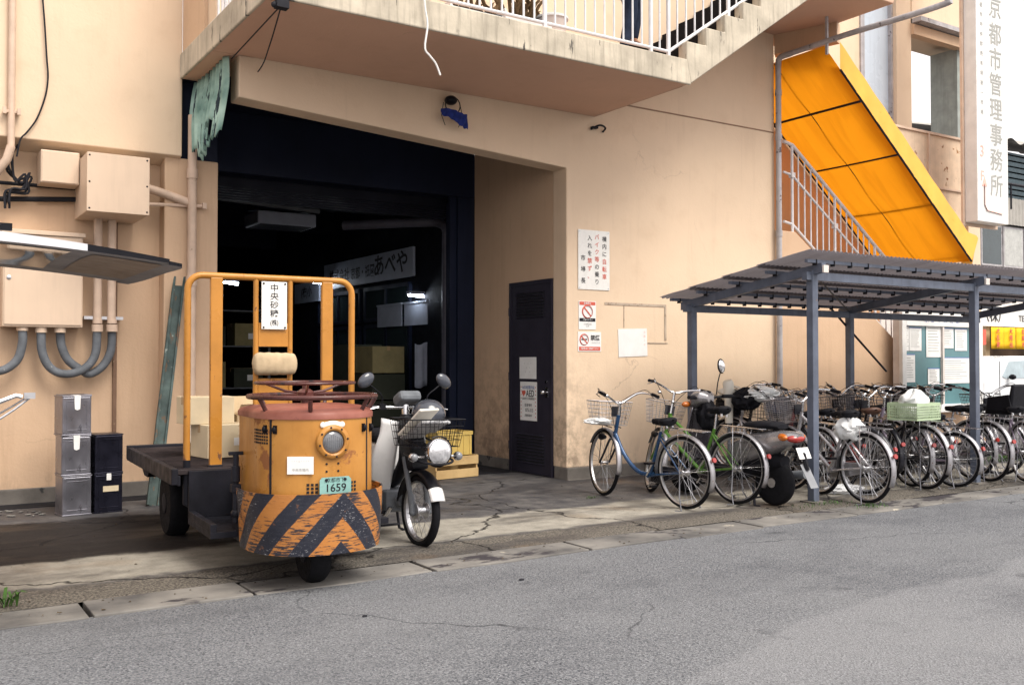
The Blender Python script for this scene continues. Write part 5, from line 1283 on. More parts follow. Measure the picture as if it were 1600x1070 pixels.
    if guard:
        g = MB()
        for s in (-1, 1):
            for i in range(11): a = R(35 + i * 12); g.tube([(.0, s * .058, R_ + .03), ((R_ + .01) * math.cos(a), s * .035, R_ + (R_ + .01) * math.sin(a))], .0022, 4)
        bb(g, 'dress_guard', M['mesh'])
    if back == 'lock':
        g = MB(); g.tube([Vector((.12 + .0, .05 * math.cos(a), R_ + .20 + .06 * math.sin(a))) for a in [R(20 * i) for i in range(18)]], .006, 6, closed=True); bb(g, 'ring_lock', M['alu'])
    return t
def onbike(t, v):
    Mx = Matrix.Translation(t.location) @ t.rotation_euler.to_matrix().to_4x4(); return Mx @ Vector(v)
b1 = bike(1071, 795, 4, 'blue low-step bicycle with wire basket, leftmost and nearest the corner', M['bluef'], steer=-17, frame='low', back='lock', saddle_z=.79, lean=-2, wb=1.14)
b2 = bike(1150, 787, 6, 'green bicycle beside the blue one, flat handlebar turned up high', M['greenf'], steer=-33, frame='double', bars='flat', lean=3, saddle_z=.88, wb=1.12)
b4 = bike(1281, 772, -13, 'black bicycle behind the front shelter post with plastic-wrapped basket', M['blackf'], steer=-12, frame='low', basket='dark', lean=2)
b5 = bike(1353, 786, -7, 'silver bicycle with white bag tied over its saddle post, right of the front post', M['silverf'], steer=10, frame='double', basket='mesh', saddle_z=.84)
b6 = bike(1350, 771, 3, 'dark red bicycle half hidden behind the silver one with the white bag', M['redf'], steer=-20, frame='low', basket='mesh', fend=M['blackf'])
b7 = bike(1424, 760, -17, 'black bicycle carrying a pale green crate on its rear rack', M['blackf'], steer=14, frame='low', saddle='brown', basket='mesh')
b8 = bike(1462, 752, -21, 'dark bicycle with a brown saddle right of the pale green crate', M['blackf'], steer=-10, frame='double', saddle='brown', basket='wire')
b9 = bike(1492, 761, 2, 'small-wheeled mauve bicycle between the two dark ones at the second post', M['mauvef'], steer=10, R_=.295, frame='low', basket=None, wb=1.0, saddle_z=.74)
b10 = bike(1519, 748, -12, 'silver bicycle standing right behind the second front post', M['silverf'], steer=-8, frame='low', basket='dark')
b11 = bike(1600, 752, -36, 'rightmost bicycle, mauve, angled across at the frame edge', M['mauvef'], steer=8, frame='low', basket='dark')
b12 = bike(1238, 752, -8, 'old silver bicycle deep in the row behind the scooter', M['silverf'], steer=20, frame='low', basket='dark', saddle_z=.76, wb=1.04)
b13 = bike(1395, 745, -12, 'dark bicycle deep in the row behind the pale green crate', M['blackf'], steer=-15, frame='low', basket='mesh')
b14 = bike(1560, 742, 8, 'black bicycle behind the mauve one at the right edge', M['blackf'], steer=12, frame='double', basket='dark')
b15 = bike(1312, 762, -9, 'black bicycle squeezed between the front post and the silver bicycle', M['blackf'], steer=-18, frame='low', basket='dark', fend=M['blackf'])
b16 = bike(1446, 764, -12, 'black bicycle right under the right side of the pale green crate', M['blackf'], steer=8, frame='double', basket='dark')
b17 = bike(1380, 758, -20, 'old black bicycle with brown saddle left of the pale green crate', M['blackf'], steer=16, frame='low', saddle='brown', basket='wire', fend=M['blackf'])
b18 = bike(1545, 752, -15, 'mauve bicycle between the second post and the rightmost bicycle', M['mauvef'], steer=-10, frame='low', basket='dark')
b19 = bike(1262, 750, -2, 'dark bicycle deep behind the front post, bars turned left', M['blackf'], steer=25, frame='low', basket='dark', fend=M['blackf'])
# things carried by the bicycles
def blob(name, label, cat, loc, dims, mt, rz=0, amp=.18, seed=1, flat=.75, group=None):
    g = MB(); rnd = random.Random(seed); ph = [rnd.uniform(0, 6) for _ in range(8)]
    def fn(u, v):
        th = 2 * math.pi * v; al = math.pi * (u - .5)
        nz = mnoise.turbulence(Vector((math.cos(al) * math.cos(th) * 1.6 + seed, math.cos(al) * math.sin(th) * 1.6, math.sin(al) * 1.6)), 4, True, noise_basis='PERLIN_ORIGINAL', amplitude_scale=.6, frequency_scale=2.1)
        k = 1.12 - .42 * nz + amp * (math.sin(3 * th + ph[0] + 2 * al) * .5 + math.sin(5 * th + ph[1] - 3 * al) * .3 + math.sin(9 * th + ph[2] + 5 * al) * .2 + .15 * math.sin(17 * th + 9 * al + ph[3])) * math.cos(al)
        z = math.sin(al); z = z if z > -flat else -flat
        return (dims[0] / 2 * k * math.cos(al) * math.cos(th), dims[1] / 2 * k * math.cos(al) * math.sin(th), dims[2] / 2 * (z * (1 + .12 * math.sin(4 * th + ph[4])) + flat))
    g.grid(fn, 22, 40); o = build(g, name, mt, label=label, cat=cat, group=group); o.location = loc; o.rotation_euler.z = rz; return o
# pale green crate with white bag on b7
q = onbike(b7, (-.05, 0, .735)); gc_ = thing('plastic_basket', 'pale green openwork crate tied on a rear rack', 'basket', q, R(4))
W_, D_, H_ = .46, .34, .17
for (ax_, s) in (('x', -1), ('x', 1), ('y', -1), ('y', 1)):
    g = MB(); L = D_ if ax_ == 'x' else W_
    n = int(L / .022)
    for i in range(n + 1):
        k = -L / 2 + L * i / n
        if ax_ == 'x': g.box(s * W_ / 2 - .002, s * W_ / 2 + .002, k - .004, k + .004, .0, H_)
        else: g.box(k - .004, k + .004, s * D_ / 2 - .002, s * D_ / 2 + .002, 0, H_)
    for zz in [0, .035, .062, .089, .116, .15, .168]:
        hh = .008 if zz in (0, .15, .168) else .004
        if ax_ == 'x': g.box(s * W_ / 2 - .003, s * W_ / 2 + .003, -L / 2, L / 2, zz - hh + .004, zz + hh + .004)
        else: g.box(-L / 2, L / 2, s * D_ / 2 - .003, s * D_ / 2 + .003, zz - hh + .004, zz + hh + .004)
    build(g, 'side_panel', M['pgreen'], gc_)
g = MB(); g.box(-W_ / 2, W_ / 2, -D_ / 2, D_ / 2, -.006, .002); build(g, 'bottom', M['pgreen'], gc_)
blob('plastic_bag', 'puffed white bag filling the pale green crate', 'bag', q + Vector((0, 0, .02)), (.44, .32, .36), M['bag'], R(4), .12, 3, .6)
blob('plastic_bag', 'white plastic bag knotted beneath the saddle of the silver bicycle', 'bag', onbike(b5, (.20, 0, .60)), (.34, .22, .24), M['bag'], R(100), .15, 5)
blob('plastic_bag', 'crumpled clear bag lying over a basket behind the scooter', 'bag', onbike(b4, (1.06, .02, .90)), (.42, .52, .20), M['bag'], R(94), .2, 8)
blob('plastic_bag', 'crumpled pale bag in the basket of the old silver bicycle', 'bag', onbike(b12, (1.05, .02, .86)), (.34, .42, .22), M['paper2'], R(94), .25, 11)
blob('plastic_bag', 'flattened clear bag on the ground by the foot of the front post', 'bag', P(1318, 770, Z=.03), (.42, .20, .10), M['plastic'], R(-25), .25, 14)
blob('plastic_bag', 'white rag in the bottom of the blue bicycle basket', 'bag', onbike(b1, (1.03, .12, .74)), (.20, .30, .07), M['bag'], R(70), .2, 17)
# ================================================================== SCOOTER IN THE ROW
q = P(1211, 789, Z=.025)
C = thing('scooter', 'dark motor scooter with orange indicators and a white mudflap among the bicycles', 'scooter', (q.x, q.y, .025), R(90 + 3))
cp_ = lambda mb, name, mt, par=None, **kw: build(mb, name, mt, par or C, **kw)
M['scoot'] = mat('dark_scooter_paint', (.055, .05, .06), .25, .3, var=.1, bump=0, coat=.6)
M['scoots'] = mat('grey_scooter_paint', (.25, .24, .25), .28, .5, var=.1, bump=0, coat=.6)
rwx = Matrix.Rotation(R(90), 4, 'X')
for nm, xx in (('rear_wheel', 0), ('front_wheel', 1.15)):
    r = .215; g = MB(); X = Matrix.Translation((xx, 0, r)) @ rwx; wd = .10
    pr = [(r * .56, -wd / 2), (r * .86, -wd / 2), (r * .97, -wd * .34), (r, -wd * .12), (r, wd * .12), (r * .97, wd * .34), (r * .86, wd / 2), (r * .56, wd / 2)]
    g.lathe(pr, 40, xf=X); w0 = cp_(g, nm, M['rubber'])
    g = MB(); g.lathe([(.02, -.055), (.045, -.055), (.045, -.04), (r * .50, -.035), (r * .58, -.05), (r * .58, .05), (r * .5, .035), (.045, .04), (.045, .055), (.02, .055)], 28, xf=X); build(g, 'rim', M['alu'], w0)
def shell(prof, name, mt, par=None, n=20, lab=None):
    """prof: list of (x, zc, halfw, halfh) cross sections swept along x, superellipse"""
    g = MB()
    def fn(u, v):
        k = u * (len(prof) - 1); i = min(int(k), len(prof) - 2); f = k - i; f = f * f * (3 - 2 * f) * .5 + f * .5
        a = [prof[i][j] * (1 - f) + prof[i + 1][j] * f for j in range(4)]; th = 2 * math.pi * v
        cs_, sn = math.cos(th), math.sin(th)
        return (a[0], a[2] * math.copysign(abs(cs_) ** .75, cs_), a[1] + a[3] * math.copysign(abs(sn) ** .75, sn))
    g.grid(fn, 5 * (len(prof) - 1), n); b_ = 0; nn_ = n + 1
    g.f.append(list(range(nn_))); g.f.append(list(range(len(g.v) - nn_, len(g.v)))); g.m += [0, 0]; g.s += [False, False]
    return build(g, name, mt, par or C, label=lab)
shell([(-.30, .66, .05, .03), (-.22, .64, .12, .07), (-.05, .60, .15, .11), (.20, .54, .16, .15), (.42, .46, .13, .14), (.52, .36, .10, .08)], 'rear_body', M['scoots'])
shell([(-.12, .42, .07, .05), (.1, .40, .10, .12), (.40, .34, .12, .14), (.55, .28, .10, .06)], 'engine_cover', M['blackmat'])
shell([(-.10, .745, .08, .02), (-.03, .755, .115, .035), (.12, .75, .13, .045), (.28, .74, .11, .04), (.34, .725, .07, .02)], 'seat', M['blackmat'])
g = MB(); g.box(.45, 1.0, -.15, .15, .24, .30); cp_(g, 'floorboard', M['blackmat'], bevel=.02)
def apron(u, v):
    z = .28 + .62 * v; y = (-.21 + .42 * u) * (1 - .35 * v * v); return (1.02 - .10 * v + .10 * (1 - abs(2 * u - 1) ** 2) * 1, y, z)
g = MB(); g.grid(apron, 12, 12); cp_(g, 'leg_shield', M['scoot'], solid=.02)
shell([(1.0, .34, .06, .03), (1.15, .44, .07, .03), (1.33, .36, .05, .02)], 'front_fender', M['scoot'])
shell([(.80, .98, .05, .04), (.86, .99, .12, .07), (.95, .97, .14, .085), (1.04, .94, .09, .06)], 'handlebar_cover', M['scoots'])
g = MB(); g.tube(smoothpts([(.82, .30, 1.0), (.88, .15, .99), (.9, 0, .98), (.88, -.15, .99), (.82, -.30, 1.0)], 4), .014, 8); hb2 = cp_(g, 'handlebar', M['black'])
for s in (-1, 1):
    g = MB(); g.tube([(.83, s * .21, 1.0), (.79, s * .33, 1.0)], .020, 10); build(g, 'grip', M['blackmat'], hb2)
    g = MB(); g.ball((1.0, s * .15, .92), .035, .055, .03, xf=None); cp_(g, 'front_indicator', M['amber'])
    if s == 1: continue
    g = MB(); g.tube(smoothpts([(.87, s * .16, 1.02), (.86, s * .17, 1.14), (.85, s * .20, 1.25)], 4), .006, 6); m_ = cp_(g, 'mirror', M['black'])
    X = Matrix.Translation((.85, s * .21, 1.31)) @ Matrix.Rotation(R(12) * s, 4, 'X')
    g = MB(); g.ball((0, 0, 0), .022, .052, .078, 20, xf=X); build(g, 'mirror_shell', M['black'], m_)
    g = MB(); g.ball((-.010, 0, 0), .015, .045, .070, 20, xf=X); build(g, 'mirror_glass', mat('mirror_glass', (.9, .9, .92), .04, 1, var=0, bump=0), m_)
for s in (-1, 1):
    g = MB(); X = Matrix.Translation((-.17, s * .105, .655)) @ Matrix.Rotation(s * R(-25), 4, 'Z'); g.ball((0, 0, 0), .085, .035, .035, 18, xf=X); cp_(g, 'rear_indicator', M['amber'])
g = MB(); g.ball((-.24, 0, .645), .07, .115, .045, 20); cp_(g, 'tail_lamp', M['redlens'])
M['flap'] = mat('grey_white_flap', (.22, .225, .24), .5)
g = MB(); g.cbox((-.33, 0, .515), (.006, .17, .11), ry=R(24)); pt_ = cp_(g, 'number_plate', M['white'], bevel=.012)
X = Matrix.Translation((-.335, 0, .50)) @ Matrix.Rotation(R(24), 4, 'Y') @ Matrix.Rotation(R(-90), 4, 'Z') @ Matrix.Rotation(R(90), 4, 'X')
text([('京都市', X @ Matrix.Translation((0, .035, .0)), .026, .002), ('・325', X @ Matrix.Translation((0, -.015, .0)), .055, .006)], M['grey_ink'], pt_, world=False)
g = MB(); g.cbox((-.39, 0, .31), (.008, .11, .24), ry=R(30)); cp_(g, 'mudflap', M['flap'], bevel=.02, label='white mudflap')
g = MB(); g.tube([(-.22, 0, .58), (-.33, 0, .50), (-.37, 0, .36)], .022, 6); cp_(g, 'plate_bracket', M['black'])
g = MB(); g.tube([(.25, -.13, .26), (.05, -.16, .26), (-.22, -.17, .30)], [.02, .04, .042], 12); cp_(g, 'exhaust', M['greym'])
g = MB(); g.tube([(.18, .10, .20), (.10, .17, .0), (.04, .17, .0)], .012, 6); g.tube([(.18, -.10, .20), (.10, -.17, .0), (.04, -.17, .0)], .012, 6); g.tube([(.12, -.14, .07), (.12, .14, .07)], .01, 6); cp_(g, 'stand', M['iron'])
blob('bag', 'black bag hanging from the scooter handlebar', 'bag', (Matrix.Translation(C.location) @ Matrix.Rotation(C.rotation_euler.z, 4, 'Z')) @ Vector((.84, .0, .66)), (.20, .26, .32), M['blackmat'], 0, .15, 21, .9)
# dark folded umbrella-like cover bundle behind: black hood and pale sleeve seen over the scooter
blob('rain_cover', 'black crumpled rain cover on the bars behind the scooter', 'cover', P(1165, 628, Y=7.7) + Vector((0, 0, -.08)), (.30, .30, .26), M['blackmat'], 0, .3, 23, .8)

blob('basket_cover', 'black fabric cover over a basket behind the scooter seat', 'cover', onbike(b12, (1.06, .02, .70)), (.36, .42, .30), M['blackmat'], R(94), .08, 31, .9)
blob('basket_cover', 'black cloth cover in the basket beside the second front post', 'cover', onbike(b10, (1.06, .0, .72)), (.36, .42, .30), M['blackmat'], R(94), .08, 33, .9)
blob('bag', 'dark shopping bag in the basket of the dark red bicycle', 'bag', onbike(b6, (1.06, .0, .74)), (.28, .36, .24), M['denim'], R(94), .14, 35, .9)
t = thing('child_seat', 'black plastic child seat fixed on a rear rack near the second front post', 'seat', onbike(b14, (-.08, 0, .73)), R(90))
g = MB(); g.prism([(-.16, 0), (.16, 0), (.17, .05), (-.10, .06), (-.16, .36), (-.20, .36)], 'y', -.15, .15); build(g, 'seat_shell', M['black'], t, bevel=.02)
for s in (-1, 1):
    g = MB(); g.prism([(-.18, .04), (.14, .04), (.12, .20), (-.14, .24)], 'y', s * .15 - .012, s * .15 + .012); build(g, 'side_guard', M['black'], t, bevel=.008)
t = thing('rolled_cover', 'pale rolled cover standing upright behind the scooter', 'cover', P(1139, 640, Y=7.9), 0)
g = MB(); g.tube([(0, 0, -.15), (0, 0, .10), (-.01, 0, .30), (-.02, 0, .33)], [.045, .05, .065, .05], 14); build(g, 'roll', M['paper2'], t)
g = MB(); g.tube([(0, 0, -.8), (0, 0, -.15)], .02, 8); build(g, 'handle', M['greym'], t)
# ================================================================== SHELTER
H = thing('bicycle_shelter', 'blue-grey steel bicycle shelter with corrugated roof against the cream wall', 'shelter', (10.3, 7.1, 0))
def hp(mb, name, mt, **kw): return build(mb, name, mt, H, world=True, **kw)
YF, YBk = 6.30, 7.97
zf_, zb_ = 2.37, 2.08
def rz_(y): return 2.10 + (2.39 - 2.10) * (8.2 - y) / (8.2 - 6.16)
for xx in (7.56, 10.27, 12.99):
    for yy in (YF, YBk):
        g = MB(); g.box(xx - .04, xx + .04, yy - .04, yy + .04, .02, rz_(yy) - .10); po = hp(g, 'post', M['steel'], bevel=.006)
        g = MB(); g.box(xx - .09, xx + .09, yy - .09, yy + .09, .015, .035); g.box(xx - .12, xx + .14, yy - .12, yy + .12, -.01, .018)
        build(g, 'foot', M['found'], po, world=True)
    g = MB(); g.add([(xx - .03, YF - .14, rz_(YF - .14) - .15), (xx + .03, YF - .14, rz_(YF - .14) - .15), (xx + .03, 8.12, rz_(8.12) - .15), (xx - .03, 8.12, rz_(8.12) - .15),
                     (xx - .03, YF - .14, rz_(YF - .14) - .06), (xx + .03, YF - .14, rz_(YF - .14) - .06), (xx + .03, 8.12, rz_(8.12) - .06), (xx - .03, 8.12, rz_(8.12) - .06)],
                    [(0, 1, 2, 3), (7, 6, 5, 4), (0, 4, 5, 1), (1, 5, 6, 2), (2, 6, 7, 3), (3, 7, 4, 0)]); hp(g, 'rafter', M['steel'])
    g = MB(); g.tube([(xx + .0, YF, rz_(YF) - .45), (xx, YF + .35, rz_(YF + .35) - .15)], .014, 6)
for yy, w_ in ((YF - .0, .05), (YBk, .05)):
    g = MB(); g.box(7.45, 13.1, yy - .03, yy + .03, rz_(yy) - .20, rz_(yy) - .12); hp(g, 'long_beam', M['steel'])
for yy in (6.22, 6.72, 7.22, 7.70, 8.12):
    g = MB(); g.box(7.38, 13.2, yy - .018, yy + .018, rz_(yy) - .052, rz_(yy) - .020)
    for i in range(22): g.box(7.5 + i * .26, 7.509 + i * .26, yy - .026, yy + .026, rz_(yy) - .074, rz_(yy) - .018, 1)
    pn = hp(g, 'purlin', [M['steel'], M['ink']])
for (xa, xb_) in ((7.56, 10.27), (10.27, 12.99)):
    g = MB(); g.tube([(xa, YF, rz_(YF) - .12), (xb_, YBk, rz_(YBk) - .12)], .009, 5); g.tube([(xa, YBk + .02, 1.95), (xa + 1.6, YBk + .02, .35)], .008, 5) if False else None
    hp(g, 'brace', M['iron'])
g = MB(); a = P(1340, 512, Y=8.0); b = P(1385, 580, Y=8.0); g.tube([P(1300, 484, Y=8.0), b], .014, 6); hp(g, 'brace', M['iron'])
def roof_mat():
    m, t, p = base_mat('corrugated_roofing'); v = coords(t, world=True)
    c = mixc(t, noise(t, v, 2.2, 6), (.12, .115, .135), (.20, .19, .215)); s = noise(t, coords(t, (8, 1, 1), world=True), 1.4, 5); c = mixc(t, ramp(t, s, .5, .7, 0, .5), c, (.06, .05, .06))
    t.links.new(c, p.inputs['Base Color']); p.inputs['Roughness'].default_value = .55
    tr = nn(t, 'ShaderNodeBsdfTranslucent'); t.links.new(mixc(t, .5, c, (.55, .50, .52)), tr.inputs[0]); mx = nn(t, 'ShaderNodeMixShader'); mx.inputs[0].default_value = .22
    t.links.new(p.outputs[0], mx.inputs[1]); t.links.new(tr.outputs[0], mx.inputs[2]); t.links.new(mx.outputs[0], t.nodes['Material Output'].inputs[0]); return m
M['roof'] = roof_mat()
rows = [(6.12, 6.80), (6.70, 7.28), (7.18, 7.78), (7.68, 8.24)]
for i, (ya, yb2) in enumerate(rows):
    g = MB(); Lx = 13.22 - 7.32
    g.grid(lambda u, v: (7.32 + Lx * u + .0, ya + (yb2 - ya) * v, rz_(ya + (yb2 - ya) * v) + .012 * math.sin(2 * math.pi * Lx * u / .064) + (.014 * (1 - i) if False else .010 * (len(rows) - i)) - .028 * 0 + .002 * math.sin(31 * u + 7 * v + i)), 740, 3)
    hp(g, 'roof_sheet', M['roof'], recalc=False)
for xx in (7.56, 10.27):
    g = MB(); g.cbox((xx, YF - .16, rz_(YF) - .10), (.07, .02, .07)); hp(g, 'beam_cap', M['pink'])
# wall stubs under the shelter: drain pipe behind
# ================================================================== NOTICE BOARD
YN = 8.75
a = P(1408, 487, Y=YN); b = P(1532, 500, Y=YN)
x0, x1 = a.x, P(1530, 500, Y=YN).x; ztop = a.z; 
NB = thing('notice_board', 'glass-fronted white notice board with papers on teal backing behind the bicycles', 'notice board', ((x0 + x1) / 2, YN, 0))
Mx = lambda X, Z: (X, Z)
g = MB(); g.box(x0, x1, YN + .02, YN + .14, .62, ztop); fr0 = build(g, 'case', M['pink'], NB, world=True)
g = MB(); g.box(x0 + .07, x1 - .07, YN + .008, YN + .02, .74, ztop - .20); build(g, 'backing', M['tglass'], NB, world=True)
for (xa, xb_, za, zb2) in ((x0 - .03, x0 + .07, 0, ztop), (x1 - .07, x1 + .03, 0, ztop), (x0 + .07, x1 - .07, ztop - .20, ztop), (x0 + .07, x1 - .07, .62, .74)):
    g = MB(); g.box(xa, xb_, YN - .04, YN + .02, za, zb2); build(g, 'frame_bar', M['white'], NB, world=True, bevel=.006)
g = MB(); g.box((x0 + x1) / 2 - .02, (x0 + x1) / 2 + .02, YN - .03, YN + .018, .74, ztop - .2); build(g, 'mullion', M['pink'], NB, world=True)
text([(ch, face_y(x0 + .55 + i * .155, YN - .043, ztop - .10), .105, .008) for i, ch in enumerate('京都市公報板')], M['blue_ink'], NB)
for n_s, (xa, ya, xb_, yb2) in enumerate(((1412, 508, 1421, 548), (1420, 511, 1440, 548), (1447, 505, 1471, 558), (1473, 512, 1490, 544), (1492, 513, 1511, 548), (1412, 553, 1430, 597), (1470, 558, 1518, 598), (1450, 575, 1468, 600))):
    A_ = P(xa, ya, Y=YN); B_ = P(xb_, yb2, Y=YN); cx = (A_.x + B_.x) / 2; cz = (A_.z + B_.z) / 2
    t = thing('posted_sheet', 'x', 'notice', (cx, YN, cz), 0, 'sheets pinned in the notice board')
    t['label'] = ('narrow white sheet at the top left edge of the notice board', 'second white sheet from the left in the top row of the notice board', 'largest tall white sheet left of the notice board mullion', 'white sheet just right of the mullion in the top row', 'rightmost white sheet in the top row of the notice board', 'lower left white sheet of the notice board, by the frame', 'wide white sheet at the lower right of the notice board', 'smallest white sheet low in the middle of the notice board')[n_s]
    g = MB(); g.box(-(B_.x - A_.x) / 2, (B_.x - A_.x) / 2, .0, .004, -(A_.z - B_.z) / 2, (A_.z - B_.z) / 2); build(g, 'sheet', M['paper'], t)
    g = MB(); g.box(-(B_.x - A_.x) / 2, (B_.x - A_.x) / 2, -.002, .0, (A_.z - B_.z) / 2 - .012, (A_.z - B_.z) / 2); build(g, 'top_strip', M['blue_ink'], t)
    g = MB()
    for i in range(9): g.box(-(B_.x - A_.x) * .38, (B_.x - A_.x) * random.uniform(.1, .38), -.002, -.001, (A_.z - B_.z) * (.35 - i * .085), (A_.z - B_.z) * (.35 - i * .085) + .008)
    build(g, 'print', M['grey_ink'], t)
# ================================================================== BACKGROUND TO THE RIGHT
# annex with glazed bay beyond the outside stair
YA = 10.6
N_ = thing('annex_building', 'cream annex with pale glazed bay and open steel frame beyond the orange awning', 'building', (15.5, 10.6, 0))
def np_(mb, name, mt, **kw): return build(mb, name, mt, N_, world=True, **kw)
def rect_y(px0, py0, px1, py1, Y, d=.3, g=None, m=0):
    g = g or MB(); a = P(px0, py0, Y=Y); b = P(px1, py1, Y=Y); g.box(a.x, b.x, Y, Y + d, min(a.z, b.z), max(a.z, b.z), m); return g
xA = P(1310, 200, Y=YA).x; xB = P(1345, 200, Y=YA).x; xC = P(1394, 200, Y=YA).x; xD = P(1441, 200, Y=YA).x; xE = P(1457, 200, Y=YA).x
x1491 = P(1490, 150, Y=YA).x; x1520 = P(1520, 150, Y=YA).x
g = MB(); g.box(10.1, xB, YA, YA + .3, 3, 12); np_(g, 'annex_wall', M['wall'])
g = MB(); g.box(xB, xC, YA + .04, YA + .3, 3, 12); np_(g, 'glazed_bay', mat('pale_blue_panel', (.55, .62, .70), .3, var=.06, vs=1, streak=.2))
for xx in (xB + .03, xC):
    g = MB(); g.box(xx - .05, xx + .05, YA - .03, YA + .04, 3, 12); np_(g, 'bay_mullion', M['pipew'])
g = MB(); g.box(xC, xC + .42, YA - .1, YA + .4, 3, 12); np_(g, 'annex_column', M['wall'])
g = MB(); a = P(1455, 45, Y=YA); zb3 = a.z; g.box(xC + .42, x1520 - .1, YA - .12, YA + .8, zb3 - .1, 12); np_(g, 'upper_wall', M['wall'])
g = MB(); g.box(xC + .42, x1520 - .1, YA - .16, YA - .0, zb3 - .28, zb3 - .1); np_(g, 'wall_band', M['wall2'])
g = MB(); g.box(P(1492, 150, Y=YA).x, x1520 - .02, YA - .05, YA + .5, P(1500, 218, Y=YA).z, zb3 - .25); np_(g, 'grey_column', mat('grey_green_panel', (.30, .33, .31), .6, streak=.4))
g = MB(); yy_ = P(1500, 62, Y=YA).z; g.box(xC + .42, x1520, YA - .3, YA + .8, yy_ - .04, yy_ + .04); np_(g, 'cross_beam', M['pipew'])
M['rust'] = mat('rusty_cream_panel', (.68, .52, .38), .6, var=.1, wear=[((.24, .10, .04), .60, 3.2), ((.35, .18, .08), .64, 6)], bump=.1, streak=.3)
for (xa, xb2) in ((1396, 1452), (1452, 1512)):
    A_ = P(xa, 205, Y=9.96); B_ = P(xb2, 330, Y=9.96); z1_ = P(1452, 210, Y=9.96).z; z0_ = 2.2
    g = MB(); g.box(A_.x + .01, B_.x - .01, 9.96, 10.04, z0_, z1_); np_(g, 'rusty_panel', M['rust'])
g = MB(); A_ = P(1452, 290, Y=9.93); B_ = P(1511, 290, Y=9.93); g.box(A_.x, B_.x, 9.93, 9.96, A_.z - .03, A_.z + .0); g.box(A_.x, A_.x + .03, 9.93, 9.96, A_.z, z1_); g.box(P(1396, 205, Y=9.93).x, B_.x, 9.93, 10.05, z1_, z1_ + .04); np_(g, 'panel_frame', M['pipe'])
g = MB(); A_ = P(1512, 220, Y=9.9); B_ = P(1531, 300, Y=9.9); g.box(A_.x, B_.x, 9.9, 10.2, .0, A_.z); np_(g, 'end_pillar', M['wall'])
g = MB(); A_ = P(1425, 395, Y=9.7); g.box(P(1370, 395, Y=9.7).x, P(1530, 395, Y=9.7).x, 9.96, 10.3, 0, 2.4); np_(g, 'low_wall', M['pink'])
# tall vertical sign
YS = 9.0
a = P(1528, 345, Y=YS); b = P(1576, 345, Y=YS); zbt = a.z
VS = thing('vertical_sign', 'tall white vertical sign with large faded grey Japanese characters and red 3F arrow', 'sign', ((a.x + b.x) / 2, YS, zbt))
WS = b.x - a.x; HS = 6.0
g = MB(); g.box(-WS / 2, WS / 2, 0, .22, 0, HS); build(g, 'sign_box', M['white'], VS, bevel=.01)
g = MB(); g.box(-WS / 2 - .05, WS / 2 + .05, .22, .26, -.05, HS); build(g, 'back_frame', M['pipe'], VS)
zc_ = [P(1552, y_, Y=YS).z - zbt for y_ in (14, 56, 95, 134, 173, 213, 252, 292)]
chs = '京都市管理事務所'; sz_ = .30 if False else (zc_[0] - zc_[7]) / 7 * .93
text([(ch, fy(.10, zc_[i], -.004), sz_, .008, .95) for i, ch in enumerate(chs)], M['grey_ink'], VS, world=False)  # haze over the sign put into the pale letter colours
text([(ch, fy(-WS * .34, zc_[0] + .15 - i * .16, -.004), .085, .002) for i, ch in enumerate('京都市中央卸売市場第一市場')], M['grey_ink'], VS, world=False)
text([('3F', fy(-WS * .30, zc_[7] + .52, -.004), .26, .006, .8)] and [('3', fy(-WS * .35, zc_[6] + .12, -.004), .26, .006), ('F', fy(-WS * .35, zc_[7] + .14, -.004), .24, .006)], M['pink_ink'], VS, world=False)
g = MB(); xx = -WS * .28; g.tube([(xx, -.006, .62), (xx, -.006, .28), (xx + .06, -.006, .20), (xx + .5, -.006, .17)], .022, 6, flat=.1); g.prism([(xx - .07, .58), (xx + .07, .58), (xx, .74)], 'y', -.007, -.003); build(g, 'arrow', M['pink_ink'], VS)
# building across the side street
YG = 15.0
G_ = thing('warehouse', 'grey warehouse with corrugated upper wall and strip windows across the side street', 'warehouse', (30, 15, 0))
def gp_(mb, name, mt, **kw): return build(mb, name, mt, G_, world=True, **kw)
xg0 = P(1531, 400, Y=YG).x
M['greyw'] = mat('pale_grey_siding', (.40, .38, .35), .7, var=.1, streak=.3)
z350 = P(1560, 350, Y=YG).z; z413 = P(1560, 418, Y=YG).z; z330 = P(1560, 328, Y=YG).z; z300 = P(1590, 300, Y=YG).z; z215 = P(1590, 215, Y=YG).z
xg1 = xg0 + 14; x1575 = P(1577, 300, Y=YG).x
g = MB(); g.grid(lambda u, v: (xg0 + 14 * u, YG - .1 - .02 * math.sin(2 * math.pi * u * 14 / .16), z350 + (z330 + .35 - z350) * v), 520, 1, sm=False); gp_(g, 'corrugated_eave', M['greyw'], recalc=False)
g = MB(); g.box(xg0, xg1, YG + .1, YG + .5, z413, z350); gp_(g, 'upper_wall', M['greyw'])
for i in range(6):
    xa = xg0 + .06 + i * 1.05; g = MB(); g.box(xa, xa + .98, YG - .02, YG + .04, z413 + .03, z350 - .05); f_ = gp_(g, 'window', M['pipew'])
    g = MB(); g.box(xa + .04, xa + .94, YG - .025, YG - .0201, z413 + .08, z350 - .10); build(g, 'pane', M['glass'] if i % 3 != 1 else mat('dusty_pane', (.42, .42, .40), .3), f_, world=True)
g = MB(); g.grid(lambda u, v: (x1575 - 1 + 14 * u, YG + 1.2, z300 + (z215 - z300) * v + .06 * math.sin(2 * math.pi * v * 9)), 1, 140); gp_(g, 'slatted_wall', mat('dark_teal_slats', (.035, .06, .075), .5), recalc=False)
g = MB(); g.box(x1575 - 1, x1575 + 13, YG + 1.3, YG + 4, z330, z215 + .0); gp_(g, 'upper_storey', M['navy'])
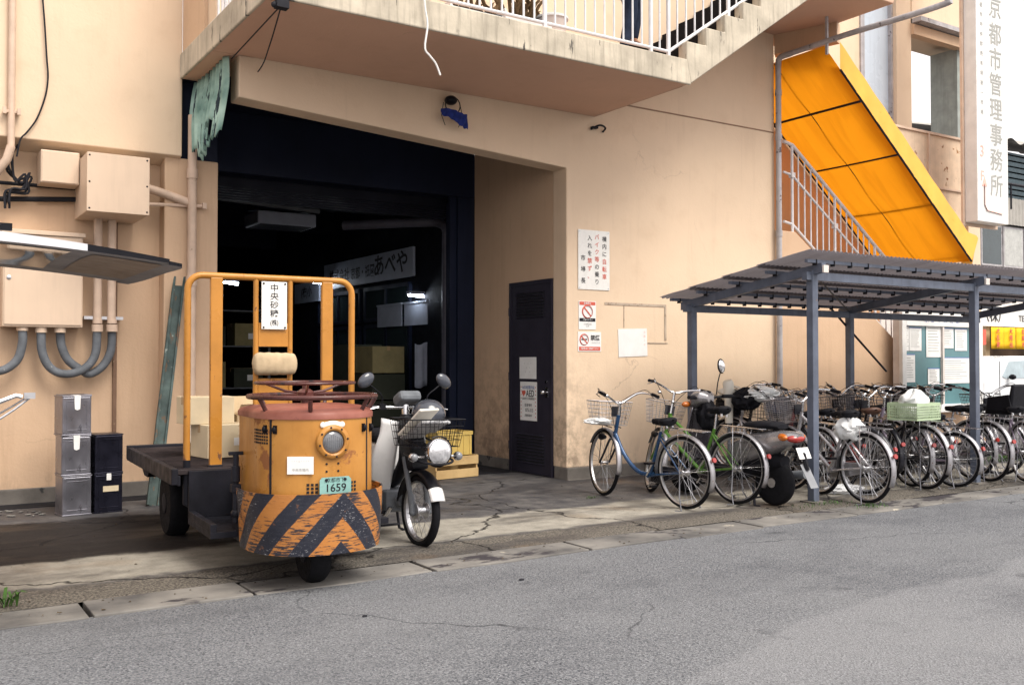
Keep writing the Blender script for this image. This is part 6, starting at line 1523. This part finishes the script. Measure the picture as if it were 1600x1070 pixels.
g = MB(); g.grid(lambda u, v: (x1575 - 1.2 + 14 * u, YG + .9 + 3 * v, z215 + .25 + .9 * v + .07 * math.sin(2 * math.pi * u * 14 / .9)), 300, 2); gp_(g, 'corrugated_roof', M['greyw'], recalc=False)
g = MB(); g.tube([(xg0, YG - .25, z300 + .1), (xg1, YG - .25, z300 + .1)], .04, 6)
for i in range(12): g.tube([(xg0 + i * 1.1, YG - .25, z330), (xg0 + i * 1.1, YG - .25, z300 + .1)], .025, 6)
gp_(g, 'terrace_rail', M['iron'])
z480 = P(1560, 478, Y=YG).z; z510 = P(1560, 510, Y=YG).z
g = MB(); g.box(xg0 - .6, xg1, YG + .1, YG + .4, z480, z413 - .02); gp_(g, 'awning_wall', M['pink'])
g = MB(); g.box(xg0 - .9, xg1, YG + 3.4, YG + 3.6, 0, z480 + .2); gp_(g, 'shop_back_wall', mat('brown_shop_interior', (.11, .07, .045), .8, var=.5, vs=1.2))
for k_ in range(4):
    g = MB(); g.box(xg0 + .4 + k_ * 2.6, xg0 + .6 + k_ * 2.6, YG + .1, YG + .3, 0, z480); gp_(g, 'shop_post', M['carton'])
g = MB(); g.box(xg0 - .5, xg1, YG + .0, YG + .1, z510, z480); sb = build(g, 'shop_sign', M['plate'], label='long white shop sign with black lettering above the yellow banners', cat='sign')
text([('（株）', face_y(xg0 + .62, YG - .01, (z480 + z510) / 2), (z480 - z510) * .72, .015), ('TEL', face_y(xg0 + 2.05, YG - .01, (z480 + z510) / 2 - .05), (z480 - z510) * .42, .008, 1.1)], M['ink'], sb, world=False)
M['banner'] = mat('yellow_banner', (.85, .50, .02), .8, var=.1, bump=.2)
zb0 = P(1570, 545, Y=YG - .1).z; hb_ = z510 - zb0 - .03
xb0 = P(1548, 520, Y=YG - .1).x; wv = .62
lbls = ('leftmost yellow banner with red characters under the shop sign', 'second yellow banner with red characters under the shop sign', 'third yellow banner with red characters under the shop sign', 'fourth yellow banner with red characters under the shop sign', 'fifth yellow banner under the shop sign, at the frame edge')
for i in range(5):
    t = thing('banner', lbls[i], 'banner', (xb0 + i * wv + wv / 2, YG - .1, zb0), 0, 'yellow banners under the shop sign')
    g = MB(); g.grid(lambda u, v: (-wv * .47 + wv * .94 * u, .02 * math.sin(6 * u + i), hb_ * v), 8, 4); build(g, 'cloth', M['banner'], t, solid=.006)
    text([(ch, fy(0, hb_ * (.82 - .32 * k), -.035), hb_ * .30, .02) for k, ch in enumerate(('大感謝', '大売出', '感謝市', '大感謝', '売出市')[i])], M['red_ink'], t, world=False)
g = MB(); g.box(xb0 - .55, xb0 - .25, YG - .12, YG - .08, zb0 + .1, z510 - .1); build(g, 'red_flag', M['red_ink'], label='small red flag left of the yellow banners', cat='flag')
# white van across the street
WV = thing('parked_car', 'white car parked in the side street behind the notice board', 'car', (21.0, 12.6, 0))
M['whitep'] = mat('white_car_paint', (.72, .74, .76), .2, var=.03, bump=0, coat=.6)
x0_ = P(1536, 600, Y=11.8).x
pr = [(0, .35), (0, 1.0), (.12, 1.38), (.5, 1.82), (1.2, 1.95), (4.6, 1.95), (4.75, 1.2), (4.75, .35)]
g = MB(); g.prism([(x0_ + a_ * 1.0, z_ if z_ < .9 else .9 + (z_ - .9) * .58) for a_, z_ in pr], 'y', 11.8, 13.4); build(g, 'body', M['whitep'], WV, world=True, bevel=.10, seg=4)
g = MB(); g.prism([(x0_ + .85, 1.02), (x0_ + .72, 1.06), (x0_ + .98, 1.38), (x0_ + 2.0, 1.43), (x0_ + 2.0, 1.02)], 'y', 11.79, 11.86); build(g, 'side_window', mat('bluish_car_glass', (.42, .50, .54), .1, bump=0), WV, world=True)
g = MB(); g.prism([(x0_ + 2.1, 1.02), (x0_ + 2.1, 1.43), (x0_ + 4.3, 1.43), (x0_ + 4.5, 1.02)], 'y', 11.79, 11.86); build(g, 'side_window', bpy.data.materials['bluish_car_glass'], WV, world=True)
for xx in (.85, 3.9):
    wheel_(Matrix.Translation((x0_ + xx - WV.location.x, 11.92 - 12.6, .30)) @ Matrix.Rotation(R(90), 4, 'X'), .30, .2, 'wheel', WV)
g = MB(); g.box(x0_ - .02, x0_ + .05, 11.9, 12.15, .75, .92); build(g, 'headlight', M['lens'], WV, world=True)
for xx in (x0_ + .62, x0_ + 1.05 + 1.0, x0_ + 3.2):
    g = MB(); g.box(xx - .006, xx + .006, 11.793, 11.80, .5, 1.40); build(g, 'door_seam', M['ink'], WV, world=True)
g = MB(); g.box(x0_ + 1.75, x0_ + 1.95, 11.77, 11.80, .98, 1.01); build(g, 'door_handle', M['black'], WV, world=True)
g = MB(); g.box(x0_ - .04, x0_ + 4.78, 11.78, 11.80, .36, .50); build(g, 'sill_trim', M['blackmat'], WV, world=True)
g = MB(); g.ball((x0_ + .95, 11.70, 1.05), .06, .08, .06); build(g, 'wing_mirror', M['black'], WV, world=True)

# ================================================================== BALCONY CLUTTER AND PERSON
zfl = 4.475
def planter(px, Y, w_, h_, d_, label, mt, rz=0, plant=None):
    q = P(px, 30, Y=Y); t = thing('planter_box', label, 'planter', (q.x, Y, zfl), rz)
    g = MB(); g.prism([(-w_ / 2 + .03, 0), (w_ / 2 - .03, 0), (w_ / 2, h_), (w_ / 2 - .02, h_), (w_ / 2 - .04, h_ * .8), (-w_ / 2 + .04, h_ * .8), (-w_ / 2 + .02, h_), (-w_ / 2, h_)], 'y', -d_ / 2, d_ / 2); build(g, 'trough', mt, t, bevel=.008)
    g = MB(); g.box(-w_ / 2 + .03, w_ / 2 - .03, -d_ / 2 + .02, d_ / 2 - .02, h_ * .8 - .05, h_ * .86); build(g, 'soil', M['darkfloor'], t)
    if plant:
        g = MB(); rnd = random.Random(int(px))
        for i in range(plant):
            bx_ = rnd.uniform(-w_ / 2 + .05, w_ / 2 - .05); az = rnd.uniform(0, 6.28); L = rnd.uniform(.12, .42); cz = h_ * .8
            p_ = [Vector((bx_ + math.cos(az) * L * .5 * (k / 4) ** 1.6, math.sin(az) * L * .35 * (k / 4) ** 1.6, cz + L * (k / 4) - .25 * L * (k / 4) ** 3)) for k in range(5)]
            g.tube(p_, [.004, .006, .006, .004, .001], 4, flat=3)
        build(g, 'dried_plant', M['brownleaf'], t)
    return t
M['brownleaf'] = mat('dry_brown_leaves', (.13, .08, .04), .9, var=.4, vs=20)
M['foam'] = mat('foam_box', (.70, .71, .70), .8, var=.05, bump=.2)
planter(735, 7.85, .62, .22, .3, 'long white planter with dry brown plants at the left of the visible railing', M['foam'], 0, 26)
planter(775, 8.3, .50, .34, .3, 'pale grey box behind the long planter on the balcony', M['foam'], R(6))
planter(815, 7.8, .55, .25, .3, 'white planter crowded with brown stems beside the railing', M['foam'], R(-3), 40)
t = thing('white_bucket', 'round off-white bucket with a stained side on the balcony', 'bucket', (P(862, 30, Y=7.75).x, 7.75, zfl))
g = MB(); g.lathe([(.12, 0), (.15, .26), (.16, .28), (.15, .29), (.13, .27), (.11, .02)], 28); build(g, 'pail', M['pink'], t); g = MB(); g.lathe([(.157, .265), (.166, .27), (.166, .29), (.157, .295)], 28); build(g, 'rim', M['foam'], t)
planter(893, 7.9, .46, .20, .3, 'empty white tray-like planter right of the bucket', M['foam'], R(4))
t = thing('foam_crate', 'white foam crate at the left end of the balcony behind the side rail', 'crate', (2.85, 9.2, zfl)); g = MB(); g.box(-.2, .2, -.2, .2, 0, .36); build(g, 'box', M['foam'], t, bevel=.02); g = MB(); g.box(-.21, .21, -.21, .21, .30, .38); build(g, 'lid', M['foam'], t, bevel=.01)
# rear upper wall details: door and window behind the balcony
def up_opening(x0, x1, z0, z1, nm):
    g = MB(); g.box(x0, x1, 8.97, 9.0, z0, z1); o = bp(g, nm, M['pipew']); g = MB(); g.box(x0 + .05, x1 - .05, 8.962, 8.97, z0 + .05, z1 - .05); build(g, 'pane', M['glass'], o, world=True)
up_opening(3.2, 4.8, 5.2, 6.4, 'upper_window')
# person
hips = Vector((6.42, 7.78, zfl + .86))
PS = thing('person', 'person in dark trousers and dark shoes stepping onto the balcony stairs, only legs in view', 'person', (6.35, 7.72, zfl), R(0))
def skinned(name, verts, edges, radii, mt, par, root=0, sub=2):
    me = bpy.data.meshes.new(name + '_base'); me.from_pydata([tuple(v) for v in verts], edges, []); o = bpy.data.objects.new(name + '_b', me); col.objects.link(o)
    o.modifiers.new('s', 'SKIN'); 
    for i, r in enumerate(radii):
        sv = me.skin_vertices[0].data[i] if me.skin_vertices else None
        if sv: sv.radius = (r, r) if not isinstance(r, tuple) else r; sv.use_root = (i == root)
    o.modifiers.new('u', 'SUBSURF').levels = sub; o.modifiers['u'].render_levels = sub
    dg = bpy.context.evaluated_depsgraph_get(); dg.update(); m2 = bpy.data.meshes.new_from_object(o.evaluated_get(dg)); bpy.data.objects.remove(o)
    m2.name = name; m2.materials.clear(); m2.materials.append(mt)
    for p_ in m2.polygons: p_.use_smooth = True
    ob = bpy.data.objects.new(name, m2); col.objects.link(ob); ob.parent = par; return ob
def skin_ready(verts, edges):  # skin layer needs an operator-free creation
    return None
# local coords: person faces +x (towards the stairs)
fz = 0
J = dict(pel=(0, 0, .90), sp=(.05, 0, 1.12), ch=(.13, 0, 1.33), nk=(.18, 0, 1.47), hd=(.215, 0, 1.56), ht=(.235, 0, 1.70),
         lh=(.01, .09, .86), lk=(.30, .10, .68), la=(.245, .10, .285), lt=(.38, .10, .235),
         rh=(-.01, -.09, .86), rk=(.05, -.10, .48), ra=(-.06, -.10, .09), rt=(.09, -.10, .035),
         ls=(.14, .18, 1.38), le=(.12, .25, 1.12), lw=(.28, .22, .95), rs=(.14, -.18, 1.38), re=(.02, -.25, 1.13), rw=(.06, -.24, .87))
names = list(J); idx = {n: i for i, n in enumerate(names)}
E_ = [('pel', 'sp'), ('sp', 'ch'), ('ch', 'nk'), ('nk', 'hd'), ('hd', 'ht'), ('pel', 'lh'), ('lh', 'lk'), ('lk', 'la'), ('la', 'lt'), ('pel', 'rh'), ('rh', 'rk'), ('rk', 'ra'), ('ra', 'rt'), ('ch', 'ls'), ('ls', 'le'), ('le', 'lw'), ('ch', 'rs'), ('rs', 're'), ('re', 'rw')]
rad = dict(pel=.13, sp=.12, ch=.13, nk=.055, hd=.075, ht=.085, lh=.085, lk=.058, la=.038, lt=.03, rh=.085, rk=.058, ra=.038, rt=.03, ls=.06, le=.042, lw=.028, rs=.06, re=.042, rw=.028)
def body_tubes(parts, rmul, mt, name, par):
    me_v, me_e, rr = [], [], []
    for n in parts: me_v.append(J[n]); rr.append(rad[n] * rmul)
    for a_, b_ in E_:
        if a_ in parts and b_ in parts: me_e.append((parts.index(a_), parts.index(b_)))
    me = bpy.data.meshes.new(name); me.from_pydata(me_v, me_e, []); o = bpy.data.objects.new(name, me); col.objects.link(o)
    o.modifiers.new('skin', 'SKIN')
    bm = bmesh.new(); bm.from_mesh(me); ly = bm.verts.layers.skin.verify()
    for i, v_ in enumerate(bm.verts): v_[ly].radius = (rr[i], rr[i]); v_[ly].use_root = (i == 0)
    bm.to_mesh(me); bm.free()
    sm_ = o.modifiers.new('sub', 'SUBSURF'); sm_.levels = 2; sm_.render_levels = 2
    dg = bpy.context.evaluated_depsgraph_get(); dg.update(); m2 = bpy.data.meshes.new_from_object(o.evaluated_get(dg)); bpy.data.objects.remove(o)
    m2.materials.clear(); m2.materials.append(mt)
    for p_ in m2.polygons: p_.use_smooth = True; p_.material_index = 0
    ob = bpy.data.objects.new(name, m2); col.objects.link(ob); ob.parent = par; return ob
body_tubes(names, 1.0, M['skin'], 'body', PS)
body_tubes(['pel', 'lh', 'lk', 'la', 'rh', 'rk', 'ra'], 1.32, M['denim'], 'trousers', PS)
body_tubes(['pel', 'sp', 'ch', 'ls', 'le', 'rs', 're'], 1.16, M['shirt'], 'shirt', PS)
g = MB(); g.ball((.225, 0, 1.66), .108, .092, .115, 20, top=1, bot=-.25); build(g, 'hair', M['ink'], PS)
for nm, (ax_, ay, az) in (('l', J['la']), ('r', J['ra'])):
    g = MB(); g.grid(lambda u, v: (ax_ - .09 + .28 * u, ay + (.045 + .012 * math.sin(math.pi * u)) * math.cos(2 * math.pi * v) * (1 - .5 * (abs(2 * u - 1)) ** 5), az - .045 + (.048 * (1 - .45 * u)) * math.sin(2 * math.pi * v) * (1 - .6 * abs(2 * u - 1) ** 6)), 16, 14)
    build(g, 'shoe', M['black'], PS)
# hands: palm plus separate curled fingers
for (wx, wy, wz), s in ((J['lw'], 1), (J['rw'], -1)):
    g = MB(); w_ = Vector((wx, wy, wz)); dn_ = Vector((.25, 0, -1)).normalized()
    g.tube([w_ - dn_ * .02, w_ + dn_ * .03, w_ + dn_ * .09], [.026, .036, .034], 10, flat=.5)
    for k in range(4):
        o_ = w_ + dn_ * .085 + Vector((.026 - .017 * k, 0, -.004 * k)); L = (.075, .083, .078, .06)[k]
        g.tube([o_, o_ + dn_ * L * .5 + Vector((0, -s * .008, 0)), o_ + dn_ * L * .9 + Vector((0, -s * .03, 0))], [.009, .0085, .006], 7)
    o_ = w_ + dn_ * .03 + Vector((.03, 0, 0)); g.tube([o_, o_ + Vector((.025, -s * .01, -.03)), o_ + Vector((.028, -s * .02, -.06))], [.011, .010, .007], 7)
    build(g, 'hand', M['skin'], PS)
g = MB()
for s in (-1, 1): g.ball((.315, s * .033, 1.63), .008, .012, .007)
build(g, 'eyes', M['ink'], PS)
g = MB(); g.ball((.325, 0, 1.605), .02, .013, .022); build(g, 'nose', M['skin'], PS)
g = MB(); g.ball((.312, 0, 1.572), .006, .024, .006); build(g, 'mouth', M['redtop'], PS)
g = MB()
for s in (-1, 1): g.ball((.225, s * .088, 1.61), .018, .010, .03)
build(g, 'ears', M['skin'], PS)

# ================================================================== INSIDE THE ENTRANCE
def in_sign(px0, py0, px1, py1, X, strs, label):
    a = P(px0, py0, X=X); b = P(px1, py1, X=X); yy0, yy1 = b.y, a.y; z0_, z1_ = b.z, None
    zt_ = P(px1, py0 if False else py1, X=X)
    return a, b
XN = XI - .07
yR = P(647, 400, X=XN).y; yL = P(508, 400, X=XN).y; zT_ = P(647, 385, X=XN).z; zB_ = P(647, 431, X=XN).z
t = thing('shop_name_board', 'long white name board with brush lettering on the dark inner wall', 'sign', (XN, (yR + yL) / 2, (zT_ + zB_) / 2))
M['dimwhite'] = mat('dim_white_board', (.34, .37, .45), .6, var=.1); Wn = yL - yR; Hn = zT_ - zB_  # white toned down and blued, the room's dimness put into the colour
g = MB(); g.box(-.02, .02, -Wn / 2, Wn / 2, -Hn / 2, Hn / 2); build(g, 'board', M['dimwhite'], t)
fmx = lambda y, z: Matrix.Translation((-.023, y, z)) @ Matrix.Rotation(R(-90), 4, 'Z') @ Matrix.Rotation(R(90), 4, 'X')
text([('あべや', fmx(-Wn * .28, 0), Hn * .85, .02, 1.1), ('京都・祇園', fmx(Wn * .02, -Hn * .08), Hn * .48, .015, .9), ('株式会社', fmx(Wn * .30, -Hn * .05), Hn * .5, .02)], M['ink'], t, world=False)
yR2 = P(500, 440, X=XN).y; yL2 = P(462, 450, X=XN).y; zT2 = P(500, 438, X=XN).z; zB2 = P(500, 470, X=XN).z
t = thing('shop_name_board', 'smaller white name board deeper along the dark inner wall', 'sign', (XN, (yR2 + yL2) / 2, (zT2 + zB2) / 2)); Wn = yL2 - yR2; Hn = zT2 - zB2
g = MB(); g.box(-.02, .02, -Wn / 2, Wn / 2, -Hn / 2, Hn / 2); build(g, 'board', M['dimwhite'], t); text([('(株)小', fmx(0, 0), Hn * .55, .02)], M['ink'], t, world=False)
# fluorescent tubes
M['tube'] = emis('lit_tube', (.85, .93, 1.0), 40)
for i, (px0, py0, px1, py1, Yt, lb_) in enumerate(((350, 441, 372, 444, 15, 'short lit fluorescent tube at the far left of the dark room'), (638, 461, 678, 465, 12.6, 'lit fluorescent tube near the window frames inside'), (489, 441, 530, 446, 16, 'lit fluorescent tube deep inside behind the truck hoop'))):
    a = P(px0, py0, Y=Yt); b = P(px1, py1, Y=Yt); b.z = a.z + (b.z - a.z)
    t = thing('tube_light', lb_, 'light', (a + b) / 2, 0, 'fluorescent tubes inside the entrance')
    t.location = (a + b) / 2; g = MB(); g.cyl(a - (a + b) / 2, b - (a + b) / 2, .016, 8); build(g, 'tube', M['tube'], t)
    g = MB(); d0 = (a + b) / 2; g.cbox((0, 0, .045), ((b - a).length * 1.05, .09, .04)); build(g, 'fitting', M['dimwhite'], t)
# stacked cartons and shelf things inside
def xy_on(px, py_, X): return P(px, py_, X=X)
gi = 'cartons stacked inside the dark entrance'
M['cartonlit'] = mat('lit_cardboard', (.26, .22, .11), .9)  # cardboard toned up, the light on it put into the colour
k_ = 0
lab_in = ['top carton of the front pair, catching light, inside the entrance', 'carton under the lit one inside the entrance', 'third carton down inside the entrance, with pale labels', 'lowest labelled carton inside the entrance', 'tall dark carton left of the labelled stack', 'dark carton below the tall one, left of the labelled stack', 'low dark carton at the foot of the left inner stack']
Xc = 6.05; y1c = 13.2
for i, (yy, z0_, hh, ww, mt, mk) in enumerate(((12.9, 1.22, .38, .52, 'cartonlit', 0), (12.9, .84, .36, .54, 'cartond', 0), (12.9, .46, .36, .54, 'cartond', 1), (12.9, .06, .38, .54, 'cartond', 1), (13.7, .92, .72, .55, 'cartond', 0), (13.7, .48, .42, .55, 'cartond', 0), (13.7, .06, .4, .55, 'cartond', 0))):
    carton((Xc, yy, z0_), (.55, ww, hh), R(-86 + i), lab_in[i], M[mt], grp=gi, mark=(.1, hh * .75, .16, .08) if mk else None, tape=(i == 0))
g = MB(); a = P(655, 575, Y=12.3)
g.grid(lambda u, v: (6.35 + .20 * u, 12.35 + .01 * math.sin(9 * u), 1.02 + .62 * v - .02 * math.sin(5 * u)), 10, 6); build(g, 'hanging_cloth', M['dimwhite'], label='pale grey cloth hanging by the stacked cartons inside', cat='cloth', solid=.006)
for (pa, pb, pc, pd) in ((590, 487, 628, 502), (632, 482, 668, 500)):
    a = P(pa, pb, X=XN - .02); b = P(pc, pd, X=XN - .02)
    t = thing('window_blind', 'left dusty blind in the inner window frames' if pa == 590 else 'right dusty blind in the inner window frames', 'blind', (XN - .02, (a.y + b.y) / 2, (a.z + b.z) / 2)); g = MB(); g.box(-.004, .004, -abs(a.y - b.y) / 2, abs(a.y - b.y) / 2, -.16, .16); build(g, 'cloth', M['dimwhite'], t)
    g = MB(); g.box(-.02, .02, -abs(a.y - b.y) / 2, abs(a.y - b.y) / 2, .16, .19); build(g, 'head_rail', M['dimwhite'], t)
t = thing('duct_box', 'pale box unit mounted below the dark ceiling at the left', 'unit', P(438, 346, Y=13.2)); g = MB(); g.box(-.42, .42, -.3, .3, -.09, .09); build(g, 'casing', M['dimwhite'], t, bevel=.02)
g = MB()
for i in range(8): g.box(-.38, .38, -.28 + i * .07, -.25 + i * .07, -.096, -.09)
build(g, 'grille', M['navy'], t)
t = thing('duct_box', 'narrow upper unit above the pale one under the dark ceiling', 'unit', P(438, 322, Y=13.3)); g = MB(); g.box(-.42, .42, -.2, .2, -.09, .09); build(g, 'casing', M['navy2'], t, bevel=.02); g = MB(); g.box(-.3, .3, -.21, -.2, -.05, .05); build(g, 'cover', M['navy'], t)
t = thing('storage_rack', 'dim steel rack with shelves of goods deep inside the entrance', 'rack', (4.2, 15.2, .03))
for sx_ in (-.9, .9):
    for sy_ in (-.25, .25):
        g = MB(); g.box(sx_ - .02, sx_ + .02, sy_ - .02, sy_ + .02, 0, 2.2); build(g, 'post', M['greym'], t)
for zz in (.3, .95, 1.6, 2.15):
    g = MB(); g.box(-.92, .92, -.27, .27, zz - .02, zz); build(g, 'shelf', M['greym'], t)
kk = 0
pl_ = ('lowest', 'middle', 'upper'); nm_ = ('left', 'centre', 'right')
for i, zz in enumerate((.30, .95, 1.60)):
    for j in range(3):
        carton((3.6 + .6 * j, 15.2, .031 + zz), (.46, .40, .30 + .05 * ((i + j) % 3)), R((i * 3 + j) % 5 - 2), nm_[j] + ' carton on the ' + pl_[i] + ' shelf of the dim rack inside', M['cartond'] if (i + j) % 2 else M['cartonlit'], grp='cartons on the inner rack', mark=(.05, .15, .14, .09))
# parked dark moped shape inside the entrance: chrome glints behind the truck
t = thing('motorbike', 'dark motorbike barely visible inside the entrance behind the truck', 'motorbike', (P(478, 650, Z=.03).x, P(478, 650, Z=.03).y, .03), R(-80))
for nm, xx in (('front_wheel', 0), ('rear_wheel', -1.2)): spoked(t, nm, (xx, 0, .29), .29, .035, 20)
g = MB(); g.tube(smoothpts([(-.1, 0, .8), (-.35, 0, .65), (-.7, 0, .55), (-1.2, 0, .7)], 4), .09, 10); g.cbox((-.55, 0, .38), (.35, .22, .28)); build(g, 'frame', M['black'], t)
g = MB(); g.cbox((-.8, 0, .80), (.6, .25, .09)); build(g, 'seat', M['blackmat'], t, bevel=.03)
g = MB(); g.tube(smoothpts([(-.25, .34, 1.02), (-.18, .15, 1.04), (-.18, -.15, 1.04), (-.25, -.34, 1.02)], 4), .013, 8); g.tube([(0, .07, .29), (-.16, .07, 1.0)], .02, 8); g.tube([(0, -.07, .29), (-.16, -.07, 1.0)], .02, 8); g.ball((-.08, 0, .92), .10, .09, .09); build(g, 'handlebar', M['chrome'], t)
# dirt mound? weeds at the kerb and post foot
def weeds(px, py, n, sp, h_, label):
    q = P(px, py, Z=.02); g = MB(); rnd = random.Random(px)
    for i in range(n):
        b_ = Vector((rnd.gauss(0, sp), rnd.gauss(0, sp * .4), 0)); az = rnd.uniform(0, 6.28); L = h_ * rnd.uniform(.5, 1.2)
        d_ = Vector((math.cos(az), math.sin(az), 0)); sd2 = Vector((-d_.y, d_.x, 0)) * L * .09
        pts = [b_, b_ + d_ * L * .25 + Vector((0, 0, L * .5)), b_ + d_ * L * .6 + Vector((0, 0, L * .8)), b_ + d_ * L * .95 + Vector((0, 0, L * .75))]
        vs = [pts[0] - sd2 * .3, pts[0] + sd2 * .3, pts[1] - sd2, pts[1] + sd2, pts[2] - sd2 * .8, pts[2] + sd2 * .8, pts[3]]
        g.add(vs, [(0, 1, 3, 2), (2, 3, 5, 4), (4, 5, 6)])
    o = build(g, 'weeds', M['leaf'], label=label, cat='weeds', kind='stuff', recalc=False); o.location = (q.x, q.y, .02)
weeds(4, 948, 26, .035, .10, 'small green weeds growing at the kerb in the left corner')
weeds(1290, 788, 90, .16, .035, 'low weeds at the foot of the shelter front post')
weeds(1362, 792, 60, .10, .04, 'low weeds at the kerb below the silver bicycle')
weeds(923, 779, 30, .05, .03, 'tiny weed in the pavement crack by the blue bicycle')
weeds(1570, 720, 120, .25, .12, 'green plants behind the bicycles by the notice board foot')
# fallen leaves and grit along the gutter and forecourt
g = MB(); rnd = random.Random(9)
for i in range(420):
    if i < 300: x_, y_, z_ = rnd.uniform(-1, 16), 5.66 + abs(rnd.gauss(0, .28)), .018
    else: x_, y_, z_ = rnd.uniform(-1, 14), rnd.uniform(6.2, 8.9), .024
    s_ = rnd.uniform(.004, .013); a_ = rnd.uniform(0, 3.14); c__, n__ = math.cos(a_) * s_, math.sin(a_) * s_
    g.add([(x_ - c__, y_ - n__, z_), (x_ + n__ * .6, y_ - c__ * .6, z_ + s_ * .4), (x_ + c__, y_ + n__, z_), (x_ - n__ * .6, y_ + c__ * .6, z_ + s_ * .5)], [(0, 1, 2, 3)])
build(g, 'leaf_litter', mat('leaf_litter', (.045, .032, .02), .9, var=.4, vs=2, c2=(.14, .10, .06)), label='small dead leaves and grit scattered along the gutter and forecourt', cat='litter', kind='stuff', recalc=False)
g = MB(); 
for (px_, py_, r_) in ((815, 905, .014), (1207, 815, .012), (570, 962, .010)):
    q = P(px_, py_, Z=.004); g.ball(q, r_ * 1.6, r_, .008, 7)
build(g, 'road_debris', M['ink'], label='dark scraps lying on the asphalt', cat='debris', kind='stuff')
# loose stones by the foundation
g = MB(); rnd = random.Random(5)
for i in range(14):
    q = P(rnd.uniform(0, 70), rnd.uniform(797, 806), Z=.03); g.ball(q, rnd.uniform(.01, .035), rnd.uniform(.01, .02), .008, 7)
build(g, 'pebbles', M['gutter'], label='scattered pale concrete chips at the foot of the left wall', cat='chips', kind='stuff')
